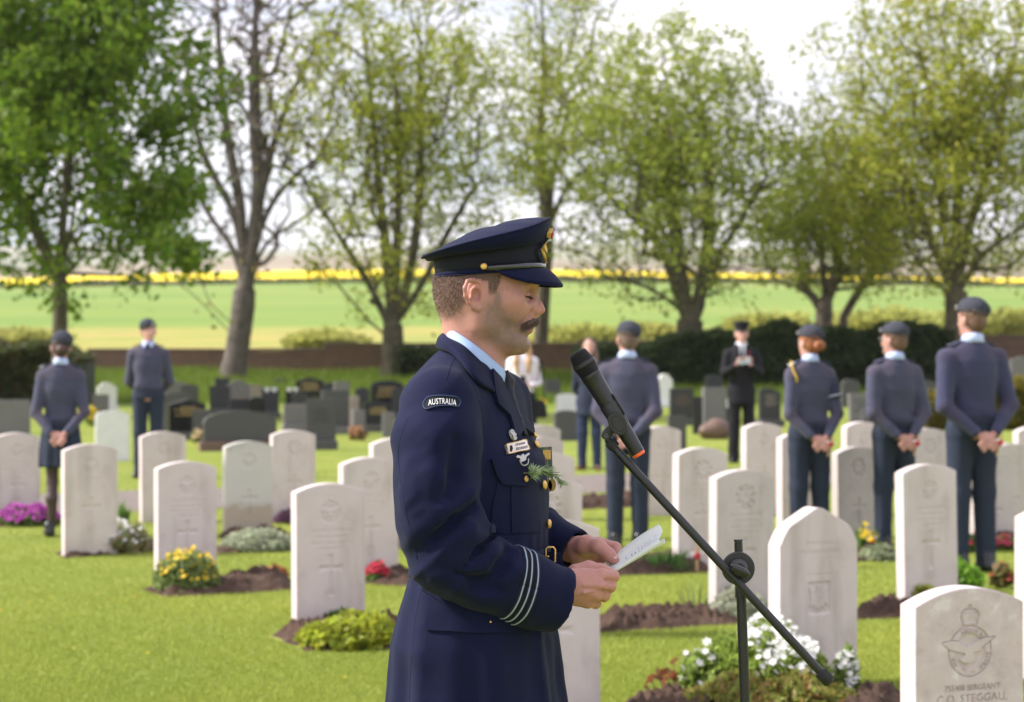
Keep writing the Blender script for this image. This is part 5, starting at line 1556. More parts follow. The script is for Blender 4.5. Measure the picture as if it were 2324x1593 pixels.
# ---------------- lower body, out of the frame but standing on the grass
lf = Field((SX(1085) - .2, S0 - .22, -.01), (SX(1085) + .22, S0 + .22, .92), .008)
for s in (-1, 1):
    hp = np.array([SX(1085), S0, .88]) + LAT * s * .085
    kn = np.array([SX(1090), S0, .48]) + LAT * s * .10
    an = np.array([SX(1080), S0, .06]) + LAT * s * .11
    lf.chain([hp, kn, an], [.095, .072, .062], k=.03)
V, F = lf.mesh(); link('trousers', mesh_np('trousers', V, F), M_trouser, speaker)
for s in (-1, 1):
    sf = Field((-.12, -.08, -.005), (.22, .08, .13), .006)
    sf.cone((-.05, 0, .045), (.14, 0, .035), .045, .04, k=.02); sf.cone((-.03, 0, .06), (-.02, 0, .11), .042, .045, k=.02)
    sf.F = np.maximum(sf.F, -np.meshgrid(*sf.ax, indexing='ij')[2]).astype(np.float32)
    V, F = sf.mesh()
    c = np.array([SX(1080), S0, 0]) + LAT * s * .11
    V = V[:, :1] * FWD + V[:, 1:2] * LAT + V[:, 2:] * [0, 0, 1] + c
    link('shoe', mesh_np('shoe', V, F), M_black_shoe, speaker)

# ---------------- head, neck and hands (one skin mesh)
hf = Field((SX(965), S0 - .115, SZ(880)), (SX(1262), S0 + .115, SZ(555)), .002)
hf.ell(Q(1099, 630), (.0918, .0750, .097), k=0)
hf.ell(Q(1080, 668), (.0760, .0700, .078), k=.03)
hf.cone(Q(1084, 715), Q(1076, 870), .0525, .058, k=.025)
hf.cone(Q(1062, 720), Q(1062, 870), .040, .055, k=.03)
hf.ell(Q(1160, 668), (.046, .056, .062), k=.03)           # upper face
hf.ell(Q(1162, 720), (.032, .036, .050), k=.03)           # mouth barrel
for s in (-1, 1):
    hf.cone(Q(1095, 730, s * .053), Q(1162, 776, s * .022), .0125, .0145, k=.024)   # jaw line
    hf.cone(Q(1088, 690, s * .056), Q(1095, 735, s * .052), .018, .016, k=.03)
    hf.ell(Q(1152, 698, s * .043), (.022, .015, .022), k=.03)    # cheek
    hf.ell(Q(1160, 682, s * .052), (.020, .010, .010), k=.02)    # cheekbone
hf.cone(Q(1152, 776, 0), Q(1178, 781, 0), .019, .0165, k=.02)    # chin
hf.ball(Q(1186, 783), .0135, k=.012)
hf.ell(Q(1140, 766), (.035, .034, .022), k=.03)             # under-jaw fill
hf.ell(Q(1198, 630), (.020, .045, .030), k=.02)             # forehead
for s in (-1, 1):
    hf.cone(Q(1211, 651, s * .008), Q(1189, 650, s * .045), .0090, .0088, k=.010)      # brow
    hf.ell(Q(1206, 670, s * .034), (.017, .017, .0125), k=.014, op='-')     # socket
    hf.ball(Q(1186, 668, s * .0320), .0142, k=.003)                # lid over the eyeball
    hf.cone(Q(1200, 690, s * .02), Q(1180, 702, s * .034), .007, .008, k=.014)
# nose
hf.chain([Q(1205, 654), Q(1212, 672), Q(1223, 692), Q(1228.5, 703)], [.0085, .0064, .0066, .0078], k=.007)
for s in (-1, 1):
    hf.ell(Q(1216, 706.5, s * .0100), (.0092, .0058, .0068), k=.003)
    hf.cone(Q(1208, 690, s * .009), Q(1214, 704, s * .011), .008, .007, k=.01)
    hf.ell(Q(1226, 713.5, s * .0062), (.0062, .0034, .0042), k=.002, op='-')
hf.cone(Q(1219, 712), Q(1204, 722), .006, .009, k=.008)
# lips
hf.cone(Q(1200, 728, -.007), Q(1200, 728, .007), .0115, .0115, k=.012)
hf.cone(Q(1199, 740, -.013), Q(1199, 740, .013), .0085, .0085, k=.006)
hf.cone(Q(1198, 752, -.011), Q(1198, 752, .011), .0080, .0080, k=.007)
for s in (-1, 1):
    hf.cone(Q(1199, 741, s * .012), Q(1186, 743, s * .024), .0075, .004, k=.008)
    hf.cone(Q(1197, 752, s * .012), Q(1186, 748, s * .024), .007, .004, k=.008)
    hf.cone(Q(1207, 746.5, s * .004), Q(1186, 746, s * .026), .0018, .0016, k=.003, op='-')
    hf.cone(Q(1203, 706, s * .026), Q(1184, 735, s * .037), .0018, .0018, k=.008, op='-')   # fold beside the mouth
hf.cone(Q(1207, 746, -.006), Q(1207, 746, .006), .0018, .0018, k=.003, op='-')
hf.cone(Q(1206, 767, -.012), Q(1206, 767, .012), .0055, .0055, k=.01, op='-')
# ears
helix = [(1094, 660), (1095, 650), (1088, 640), (1075, 634.5), (1062, 639), (1055, 654), (1057, 672), (1064, 686), (1074, 696), (1086, 700), (1094, 696)]
for s in (-1, 1):
    hd = [-.072, -.076, -.079, -.084, -.090, -.094, -.092, -.087, -.081, -.077, -.073]
    def E(px, py, d): return np.array([SX(px), S0 - s * d * (-1), SZ(py)]) if False else np.array([SX(1162 + (px - 1162) * (S0 - .08) / S0), S0 + (d if s < 0 else -d), CAMZ - (py - HOR) / FPX * (S0 - .08)])
    hp = [E(x, y, d) for (x, y), d in zip(helix, hd)]
    hf.ell(E(1077, 666, -.077), (.0155, .0050, .026), k=.006, rot=[[.97, -.24, 0], [.24, .97, 0], [0, 0, 1]] if s < 0 else [[.97, .24, 0], [-.24, .97, 0], [0, 0, 1]])
    hf.chain(hp, [.0032, .0038, .0042, .0044, .0044, .0042, .0040, .0042, .0054, .0064, .0054], k=.003)
    ah = [E(1080, 650, -.083), E(1072, 660, -.087), (E(1071, 674, -.085)), E(1080, 685, -.080), E(1090, 682, -.077)]
    hf.chain(ah, [.0026, .003, .003, .003, .0035], k=.004)
    hf.ell(E(1083, 670, -.086), (.0095, .012, .0135), k=.003, op='-')
    hf.ell(E(1066, 654, -.094), (.0032, .0065, .016), k=.003, op='-')
    hf.ell(E(1084, 648, -.086), (.006, .003, .003), k=.003, op='-')
    hf.ell(E(1094, 672, -.076), (.005, .004, .006), k=.004)      # tragus
HV, HF = hf.mesh(); HV = relax(HV, HF, 1, .35)

# near hand, closed round the fold of the paper
def hand_field(lo, hi, h=.0016): return Field(lo, hi, h)
nh = hand_field((SX(1262), S0 - .20, SZ(1400)), (SX(1415), S0 + .01, SZ(1262)))
wr = Q(1285, 1332, -.125)
nh.cone(Q(1240, 1330, -.135), wr, .028, .027, k=.01)
mc = [Q(1366, 1305, -.118), Q(1364, 1328, -.128), Q(1352, 1349, -.124), Q(1334, 1365, -.112)]
wb_ = [Q(1298, 1310, -.118), Q(1298, 1324, -.128), Q(1297, 1340, -.126), Q(1296, 1354, -.116)]
for a, b in zip(wb_, mc): nh.cone(a, b, .0155, .0118, k=.016)
nh.ell(Q(1325, 1332, -.112), (.033, .020, .030), k=.015)
for c in mc: nh.ball(c + [0, -.001, 0], .0122, k=.006)
pip = [Q(1391, 1308, -.098), Q(1384, 1331, -.106), Q(1371, 1352, -.104), Q(1352, 1369, -.094)]
dip = [Q(1386, 1302, -.068), Q(1377, 1324, -.072), Q(1364, 1343, -.072), Q(1347, 1360, -.070)]
tip = [Q(1370, 1297, -.064), Q(1360, 1316, -.066), Q(1348, 1334, -.066), Q(1335, 1352, -.066)]
for i in range(4):
    r = [.0112, .0112, .0106, .0096][i]
    nh.chain([mc[i], pip[i], dip[i], tip[i]], [r * 1.06, r, r * .9, r * .8], k=.0035)
    nh.ball(pip[i], r * 1.06, k=.004)
for i in range(3):
    nh.cone(mc[i] * .55 + mc[i + 1] * .45 + [.006, -.012, 0], pip[i] * .5 + pip[i + 1] * .5 + [.004, -.011, 0], .0034, .0034, k=.003, op='-')
nh.chain([Q(1306, 1300, -.085), Q(1336, 1291, -.078), Q(1366, 1294, -.082), Q(1388, 1303, -.088)], [.017, .0145, .0115, .0095], k=.008)
for a, b in ((wb_[1], mc[1]), (wb_[2], mc[2]), (wb_[0], mc[0])):    # tendons and veins
    nh.cone(a * .6 + b * .4 + [0, -.0145, 0], b + [0, -.0105, 0], .0022, .0022, k=.006)
nh.chain([Q(1306, 1350, -.142), Q(1325, 1345, -.146), Q(1345, 1341, -.140)], [.0018, .002, .0016], k=.005)
NV, NF = nh.mesh(); NV = relax(NV, NF, 1, .3)
# far hand: thumb on top of the sheet, fingers below it
fh = hand_field((SX(1262), S0 - .06, SZ(1320)), (SX(1425), S0 + .13, SZ(1205)))
fh.cone(Q(1250, 1238, .11), Q(1302, 1250, .072), .026, .024, k=.01)
fh.ell(Q(1332, 1252, .055), (.034, .022, .024), k=.015)
fh.chain([Q(1312, 1242, .05), Q(1332, 1238, .022), Q(1358, 1241, -.003), Q(1381, 1259, -.015), Q(1394, 1271, -.018)], [.021, .019, .0142, .0124, .0100], k=.010)
fm = [Q(1360, 1233, .050), Q(1362, 1246, .060), Q(1352, 1262, .062), Q(1336, 1274, .058)]
fp = [Q(1397, 1243, .042), Q(1398, 1262, .052), Q(1385, 1279, .055), Q(1364, 1290, .052)]
ft = [Q(1404, 1262, .022), Q(1396, 1281, .026), Q(1380, 1295, .028), Q(1358, 1302, .028)]
for i in range(4):
    fh.cone(Q(1318, 1240 + 9 * i, .058), fm[i], .016, .012, k=.014)
    r = [.0112, .0112, .0106, .0095][i]
    fh.chain([fm[i], fp[i], ft[i]], [r * 1.08, r, r * .85], k=.004)
FV, FF = fh.mesh(); FV = relax(FV, FF, 1, .3)

def skin_colours(V, kind):
    n = len(V)
    c = np.tile(np.array([.43, .208, .178]), (n, 1))
    px = V[:, 0] / V[:, 1] * FPX + W / 2; py = HOR - (V[:, 2] - CAMZ) / V[:, 1] * FPX
    def blob(x, y, rx, ry): return np.exp(-(((px - x) / rx) ** 2 + ((py - y) / ry) ** 2))
    def mixc(w, col_):
        nonlocal c
        w = np.clip(w, 0, 1)[:, None]; c = c * (1 - w) + w * np.array(col_)
    if kind == 'head':
        fleck = vnoise(V * 420, 3) * .5 + vnoise(V * 150, 5) * .5
        mixc(.55 * blob(1228, 700, 22, 16), (0.508, 0.213, 0.164))
        mixc(.35 * blob(1165, 695, 32, 22), (0.492, 0.221, 0.156))
        near_ear = np.abs(V[:, 1] - S0) > .0785
        mixc(.50 * blob(1072, 664, 26, 36) * near_ear, (0.508, 0.205, 0.148))
        # neck warmth
        mixc(.35 * blob(1060, 770, 60, 50), (0.476, 0.230, 0.156))
        # beard shadow over the jaw and chin
        d = (blob(1150, 745, 48, 40) + blob(1188, 775, 26, 26) + blob(1120, 715, 24, 44) + blob(1132, 672, 8, 20) + .7 * blob(1165, 765, 50, 24))
        d *= 1 / (1 + np.exp(-(py - 690 - (px - 1120) * .22) / 6)) + blob(1130, 680, 12, 22)
        mixc(np.clip(d, 0, 1) * (.80 + .28 * fleck), (.19, .130, .110))
        # lips
        lip = np.exp(-((py - 751) / 7.0) ** 2) * (px > 1188) + np.exp(-((py - 741) / 5.0) ** 2) * (px > 1192)
        mixc(.7 * np.clip(lip, 0, 1) * (np.abs(V[:, 1] - S0) < .024), (0.410, 0.164, 0.131))
        # cropped hair: dense under the cap, thinning to the nape
        line = 722 + .5 * (px - 1010)
        edge = 1060 - np.clip(py - 686, 0, 99) * 1.0 + 4 * vnoise(V * 90, 4)
        hm = 1 / (1 + np.exp((py - line) / 9.0)) / (1 + np.exp((px - edge) / 3.0))
        hm = np.maximum(hm, (px < 1134) * (py < 636) * 1.0)
        hm = np.maximum(hm, 1 / (1 + np.exp((py - 664) / 3)) * (px > 1108) * (px < 1134 - .3 * (py - 640)))
        hm *= ~(near_ear & (px > 1050) & (py > 632))
        hm = np.maximum(hm, (py < 632) * (px < 1134) * 1.0)
        mixc(.85 * hm, (.15, .093, .070))
        # fade behind the ear
        mixc(.35 * blob(1040, 712, 30, 26) * (1 - hm), (.30, .19, .15))
        for mx, my in ((1151, 657), (1141, 657), (1109, 691), (1116, 703)): mixc(.7 * blob(mx, my, 1.6, 1.6), (.22, .1, .07))
        skin_colours.hair = hm
    else:
        mixc(.40 * (vnoise(V * 60, 9) * .5 + .4), (0.492, 0.213, 0.156))
        if kind == 'near':
            for q in list(mc) + list(pip):
                w = np.exp(-np.sum((V - q) ** 2, 1) / .011 ** 2); mixc(.4 * w, (0.492, 0.197, 0.148))
    return c
HC = skin_colours(HV, 'head'); hair_mask = skin_colours.hair
NC = skin_colours(NV, 'near'); FC = skin_colours(FV, 'far')
# torso under the clothes keeps the body in one mesh
cf = Field((SX(900), S0 - .24, SZ(1520)), (SX(1330), S0 + .26, SZ(820)), .012)
cf.rings([SZ(1500), SZ(1270), SZ(1040), SZ(900), SZ(840)], [SX(1085), SX(1090), SX(1073), SX(1050), SX(1060)], S0, [.10, .09, .10, .065, .045], [.14, .12, .15, .13, .05], rot=-YAW, k=0)
cf.chain([shR + [0, .02, -.02]] + [np.array(p) for p in arm[1:]] + [np.array(p) for p in fore[1:]], [.045, .045, .042, .04, .036, .034, .03, .027], k=.02)
cf.chain(fa, [.045, .045, .038, .033, .026], k=.02)
CV, CF = cf.mesh()
mb = MB(); mb.add(HV, HF).add(NV, NF).add(FV, FF).add(CV, CF)
body_me = mb.mesh('body')
vcol(body_me, 'col', np.concatenate([HC, NC, FC, np.tile([[.43, .208, .178]], (len(CV), 1))]))
body = link('body', body_me, M_skin, speaker)

# thumb nails
def nail(c, n_, u, w, l):
    bm = bmesh.new(); bmesh.ops.create_uvsphere(bm, u_segments=10, v_segments=6, radius=1)
    n_ = n_ / np.linalg.norm(n_); u = u - n_ * np.dot(u, n_); u /= np.linalg.norm(u); v_ = np.cross(n_, u)
    for v in bm.verts: v.co = Vector(c + u * v.co.x * l + v_ * v.co.y * w + n_ * v.co.z * .0015)
    return link('thumbnail', bm_mesh('thumbnail', bm, True), mat('nail', (.62, .38, .31), rough=.3), body)
tt, ti = Q(1394, 1271, -.018), Q(1381, 1259, -.015)
nn_ = np.array([.15, -.75, .62])
nail(tt * .8 + ti * .2 + nn_ * .0098, nn_, tt - ti, .0055, .0075)

# hair strands: cropped hair, moustache, brow, lashes
def strands(base, direc, length, width, colour, jitter=.25):
    n = len(base)
    d = direc + rng.normal(0, jitter, (n, 3)); d /= np.linalg.norm(d, axis=1, keepdims=True)
    s = np.cross(d, rng.normal(0, 1, (n, 3))); s /= np.linalg.norm(s, axis=1, keepdims=True)
    L = length[:, None]
    V = np.stack([base - s * width, base + s * width, base + d * L + rng.normal(0, .0005, (n, 3))], 1).reshape(-1, 3)
    F = np.arange(n * 3).reshape(-1, 3)
    C = np.repeat(colour * rng.uniform(.65, 1.4, (n, 1)), 3, 0)
    return V, F, C
vn = np.empty(len(body_me.vertices) * 3, np.float32); body_me.vertices.foreach_get('normal', vn); vn = vn.reshape(-1, 3)[:len(HV)]
pyh = HOR - (HV[:, 2] - CAMZ) / HV[:, 1] * FPX
w = hair_mask * (pyh > 624)
idx = rng.choice(len(HV), 11000, p=w / w.sum())
b = HV[idx] + rng.normal(0, .0009, (len(idx), 3))
dirn = vn[idx] * .45 + np.array([-.25, 0, -.8])
pyb = HOR - (b[:, 2] - CAMZ) / b[:, 1] * FPX
ln = np.clip(.0062 - (pyb - 640) / 90 * .0045, .002, .0075) * rng.uniform(.7, 1.2, len(idx))
hv, hF, hc = strands(b, dirn, ln, .00032, np.array([.16, .10, .075]), .14)
me = mesh_np('hair', hv, hF, False); vcol(me, 'col', hc); link('hair', me, M_hair, body)
# moustache
n = 4200
u = rng.uniform(-1, 1, n); t = rng.uniform(0, 1, n)
mxs, mys, mzs = [], [], []
bx = 1217 - 30 * np.abs(u) ** 1.8 ; by = 717 + 18 * np.abs(u) ** 1.5 + 11 * t
base = np.array([Q(x - 3, y, d) for x, y, d in zip(bx, by, u * .036)])
dr = np.stack([.9 - .7 * np.abs(u), u * .55, -1.0 - .1 * t], 1) + np.array([.05, 0, 0])
hv, hF, hc = strands(base, dr, rng.uniform(.007, .015, n), .00038, np.array([.15, .098, .075]), .32)
me = mesh_np('moustache', hv, hF, False); vcol(me, 'col', hc)
link('moustache', me, M_hair, body)
mf = Field((SX(1165), S0 - .04, SZ(760)), (SX(1240), S0 + .04, SZ(705)), .0016)
for s in (-1, 1):
    mf.chain([Q(1210, 725, 0), Q(1208, 728, s * .013), Q(1199, 733, s * .024), Q(1187, 740, s * .0315)], [.0054, .0057, .0044, .0018], k=.006)
V, F = mf.mesh(); V += .0012 * vnoise(V * 500)[:, None]
me = mesh_np('moustache_core', V, F); vcol(me, 'col', np.tile([[.085, .055, .043]], (len(V), 1)) * (1 + .5 * vnoise(V * 700, 2))[:, None])
link('moustache_core', me, M_hair, body)
# brow and lashes, near and far
for s in (-1, 1):
    n = 160; t = rng.uniform(0, 1, n)
    base = np.array([Q(1212 - 24 * a, 650 - 3 * math.sin(a * 3) + rng.normal(0, 1.2), s * (.012 + .036 * a)) for a in t]) + np.array([.0045, 0, 0]) * (1 - t[:, None]) + np.array([0, s * .004, 0])
    hv, hF, hc = strands(base, np.tile([-.2, s * .9, .1], (n, 1)), rng.uniform(.005, .008, n), .0004, np.array([.11, .07, .05]), .2)
    me = mesh_np('eyebrow', hv, hF, False); vcol(me, 'col', hc); link('eyebrow', me, M_hair, body)
    ec = Q(1186, 668, s * .0320)
    arc = []
    for a in np.linspace(-.9, 1.1, 14):
        arc.append(ec + .0145 * np.array([math.cos(a) * .96, s * math.sin(a), -.30 - .02 * a]))
    V, F = tube_np(spline(arc, 24), .0014, 6); link('eyelash', mesh_np('eyelash', V, F), M_lash, body)
    n = 50; k = rng.uniform(0, 1, n); pa = spline(arc, 60)
    base = pa[(k * 59).astype(int)]
    hv, hF, hc = strands(base, np.tile([.9, s * .2, -.55], (n, 1)), np.full(n, .0085), .0005, np.array([.012, .008, .006]), .25)
    me = mesh_np('eyelash', hv, hF, False); vcol(me, 'col', hc); link('eyelash', me, M_hair, body)

# ---------------- peaked cap
cap = empty('peaked_cap', Q(1110, 600)); cap.parent = speaker; cap.matrix_parent_inverse = parent_world(speaker).inverted()
NA = 72
ang = np.linspace(0, 2 * math.pi, NA, endpoint=False)       # 0 = front (+X), grows towards the far side
def cap_ring(cx, ax_, ay, zfun, back=None):
    out = []
    for a in ang:
        c = math.cos(a)
        out.append(np.array([SX(cx) + ax_ * c, S0 + ay * math.sin(a), SZ(zfun(c, a))]))
    return np.array(out)
r_bot = cap_ring(1110.5, .1045, .0845, lambda c, a: 621 - 8 * c)
r_bot_in = cap_ring(1110.5, .1005, .0805, lambda c, a: 620 - 8 * c)
r_mid = cap_ring(1109, .1060, .0855, lambda c, a: 595 - 11 * c)
r_top = cap_ring(1106, .1050, .0860, lambda c, a: 571 - 16 * c - 2 * max(c, 0) ** 4)
def crown_z(c, a): return 543 - 34 * c + (-14 * max(c, 0) ** 5 + 8 * max(-c, 0) ** 2) + 4 * (1 - c * c)
r_u1 = cap_ring(1103, .1155, .0980, lambda c, a: 574 - 18 * c - 10 * max(c, 0) ** 4)
r_u2 = cap_ring(1104, .1205, .1110, lambda c, a: 564 - 23 * c - 22 * max(c, 0) ** 4)
r_u3 = cap_ring(1103, .1245, .1160, lambda c, a: 553 - 27 * c - 20 * max(c, 0) ** 4)
r_edge = cap_ring(1103, .1250, .1165, crown_z)
def cap_loft(name, rings_, material, parent, closed_top=None):
    n = NA; V = np.concatenate(rings_); F = []
    for i in range(len(rings_) - 1):
        for j in range(n): F.append((i * n + j, i * n + (j + 1) % n, (i + 1) * n + (j + 1) % n, (i + 1) * n + j))
    me = bpy.data.meshes.new(name); V = list(map(tuple, V))
    me.from_pydata(V, [], F)
    b2 = bmesh.new(); b2.from_mesh(me); bmesh.ops.recalc_face_normals(b2, faces=b2.faces[:]); b2.to_mesh(me); b2.free()
    for p in me.polygons: p.use_smooth = True
    return link(name, me, material, parent)
rows = [r_bot_in, r_bot, r_mid, r_top]
cap_loft('cap_band', rows, M_navy_dark, cap)
lo2 = cap_ring(1110.3, .1062, .0862, lambda c, a: 620.5 - 8 * c); hi2 = cap_ring(1110.3, .1066, .0866, lambda c, a: 612 - 9.5 * c - 3 * c * 0 - 5 * (c > -.1) * min(1, (c + .1) * 3))
cap_loft('band_edge', [r_bot, lo2, hi2, cap_ring(1110, .1050, .085, lambda c, a: 611 - 9.5 * c)], M_navy, cap)
V, F = tube_np(cap_ring(1110.4, .1062, .0862, lambda c, a: 622 - 8 * c), .0015, 6, closed=True)
link('band_piping', mesh_np('band_piping', V, F), M_navy, cap)
# crown: underside flare, edge, soft top with slight buckles
top_rows = [r_top, r_u1, r_u2, r_u3, r_edge]
cen = np.array([SX(1103), S0, 0])
for k, f in enumerate((.93, .82, .66, .48, .30, .14, .02)):
    rr = []
    for j, a in enumerate(ang):
        e = r_edge[j]; c = math.cos(a)
        rise = .017 * (1 - f ** 2) + .004 * (1 - f)
        x = SX(1103) + (e[0] - SX(1103)) * f; y = S0 + (e[1] - S0) * f
        zc = SZ(543 - 34 * c * f - 20 * max(c * f, 0) ** 3)
        z = SZ(crown_z(c, a)) * f ** 2 + (1 - f ** 2) * SZ(540 - 34 * c * f) + rise
        z += .0022 * math.sin(x * 95 + y * 40) * (1 - f) + .0016 * math.sin(y * 120 + x * 60) * (1 - abs(2 * f - 1))
        rr.append((x, y, z))
    top_rows.append(np.array(rr))
crown = cap_loft('crown', top_rows, M_navy, cap)
V, F = tube_np(r_edge + np.array([0, 0, 0]), .0021, 6, closed=True)
link('crown_piping', mesh_np('crown_piping', V, F), M_navy, cap)
# visor
nv = 33; rows = []
for t in np.linspace(0, 1, 7):
    row = []
    for b_ in np.linspace(-1, 1, nv):
        a = b_ * R(83)
        c, s_ = math.cos(a), math.sin(a)
        base = np.array([SX(1110.5) + .1050 * c, S0 + .0850 * s_, SZ(619 - 9 * c)])
        ext = .0365 * (1 - abs(b_) ** 2.2) ; drop = .034 * (1 - abs(b_) ** 3.0)
        tt_ = t
        p = base + np.array([c * ext * tt_ * 1.0, s_ * ext * tt_ * .8, -drop * (tt_ ** 1.15) + .004 * math.sin(tt_ * math.pi) * (1 - abs(b_))])
        row.append(p)
    rows.append(np.array(row))
V = np.concatenate(rows); F = [(i * nv + j, i * nv + j + 1, (i + 1) * nv + j + 1, (i + 1) * nv + j) for i in range(6) for j in range(nv - 1)]
me = bpy.data.meshes.new('visor'); me.from_pydata([tuple(v) for v in V], [], F)
for p in me.polygons: p.use_smooth = True
vis = link('visor', me, M_navy, cap); vis.modifiers.new('thickness', 'SOLIDIFY').thickness = .0035
V, F = tube_np(rows[-1][1:-1], .0021, 6); link('visor_edge', mesh_np('visor_edge', V, F), M_navy, cap)
# chin strap of patent leather with gilt button
st = []
for zoff in (-7.5, 5.5):
    st.append(np.array([np.array([SX(1110.5) + .1085 * math.cos(a), S0 + .0885 * math.sin(a), SZ(612.5 - 7.5 * math.cos(a) + zoff)]) for a in np.linspace(-R(93), R(93), 50)]))
V = np.concatenate(st); F = [(j, j + 1, 50 + j + 1, 50 + j) for j in range(49)]
me = bpy.data.meshes.new('chin_strap'); me.from_pydata([tuple(v) for v in V], [], F)
for p in me.polygons: p.use_smooth = True
o = link('chin_strap', me, M_patent, cap); o.modifiers.new('thickness', 'SOLIDIFY').thickness = .0022
for s in (-1, 1):
    a = s * R(95)
    c = np.array([SX(1110.5) + .109 * math.cos(a), S0 + .0915 * math.sin(a), SZ(608)])
    bm = bmesh.new(); bmesh.ops.create_uvsphere(bm, u_segments=14, v_segments=8, radius=.0068)
    for v in bm.verts: v.co = Vector((v.co.x, v.co.y * .6, v.co.z)) + Vector(c)
    link('cap_button', bm_mesh('cap_button', bm, True), M_gold, cap)
# embroidered badge on the front of the cap
def front(px_h, yoff, off):
    """point on the front of the band/crown at frame height px_h, sideways yoff"""
    t = np.interp(px_h, [500, 535, 560, 613], [1.0, .62, .40, 0])
    xx = np.interp(px_h, [500, 506, 519, 546, 555, 584, 613], [.1250, .1245, .1215, .1165, .1075, .1070, .1050])
    a = math.asin(max(-1, min(1, yoff / .09)))
    return np.array([SX(np.interp(px_h, [500, 556, 613], [1103, 1106, 1110.5])) + (xx + off) * math.cos(a), S0 + yoff, SZ(px_h)])
def badge(name, outline, material, parent, off, th):
    c = np.mean(outline, 0)
    bm = bmesh.new()
    outline = [(y * 1.55, z) for y, z in outline]
    vt = [bm.verts.new(front(z, y, off + th)) for y, z in outline]
    vb = [bm.verts.new(front(z, y, off - .004)) for y, z in outline]
    bm.faces.new(vt); m_ = len(vt)
    for i in range(m_): bm.faces.new((vt[i], vb[i], vb[(i + 1) % m_], vt[(i + 1) % m_]))
    bmesh.ops.recalc_face_normals(bm, faces=bm.faces[:])
    return link(name, bm_mesh(name, bm), material, parent)
back = [(.030 * math.sin(a) * (1.0 if math.cos(a) < .2 else .72), 572 - 38 * math.cos(a)) for a in np.linspace(0, 2 * math.pi, 24, endpoint=False)]
bk_o = badge('cap_badge', back, M_navy_dark, cap, .002, .004)
for s in (-1, 1):
    badge('wing', [(s * .004, 566), (s * .012, 556), (s * .016, 548), (s * .018, 560), (s * .015, 570), (s * .006, 574)], M_gold_thread, bk_o, .006, .003)
    for k in range(3):
        badge('leaf', [(s * (.006 + .005 * k), 596 - 4 * k), (s * (.012 + .005 * k), 588 - 6 * k), (s * (.016 + .004 * k), 576 - 5 * k), (s * (.013 + .003 * k), 586 - 5 * k)], M_gold_thread, bk_o, .006, .003)
badge('crown_emblem', [(-.011, 545), (-.014, 530), (-.007, 524), (0, 518), (.007, 524), (.014, 530), (.011, 545)], M_gold_thread, bk_o, .005, .004)
badge('crown_velvet', [(-.008, 541), (-.008, 532), (0, 527), (.008, 532), (.008, 541)], mat('crimson_velvet', (.35, .01, .03), rough=.7), bk_o, .0085, .0025)
for y_ in (-.010, -.004, .003, .009):
    badge('jewel', [(y_ - .0022, 548), (y_ + .0022, 548), (y_ + .0022, 544), (y_ - .0022, 544)], mat('bead', (.35, .5, .5), rough=.2) if y_ < 0 else mat('red_bead', (.5, .02, .03), rough=.2), bk_o, .008, .002)
for px_, py_ in ((1062, 570), (1110, 565)):     # ventilation eyelets
    c = np.array([SX(px_), S0 - .0985, SZ(py_)])
    V, F = tube_np([c + .0022 * np.array([math.cos(a), -.15, math.sin(a)]) for a in np.linspace(0, 2 * math.pi, 10, endpoint=False)], .0008, 5, closed=True)
    link('eyelet', mesh_np('eyelet', V, F), M_gold, cap)

# ---------------- order of service, held in both hands
M_paper = mat('white_paper', (.86, .87, .88), rough=.75, trans=.4)
pu = 26
far_e = [Q(1363, 1283, .010), Q(1411, 1246, .022), Q(1450, 1217, .030), Q(1474, 1202, .034), Q(1495, 1190, .036)]
mid_e = [Q(1378, 1290, -.022), Q(1430, 1256, -.012), Q(1468, 1226, -.006), Q(1487, 1212, -.003), Q(1504, 1205, -.001)]
fold_e = [Q(1389, 1296, -.052), Q(1434, 1266, -.045), Q(1468, 1243, -.040), Q(1482, 1234, -.038), Q(1496, 1225, -.036)]
und_e = [Q(1396, 1298, -.046), Q(1440, 1272, -.036), Q(1476, 1251, -.030), Q(1492, 1242, -.028), Q(1509, 1232, -.026)]
und2 = [Q(1385, 1299, -.005), Q(1434, 1266, .002), Q(1474, 1240, .006), Q(1490, 1230, .008), Q(1508, 1222, .010)]
paper = loft('paper_sheet', [far_e, mid_e, fold_e, und_e, und2], M_paper, None, n=pu, thick=.0008)
tag(paper, 'folded white printed sheet held open in both hands of the speaker', 'paper')
M_ink = mat('ink', (.22, .22, .30), rough=.9)
G1 = spline(far_e, 60); G2 = spline(mid_e, 60); G3 = spline(fold_e, 60)
bm = bmesh.new()
for i, k in enumerate((11, 15, 18, 21, 24, 27, 30, 33, 38, 42, 45, 48, 51)):
    ln = [.75, .6, .5, .8, .7, .85, .8, .75, .35, .8, .9, .7, .6][i]
    a0, b0 = G3[k] * .85 + G2[k] * .15, G2[k]
    w_ = (G2[k + 1] - G2[k]) * .42
    up = np.array([0, -.0006, .0012])
    nseg = 5
    for s_ in range(nseg):
        if (i * 7 + s_ * 3) % 9 == 0: continue
        p0 = a0 + (b0 - a0) * ln * (s_ / nseg); p1 = a0 + (b0 - a0) * ln * ((s_ + .82) / nseg)
        bm.faces.new([bm.verts.new(tuple(q + up)) for q in (p0, p1, p1 + w_, p0 + w_)])
link('printed_lines', bm_mesh('printed_lines', bm), M_ink, paper)

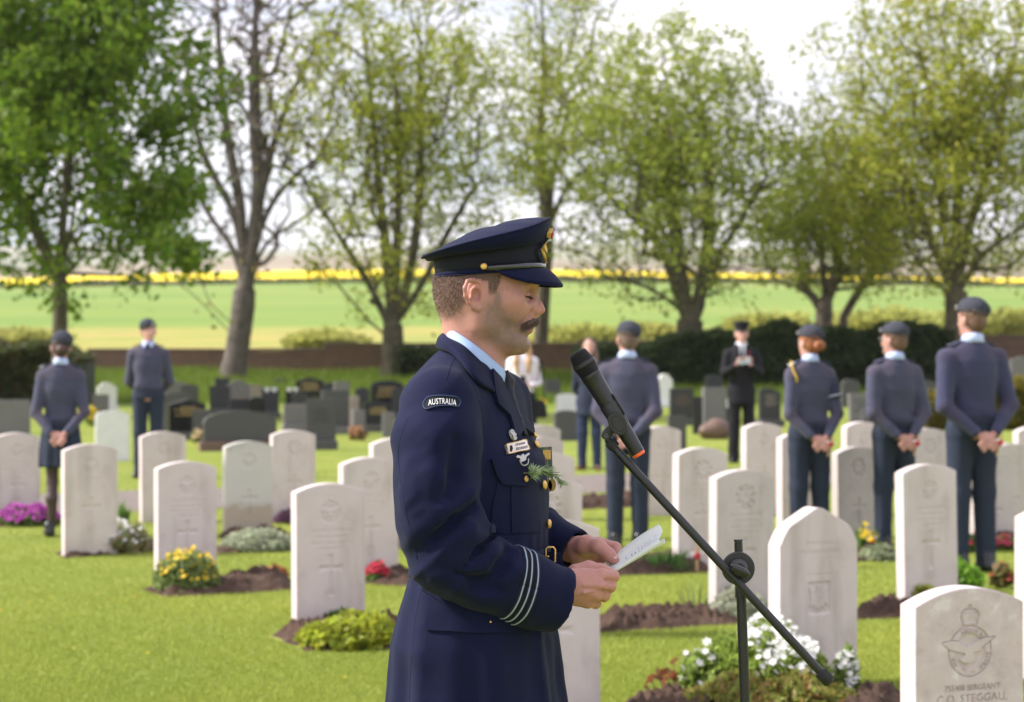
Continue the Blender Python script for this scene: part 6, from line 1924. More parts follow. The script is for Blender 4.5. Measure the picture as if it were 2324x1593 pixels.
# ---------------- sprig of rosemary tucked in the breast pocket
sp = empty('rosemary_sprig', Q(1185, 1072, -.14))
tag(sp, 'green rosemary sprig tucked into the breast pocket of the navy tunic', 'sprig')
p0 = hit(1183, 1074, .010)[0]
stem = [p0 - FWD * .01, p0 + np.array([.012, -.012, .001]), Q(1212, 1068, -.100), Q(1240, 1069, -.085), Q(1262, 1080, -.075), Q(1278, 1098, -.070)]
sc_ = spline(stem, 60)
V, F = tube_np(sc_, np.linspace(.0013, .0006, 60), 6); link('stem', mesh_np('stem', V, F), mat('rosemary_stem', (.16, .17, .08), rough=.8), sp)
n = 250; k = rng.uniform(.12, 1, n); b = sc_[(k * 59).astype(int)]
tang = np.gradient(sc_, axis=0)[(k * 59).astype(int)]; tang /= np.linalg.norm(tang, axis=1, keepdims=True)
rad = rng.normal(0, 1, (n, 3)); rad -= tang * np.sum(rad * tang, 1, keepdims=True); rad /= np.linalg.norm(rad, axis=1, keepdims=True)
d = tang * rng.uniform(.4, 1.1, (n, 1)) + rad * .8 ; d /= np.linalg.norm(d, axis=1, keepdims=True)
L = rng.uniform(.013, .027, n)[:, None] * (1.1 - .35 * k[:, None])
s_ = np.cross(d, rad); s_ /= np.linalg.norm(s_, axis=1, keepdims=True)
wd = .0012
V = np.stack([b - s_ * wd * .6, b + s_ * wd * .6, b + d * L * .55 + s_ * wd, b + d * L * .55 - s_ * wd, b + d * L], 1).reshape(-1, 3)
ix = np.arange(n)[:, None] * 5
F = np.concatenate([ix + [0, 1, 2], ix + [0, 2, 3], ix + [3, 2, 4]])
me = mesh_np('needles', V, F, False)
cc = np.repeat(np.array([[.24, .32, .15]]) * rng.uniform(.55, 1.5, (n, 1)), 5, 0); vcol(me, 'col', cc)
link('needles', me, mat('rosemary_leaf', (.2, .27, .13), rough=.55, attr='col'), sp)['kind'] = 'stuff'
print('speaker', round(time.time() - T0, 1))

# ================================================================ cadets and onlookers
M_jumper = mat('air_force_blue_wool', (.085, .095, .155), rough=.9, attr='col', noise=(300, .12), bump=.25, bscale=400, sheen=.12, spec=.15)
M_blue_trouser = mat('blue_grey_serge', (.025, .033, .054), rough=.85, noise=(200, .15), bump=.1, bscale=500, spec=.2)
M_beret = mat('grey_blue_felt', (.052, .055, .068), rough=.95, noise=(120, .2), bump=.3, bscale=300, spec=.1)
M_band = mat('beret_band', (.012, .012, .016), rough=.6)
M_tights = mat('dark_tights', (.055, .032, .030), rough=.6, noise=(80, .1))
M_suit = mat('charcoal_suit', (.014, .014, .017), rough=.85, noise=(200, .2), spec=.2)
M_navy_coat = mat('navy_coat', (.010, .017, .040), rough=.85, noise=(200, .2))
M_jeans = mat('dark_blue_jeans', (.012, .022, .06), rough=.85, noise=(100, .2))
M_blouse = mat('white_blouse', (.72, .68, .70), rough=.8, noise=(30, .04), bump=.2, bscale=60)
M_black_cloth = mat('black_cloth', (.010, .010, .011), rough=.9)
M_boot = mat('brown_boot', (.09, .035, .022), rough=.5)
M_shirt2 = mat('pale_blue_cotton', (.45, .54, .78), rough=.8)
M_white_shirt = mat('white_shirt', (.70, .72, .78), rough=.8)
M_hair2 = mat('hair', (.1, .06, .04), rough=.6, attr='col', noise=(140, .3), bump=.5, bscale=200)
M_yellow = mat('yellow_lanyard', (.55, .36, .03), rough=.8)

def put(name, fld, m, parent, smooth_it=2, colour=None, warp=None):
    V, F = fld.mesh(); V = relax(V, F, smooth_it, .5)
    if warp is not None: V = V + warp(V)
    me = mesh_np(name, V, F)
    if colour is not None: vcol(me, 'col', colour(V))
    return link(name, me, m, parent, loc=(0, 0, 0))

def figure(label, px, by, h, rz, pose, outfit, hair=(.11, .065, .04), head_turn=0.0, female=False, hat='beret', extras=(), Y=None, skin=(.46, .25, .20)):
    Y = Y or FPX * CAMZ / (by - HOR)
    k = h / 1.735
    e = empty('person', ((px - W / 2) / FPX * Y, Y, 0), rz); tag(e, label, 'person')
    def S(*p): return np.array(p, float) * k
    wsh = (.168 if not female else .150) * outfit.get('broad', 1)
    # arms
    arms = {}
    for s in (-1, 1):
        sh = S(s * (wsh + .003), 0, 1.368)
        if pose == 'behind': el, wr, hd = S(s * (wsh + .052), -.070, 1.065), S(s * .075, -.165, .905), S(s * .025, -.185, .865)
        elif pose == 'phone': el, wr, hd = S(s * (wsh + .055), .06, 1.13), S(s * .105, .24, 1.22), S(s * .065, .28, 1.27)
        elif pose == 'waist': el, wr, hd = S(s * (wsh + .06), .01, 1.10), S(s * .10, .19, 1.06), S(s * .04, .215, 1.075)
        elif pose == 'down': el, wr, hd = S(s * (wsh + .05), -.01, 1.10), S(s * (wsh + .03), .07, .92), S(s * (wsh - .0), .09, .87)
        arms[s] = (sh, el, wr, hd)
    # upper garment
    tp = Field(S(-.36, -.30, .62), S(.36, .38, 1.56), .0085)
    low = {'jumper': .955, 'suit': .74, 'coat': .72, 'blouse': .98}[outfit['top']]
    if female: zs = [low, .99, 1.06, 1.13, 1.25, 1.36, 1.43, 1.475]; rx = [.160, .158, .138, .132, .150, .160, .130, .062]; ry = [.118, .115, .100, .098, .118, .105, .085, .060]
    else: zs = [low, .99, 1.06, 1.13, 1.25, 1.355, 1.43, 1.485]; rx = [.156, .158, .152, .150, .164, .164, .118, .062]; ry = [.115, .115, .112, .110, .122, .115, .092, .062]
    if low < .9: rx[0] += .02; ry[0] += .02
    if outfit['top'] == 'jumper': rx[0] -= .008; ry[0] -= .006
    if zs[0] > zs[1]: zs, rx, ry = zs[:1] + zs[2:], rx[:1] + rx[2:], ry[:1] + ry[2:]
    tp.rings([z * k for z in zs], 0, 0, [r * k for r in rx], [r * k for r in ry], k=0, power=2.3)
    for s in (-1, 1):
        sh, el, wr, hd = arms[s]
        tp.cone(S(s * .045, 0, 1.435), sh + S(-s * .012, 0, -.004), .046 * k, .055 * k, k=.05)
        r0 = .062 if not female else .054
        tp.cone(sh, el, r0 * k, (r0 - .008) * k, k=.034); tp.cone(el, wr, (r0 - .008) * k, .036 * k, k=.02)
        for j in range(3):      # folds at the elbow
            a = .35 + .25 * j; q = el * (1 - a * .3) + wr * a * .3; tp.cone(q + S(0, 0, .03), q - S(s * .03, 0, .03), .010 * k, .010 * k, k=.03, op='-') if j == 1 else None
    tp.warp(lambda x, y, z: .006 * np.abs(vnoise(np.c_[x * 11, y * 11, z * 15 + x * 8], int(px))) - .002 + .0025 * np.sin(z * 55 + x * 18) * np.clip(1 - np.abs(z - 1.03 * k) / .09, 0, 1))
    base = np.array(outfit.get('colour', (.062, .064, .102)))
    def jc(V):
        c = np.tile(base, (len(V), 1)); z = V[:, 2] / k
        patch_ = (z > 1.36) * (np.abs(V[:, 0]) > .05 * k) * 1.0
        for s in (-1, 1):
            sh, el, wr, hd = arms[s]; m = el * .8 + wr * .2
            patch_ = np.maximum(patch_, np.exp(-np.sum((V - m) ** 2, 1) / (.085 * k) ** 2) > .35)
        c = np.where(patch_[:, None] > .5, c * np.array([1.12, .98, .90]), c)
        return c
    top_m = {'jumper': M_jumper, 'suit': M_suit, 'coat': M_navy_coat, 'blouse': M_blouse}[outfit['top']]
    top_o = put({'jumper': 'jumper', 'suit': 'jacket', 'coat': 'coat', 'blouse': 'blouse'}[outfit['top']], tp, top_m, e, colour=jc if outfit['top'] == 'jumper' else None)
    if outfit['top'] == 'jumper':       # ribbed welt
        mb = MB()
        for j in range(70):
            a = 2 * math.pi * j / 70; q = [np.array([(.163 if not female else .161) * k * math.cos(a) * (1 + 0), (.118 if not female else .118) * k * math.sin(a), z * k]) for z in (.957, .985, 1.01)]
            mb.tube(q, .0035, 4, cap=False)
        link('welt', mb.mesh('welt'), MATS['welt'] if 'welt' in MATS else mat('welt', (.046, .048, .078), rough=.9), e, loc=(0, 0, 0))
    # lower garment
    lw = Field(S(-.30, -.24, -.01), S(.30, .28, 1.06), .009)
    if outfit['low'] == 'skirt':
        z0 = outfit.get('hem', .56)
        lw.rings([z * k for z in (z0, .75, .95, 1.04)], 0, 0, [r * k for r in (.185, .182, .158, .135)], [r * k for r in (.145, .140, .112, .098)], k=0)
        lw.warp(lambda x, y, z: .006 * np.sin(np.arctan2(y, x) * 9) * np.clip((.95 * k - z) / .3, 0, 1))
        put('skirt', lw, outfit['low_mat'], e)
        lg = Field(S(-.24, -.2, .02), S(.24, .2, z0 + .15), .007)
        for s in (-1, 1):
            lg.chain([S(s * .075, 0, z0 + .12), S(s * .072, .01, .47), S(s * .075, -.028, .33), S(s * .07, -.012, .10)], [.062 * k, .048 * k, .050 * k, .033 * k], k=.02)
        put('tights', lg, M_tights, e)
    else:
        lw.rings([z * k for z in (.88, .95, 1.03)], 0, 0, [r * k for r in (.165, .160, .146)], [r * k for r in (.120, .112, .102)], k=0)
        fl = outfit.get('flare', .062)
        for s in (-1, 1):
            lw.chain([S(s * .085, 0, .90), S(s * .092, .004, .50), S(s * .100, -.005, .045)], [.094 * k, .072 * k, fl * k], k=.03)
        lw.warp(lambda x, y, z: .007 * np.abs(vnoise(np.c_[x * 11, y * 11, z * 6], int(px) + 1)) - .002 + .003 * np.sin(z * 40 + x * 20) * (z < .2))
        put('trousers', lw, outfit['low_mat'], e)
    # shoes on the ground
    sm = outfit.get('shoe', M_black_shoe)
    for s in (-1, 1):
        sf = Field(S(-.07, -.12, -.002), S(.07, .22, .16 if sm is not M_boot else .34), .007)
        sf.cone(S(0, -.05, .035), S(0, .12, .028), .040 * k, .036 * k, k=.02); sf.cone(S(0, -.04, .06), S(0, -.03, .10 if sm is not M_boot else .28), .042 * k, .046 * k, k=.02)
        g = np.meshgrid(*sf.ax, indexing='ij'); sf.F = np.maximum(sf.F, -g[2]).astype(np.float32)
        V, F = sf.mesh(); ca, sa = math.cos(-s * .25), math.sin(-s * .25)
        V = np.stack([V[:, 0] * ca - V[:, 1] * sa + s * .098 * k, V[:, 0] * sa + V[:, 1] * ca, V[:, 2]], 1)
        link('boot' if sm is M_boot else 'shoe', mesh_np('shoe', V, F), sm, e, loc=(0, 0, 0))
    # skin: head, neck and hands in one mesh
    ct, st_ = math.cos(head_turn), math.sin(head_turn)
    def Hd(x, y, z):
        return np.array([x * ct - y * st_, x * st_ + y * ct, z - .020]) * k
    rot = [[ct, -st_, 0], [st_, ct, 0], [0, 0, 1]]
    hd_ = Field(S(-.14, -.15, 1.36), S(.14, .17, 1.80), .0045)
    hd_.cone(S(0, -.01, 1.42), S(0, .0, 1.58), .058 * k if not female else .050 * k, .050 * k, k=.02)
    hd_.ell(Hd(0, .0, 1.660), np.array([.074, .094, .092]) * k, k=.02, rot=rot)
    hd_.ell(Hd(0, .035, 1.600), np.array([.055, .060, .070]) * k, k=.03, rot=rot)
    hd_.cone(Hd(0, .075, 1.545), Hd(0, .07, 1.55), .022 * k, .022 * k, k=.03)
    hd_.cone(Hd(0, .098, 1.64), Hd(0, .112, 1.605), .009 * k, .012 * k, k=.012)
    for s in (-1, 1):
        hd_.ell(Hd(s * .078, -.005, 1.625), np.array([.010, .020, .032]) * k, k=.008, rot=rot)
        hd_.ell(Hd(s * .032, .093, 1.645), np.array([.016, .014, .010]) * k, k=.012, op='-', rot=rot)
    hd_.cone(Hd(-.02, .098, 1.575), Hd(.02, .098, 1.575), .004 * k, .004 * k, k=.006, op='-')
    VV, FF = hd_.mesh(); VV = relax(VV, FF, 1, .4)
    mb = MB(); mb.add(VV, FF); nh_ = len(VV)
    lo = np.min([arms[s][3] for s in arms], 0) - .11; hi = np.max([arms[s][3] for s in arms], 0) + .11
    for s in (-1, 1):
        sh, el, wr, hd = arms[s]
        if pose == 'down' : pass
        ff = Field(np.minimum(wr, hd) - .12, np.maximum(wr, hd) + .12, .0042)
        d = hd - wr; d /= np.linalg.norm(d)
        side = np.cross(d, [0, 1.0, 0]); side /= np.linalg.norm(side); nrm = np.cross(side, d)
        ff.cone(wr - d * .03, wr + d * .02, .026 * k, .026 * k, k=.01)
        ff.ell(hd + d * .012, np.array([.040, .036, .020]) * k, k=.014, rot=np.stack([d, side, nrm], 1))
        for j in range(4):
            o = side * (.027 - .018 * j) * k
            p0 = hd + d * .035 * k + o; p1 = p0 + (d * .030 + nrm * .008 * s) * k; p2 = p1 + (d * .016 - np.array([s * .012, 0, .012])) * k
            ff.chain([p0, p1, p2], [.0105 * k, .0098 * k, .0085 * k], k=.006)
        ff.chain([hd - d * .01 + side * .03 * k, hd + d * .02 + side * .046 * k + nrm * .008, hd + d * .045 + side * .045 * k], [.014 * k, .011 * k, .009 * k], k=.008)
        VV, FF = ff.mesh(); mb.add(relax(VV, FF, 1, .4), FF)
        ck = Field(np.minimum(wr, sh) - .15, np.maximum(wr, sh) + .15, .016)
        ck.chain([sh, el, wr], [.04 * k, .036 * k, .025 * k], k=.02); VV, FF = ck.mesh(); mb.add(VV, FF)
    cf_ = Field(S(-.2, -.16, .8), S(.2, .16, 1.5), .018); cf_.rings([z * k for z in (.85, 1.1, 1.3, 1.42)], 0, 0, [.12 * k, .11 * k, .14 * k, .06 * k], [.085 * k, .08 * k, .085 * k, .05 * k], k=0)
    VV, FF = cf_.mesh(); mb.add(VV, FF)
    me = mb.mesh('body')
    allV = np.concatenate(mb.V); c = np.tile(np.array(skin), (len(allV), 1)) * (1 + .06 * vnoise(allV * 60, 2))[:, None]
    red = np.zeros(len(allV)); red[nh_:] = .35
    c = c * (1 - red[:, None]) + red[:, None] * np.array([.47, .21, .17])
    vcol(me, 'col', c); link('body', me, M_skin, e, loc=(0, 0, 0))
    # hair
    hf_ = Field(S(-.16, -.24, 1.15 if outfit.get('long_hair') else 1.42), S(.16, .17, 1.80), .0055)
    hf_.ell(Hd(0, -.012, 1.672), np.array([.080, .094, .092]) * k, k=0, rot=rot)
    hf_.ell(Hd(0, -.045, 1.615), np.array([.066, .058, .062]) * k, k=.02, rot=rot)
    if outfit.get('bun'): hf_.ell(Hd(.012, -.105, 1.615), np.array([.050, .036, .044]) * k, k=.008, rot=rot)
    if outfit.get('long_hair'):
        for s in (-1, 1): hf_.chain([Hd(s * .07, -.01, 1.66), Hd(s * .085, .03, 1.52), S(s * .085, .10, 1.38), S(s * .075, .125, 1.24)], [.030 * k, .034 * k, .034 * k, .022 * k], k=.02)
    hf_.ell(Hd(0, .085, 1.60), np.array([.075, .070, .085]) * k, k=.012, op='-', rot=rot)       # face left free
    for s in (-1, 1): hf_.ell(Hd(s * .080, -.002, 1.622), np.array([.022, .026, .036]) * k, k=.006, op='-', rot=rot)
    put('hair', hf_, M_hair2, e, 1, colour=lambda V: np.array(hair) * (1 + .35 * vnoise(V * np.array([90, 90, 25]), 6))[:, None], warp=lambda V: .0022 * vnoise(V * 110, 4)[:, None] * np.ones(3))
    # collar of the shirt
    if outfit['top'] in ('jumper', 'suit'):
        n = 32; rows = []
        for rr, z, dz in ((.057, 1.517, .012), (.066, 1.500, .012), (.076, 1.462, .010)):
            rows.append([S(rr * math.cos(a) * (.98 if not female else .88), rr * math.sin(a) * .98 - .004, z - dz * math.sin(a)) for a in np.linspace(0, 2 * math.pi, n, endpoint=False)])
        V = np.concatenate(rows); F = [(i * n + j, i * n + (j + 1) % n, (i + 1) * n + (j + 1) % n, (i + 1) * n + j) for i in range(2) for j in range(n)]
        o = link('shirt_collar', mesh_np('shirt_collar', V, F), M_shirt2 if outfit['top'] == 'jumper' else M_white_shirt, e, loc=(0, 0, 0)); o.modifiers.new('t', 'SOLIDIFY').thickness = .005
    # hat
    if hat == 'beret':
        bf_ = Field(S(-.19, -.18, 1.60), S(.19, .18, 1.84), .0055)
        bf_.ell(Hd(.008, -.002, 1.702), np.array([.089, .108, .082]) * k, k=0, rot=rot)
        bf_.ell(Hd(.046, -.015, 1.698), np.array([.050, .088, .046]) * k, k=.03, rot=rot)
        g = np.meshgrid(*bf_.ax, indexing='ij')
        lx = g[0] * ct + g[1] * st_; ly = -g[0] * st_ + g[1] * ct
        bf_.F = np.maximum(bf_.F, (1.656 * k - .24 * lx * 1 + .10 * ly) - g[2]).astype(np.float32)
        bf_.warp(lambda x, y, z: .003 * vnoise(np.c_[x * 22, y * 22, z * 22], int(px)))
        b_o = put('beret', bf_, M_beret, e)
        ring_ = [Hd(.087 * math.cos(a) + .002, .103 * math.sin(a), 1.676 - .24 * .088 * math.cos(a) + .10 * .104 * math.sin(a)) for a in np.linspace(0, 2 * math.pi, 40, endpoint=False)]
        V, F = tube_np(ring_, .0065 * k, 6, closed=True); link('band', mesh_np('band', V, F), M_band, b_o, loc=(0, 0, 0))
        bm = bmesh.new(); bm_box(bm, Hd(-.035, .098, 1.715), (.022, .012, .03), bev=.004); link('badge', bm_mesh('badge', bm), M_silver, b_o, loc=(0, 0, 0))
    elif hat == 'peaked':
        n = 40; an = np.linspace(0, 2 * math.pi, n, endpoint=False)
        rows = [[Hd(.083 * math.sin(a), .102 * math.cos(a), 1.690 + .006 * math.cos(a)) for a in an], [Hd(.084 * math.sin(a), .103 * math.cos(a), 1.735 + .012 * math.cos(a)) for a in an],
                [Hd(.112 * math.sin(a), .122 * math.cos(a), 1.765 + .022 * math.cos(a)) for a in an], [Hd(.095 * math.sin(a), .10 * math.cos(a), 1.782 + .018 * math.cos(a)) for a in an], [Hd(.01 * math.sin(a), .01 * math.cos(a), 1.79) for a in an]]
        V = np.concatenate(rows); F = [(i * n + j, i * n + (j + 1) % n, (i + 1) * n + (j + 1) % n, (i + 1) * n + j) for i in range(4) for j in range(n)]
        c_o = link('cap', mesh_np('cap', V, F), M_suit, e, loc=(0, 0, 0))
        rows = []
        for t in (0, .5, 1): rows.append([Hd(.085 * math.sin(a) * (1 + .02 * t), .104 * math.cos(a) + .045 * t * math.cos(a * 1.2), 1.690 - .022 * t * math.cos(a)) for a in np.linspace(-1.2, 1.2, 20)])
        V = np.concatenate(rows); F = [(i * 20 + j, i * 20 + j + 1, (i + 1) * 20 + j + 1, (i + 1) * 20 + j) for i in range(2) for j in range(19)]
        o = link('visor', mesh_np('visor', V, F), M_patent, c_o, loc=(0, 0, 0)); o.modifiers.new('t', 'SOLIDIFY').thickness = .004
    ctx = dict(e=e, S=S, Hd=Hd, k=k, arms=arms, top=top_o, Y=Y)
    for x in extras: x(ctx)
    return ctx

def world(ctx, p):
    return parent_world(ctx['e']) @ Vector(p)
def shoulder_slides(ctx, m=None):
    S = ctx['S']
    for s in (-1, 1):
        bm = bmesh.new(); bm_box(bm, S(s * .130, 0, 1.462), (.085 * ctx['k'], .055, .010), rot=Matrix.Rotation(s * .30, 3, 'Y'), bev=.003)
        link('rank_slide', bm_mesh('rank_slide', bm), m or mat('rank_slide', (.045, .05, .09), rough=.9), ctx['top'], loc=(0, 0, 0))
def pale_slide(ctx):
    S = ctx['S']; bm = bmesh.new(); bm_box(bm, S(-.158, -.004, 1.452), (.040, .05, .012), rot=Matrix.Rotation(-.45, 3, 'Y'), bev=.003)
    link('rank_slide', bm_mesh('rank_slide', bm), mat('pale_slide', (.55, .55, .6), rough=.8), ctx['top'], loc=(0, 0, 0))
def lanyard(ctx):
    S = ctx['S']; V, F = tube_np(spline([S(-.150, .02, 1.472), S(-.172, -.040, 1.440), S(-.165, -.068, 1.39), S(-.150, -.085, 1.345), S(-.140, -.06, 1.30)], 20), .0075, 6)
    link('lanyard', mesh_np('lanyard', V, F), M_yellow, ctx['top'], loc=(0, 0, 0))
def brassard(ctx):
    sh, el, wr, hd = ctx['arms'][1]; d = el - sh
    u = np.cross(d, [0, 1.0, 0]); u /= np.linalg.norm(u); w = np.cross(d / np.linalg.norm(d), u); n = 20; rows = []
    for t, r in ((.12, .064), (.3, .064), (.55, .063), (.62, .061)): rows.append([sh + d * t + (u * math.cos(a) + w * math.sin(a)) * r * ctx['k'] for a in np.linspace(0, 2 * math.pi, n, endpoint=False)])
    V = np.concatenate(rows); F = [(i * n + j, i * n + (j + 1) % n, (i + 1) * n + (j + 1) % n, (i + 1) * n + j) for i in range(3) for j in range(n)]
    o = link('brassard', mesh_np('brassard', V, F), mat('brassard', (.020, .024, .05), rough=.85), ctx['top'], loc=(0, 0, 0)); o.modifiers.new('t', 'SOLIDIFY').thickness = .004
    V, F = tube_np([sh + d * .56 + (u * math.cos(a) + w * math.sin(a)) * .0655 * ctx['k'] for a in np.linspace(0, 2 * math.pi, 20, endpoint=False)], .006, 5, closed=True)
    link('brassard_badge', mesh_np('brassard_badge', V, F), mat('pale_badge', (.45, .48, .55), rough=.8), o, loc=(0, 0, 0))
def glasses(ctx):
    Hd = ctx['Hd']; mb = MB()
    for s in (-1, 1):
        mb.tube([Hd(s * .032 + .024 * math.cos(a), .106 - .004 * abs(math.cos(a)), 1.645 + .018 * math.sin(a)) for a in np.linspace(0, 2 * math.pi, 16, endpoint=False)], .0018, 5, closed=True)
        mb.tube([Hd(s * .057, .100, 1.648), Hd(s * .078, .0, 1.645)], .0018, 5)
    link('glasses', mb.mesh('glasses'), M_silver, ctx['e'], loc=(0, 0, 0))
def tie_badge(ctx):
    S = ctx['S']; f = Field(S(-.05, .05, 1.28), S(.05, .16, 1.52), .004); f.cone(S(0, .072, 1.478), S(0, .080, 1.45), .014, .010, k=.005)
    V, F = f.mesh(); link('tie_knot', mesh_np('tie_knot', V, F), M_black_cloth, ctx['e'], loc=(0, 0, 0))
    for s in (-1, 1):
        p = [S(s * .008, .078, 1.49), S(s * .055, .060, 1.495), S(s * .062, .075, 1.462), S(s * .040, .100, 1.440)]
        me = bpy.data.meshes.new('collar_point'); me.from_pydata([tuple(v) for v in p], [], [(0, 1, 2, 3)]); o = link('collar_point', me, M_shirt2, ctx['e'], loc=(0, 0, 0)); o.modifiers.new('t', 'SOLIDIFY').thickness = .005
def suit_front(ctx):
    S = ctx['S']
    V = [S(-.042, .088, 1.478), S(.042, .088, 1.478), S(.030, .126, 1.36), S(.004, .136, 1.22), S(-.004, .136, 1.22), S(-.030, .126, 1.36)]
    me = bpy.data.meshes.new('shirt_front'); me.from_pydata([tuple(v) for v in V], [], [tuple(range(6))]); o = link('shirt_front', me, M_white_shirt, ctx['e'], loc=(0, 0, 0)); o.modifiers.new('t', 'SOLIDIFY').thickness = .006
    V = [S(-.010, .100, 1.472), S(.010, .100, 1.472), S(.020, .138, 1.32), S(0, .144, 1.22), S(-.020, .138, 1.32)]
    me = bpy.data.meshes.new('necktie'); me.from_pydata([tuple(v) for v in V], [], [tuple(range(5))]); o = link('necktie', me, M_black_cloth, ctx['e'], loc=(0, 0, 0)); o.modifiers.new('t', 'SOLIDIFY').thickness = .006
    f = Field(S(-.13, .05, 1.33), S(-.05, .16, 1.42), .003); f.ball(S(-.088, .118, 1.385), .011, k=.003)
    V, F = f.mesh(); link('poppy_pin', mesh_np('poppy_pin', V, F), mat('poppy_red', (.45, .02, .03), rough=.7), ctx['e'], loc=(0, 0, 0))

CAD = dict(top='jumper', low='trousers', low_mat=M_blue_trouser)
c1 = figure('cadet in beret and knee-length skirt standing at the far left, back turned', 138, 1218, 1.62, .10, 'behind', dict(top='jumper', low='skirt', low_mat=M_blue_trouser, hem=.60, bun=True), hair=(.055, .025, .018), female=True, extras=(shoulder_slides, pale_slide), head_turn=.1)
c2 = figure('cadet in beret and blue jumper facing the camera, far left background', 337, 1084, 1.80, math.pi + .05, 'behind', CAD, hair=(.05, .035, .025), extras=(shoulder_slides, tie_badge), skin=(.53, .295, .235), head_turn=.25)
c3 = figure('cadet seen from behind just right of the microphone', 1424, 1246, 1.69, -.12, 'behind', CAD, hair=(.15, .095, .065), extras=(shoulder_slides,), head_turn=.35)
c4 = figure('cadet with ginger hair in a bun and yellow lanyard, back turned', 1838, 1250, 1.66, .30, 'behind', dict(CAD, bun=True), hair=(.26, .085, .022), female=True, extras=(shoulder_slides, pale_slide, lanyard, brassard), head_turn=.25, skin=(.53, .295, .235))
c5 = figure('cadet wearing glasses seen from behind, second from the right', 2030, 1252, 1.68, .32, 'behind', CAD, hair=(.14, .075, .04), extras=(shoulder_slides, glasses), head_turn=.45)
c6 = figure('tallest cadet at the far right, hands clasped behind his back', 2206, 1298, 1.83, .32, 'behind', dict(CAD, colour=(.045, .047, .090), broad=1.1), hair=(.13, .07, .04), extras=(shoulder_slides,), head_turn=.25)
p7 = figure('man in charcoal suit and peaked cap holding up a phone among the graves', 1683, 1050, 1.78, math.pi, 'phone', dict(top='suit', low='trousers', low_mat=M_suit, flare=.072), hair=(.2, .17, .15), hat='peaked', extras=(suit_front,), skin=(.53, .295, .235))
w8 = figure('woman with long fair hair in white blouse standing behind the speaker', 1186, 1062, 1.66, math.pi, 'waist', dict(top='blouse', low='skirt', low_mat=M_black_cloth, hem=.42, long_hair=True), hair=(.42, .25, .11), female=True, hat=None, skin=(.53, .295, .235))
w9 = figure('woman in navy coat and brown boots left of the cadet by the microphone', 1338, 1066, 1.60, math.pi - .15, 'behind', dict(top='coat', low='trousers', low_mat=M_jeans, flare=.055, shoe=M_boot, long_hair=True), hair=(.13, .08, .055), female=True, hat=None, skin=(.53, .295, .235))

# things in their hands
def held(name, label, cat, parts, ctx, at, rz=0.0):
    e = empty(name, world(ctx, at)); e.rotation_euler = (0, 0, ctx['e'].rotation_euler.z + rz); tag(e, label, cat)
    for nm, c, s_, m, b in parts:
        bm = bmesh.new(); bm_box(bm, c, s_, bev=b); link(nm, bm_mesh(nm, bm), m, e, loc=(0, 0, 0))
    return e
held('smartphone', 'pale phone held up in both hands by the suited man', 'phone', [('case', (0, 0, 0), (.15, .012, .085), mat('pale_case', (.50, .60, .62), rough=.4), .004), ('camera_lens', (.05, .008, .02), (.02, .006, .02), M_black_cloth, .002)], p7, (0, .315 * p7['k'], 1.285 * p7['k']))
held('smartphone', 'dark phone held at the waist by the woman in white blouse', 'phone', [('case', (0, 0, 0), (.075, .012, .14), M_black_cloth, .004), ('screen', (0, -.007, 0), (.066, .002, .125), mat('dark_glass', (.01, .01, .012), rough=.1), .0005)], w8, (.0, .255 * w8['k'], 1.12 * w8['k']))
hb = empty('handbag', world(w8, (-.21, .05, .0))); hb.location.z = .62; tag(hb, 'black handbag hanging at the side of the woman in white blouse', 'handbag')
f = Field((-.10, -.08, -.02), (.12, .08, .30), .008); f.rings([0, .04, .16, .22], 0, 0, [.085, .095, .08, .05], [.045, .05, .04, .02], k=0); V, F = f.mesh()
link('pouch', mesh_np('pouch', V, F), M_black_cloth, hb, loc=(0, 0, 0)); V, F = tube_np(spline([(-.05, 0, .2), (-.02, .0, .5), (.02, 0, .72), (.04, 0, .5), (.05, 0, .2)], 20), .008, 5); link('strap', mesh_np('strap', V, F), M_black_cloth, hb, loc=(0, 0, 0))
M_red = mat('poppy_red', (.45, .02, .03), rough=.7); M_wood = mat('light_wood', (.45, .30, .16), rough=.8)
def poppy_cross(label, loc, rz=0.0, tilt=0.0, s=1.0):
    e = empty('poppy_cross', loc, rz); e.rotation_euler.y = tilt; tag(e, label, 'remembrance cross', 'little crosses with poppies')
    bm = bmesh.new(); bm_box(bm, (0, 0, .09 * s), (.018 * s, .007, .19 * s), bev=.001); link('stake', bm_mesh('stake', bm), M_wood, e, loc=(0, 0, 0))
    bm = bmesh.new(); bm_box(bm, (0, -.001, .13 * s), (.085 * s, .0065, .018 * s), bev=.001); link('arm', bm_mesh('arm', bm), mat('white_card', (.75, .73, .73), rough=.8), e, loc=(0, 0, 0))
    bm = bmesh.new(); bmesh.ops.create_uvsphere(bm, u_segments=12, v_segments=8, radius=.026 * s)
    for v in bm.verts: v.co = Vector((v.co.x * (1 + .15 * math.sin(4 * math.atan2(v.co.z, v.co.x))), v.co.y * .35 - .008, v.co.z + .115 * s))
    link('poppy', bm_mesh('poppy', bm, True), M_red, e, loc=(0, 0, 0))
    return e
for ctx, who in ((c4, 'ginger-haired cadet'), (c5, 'cadet in glasses'), (c6, 'tallest cadet')):
    poppy_cross('small poppy cross held behind the back of the %s' % who, world(ctx, np.array([.045, -.225, .83]) * ctx['k']) - Vector((0, 0, .08)), .4, .3, .8)
print('people', round(time.time() - T0, 1))

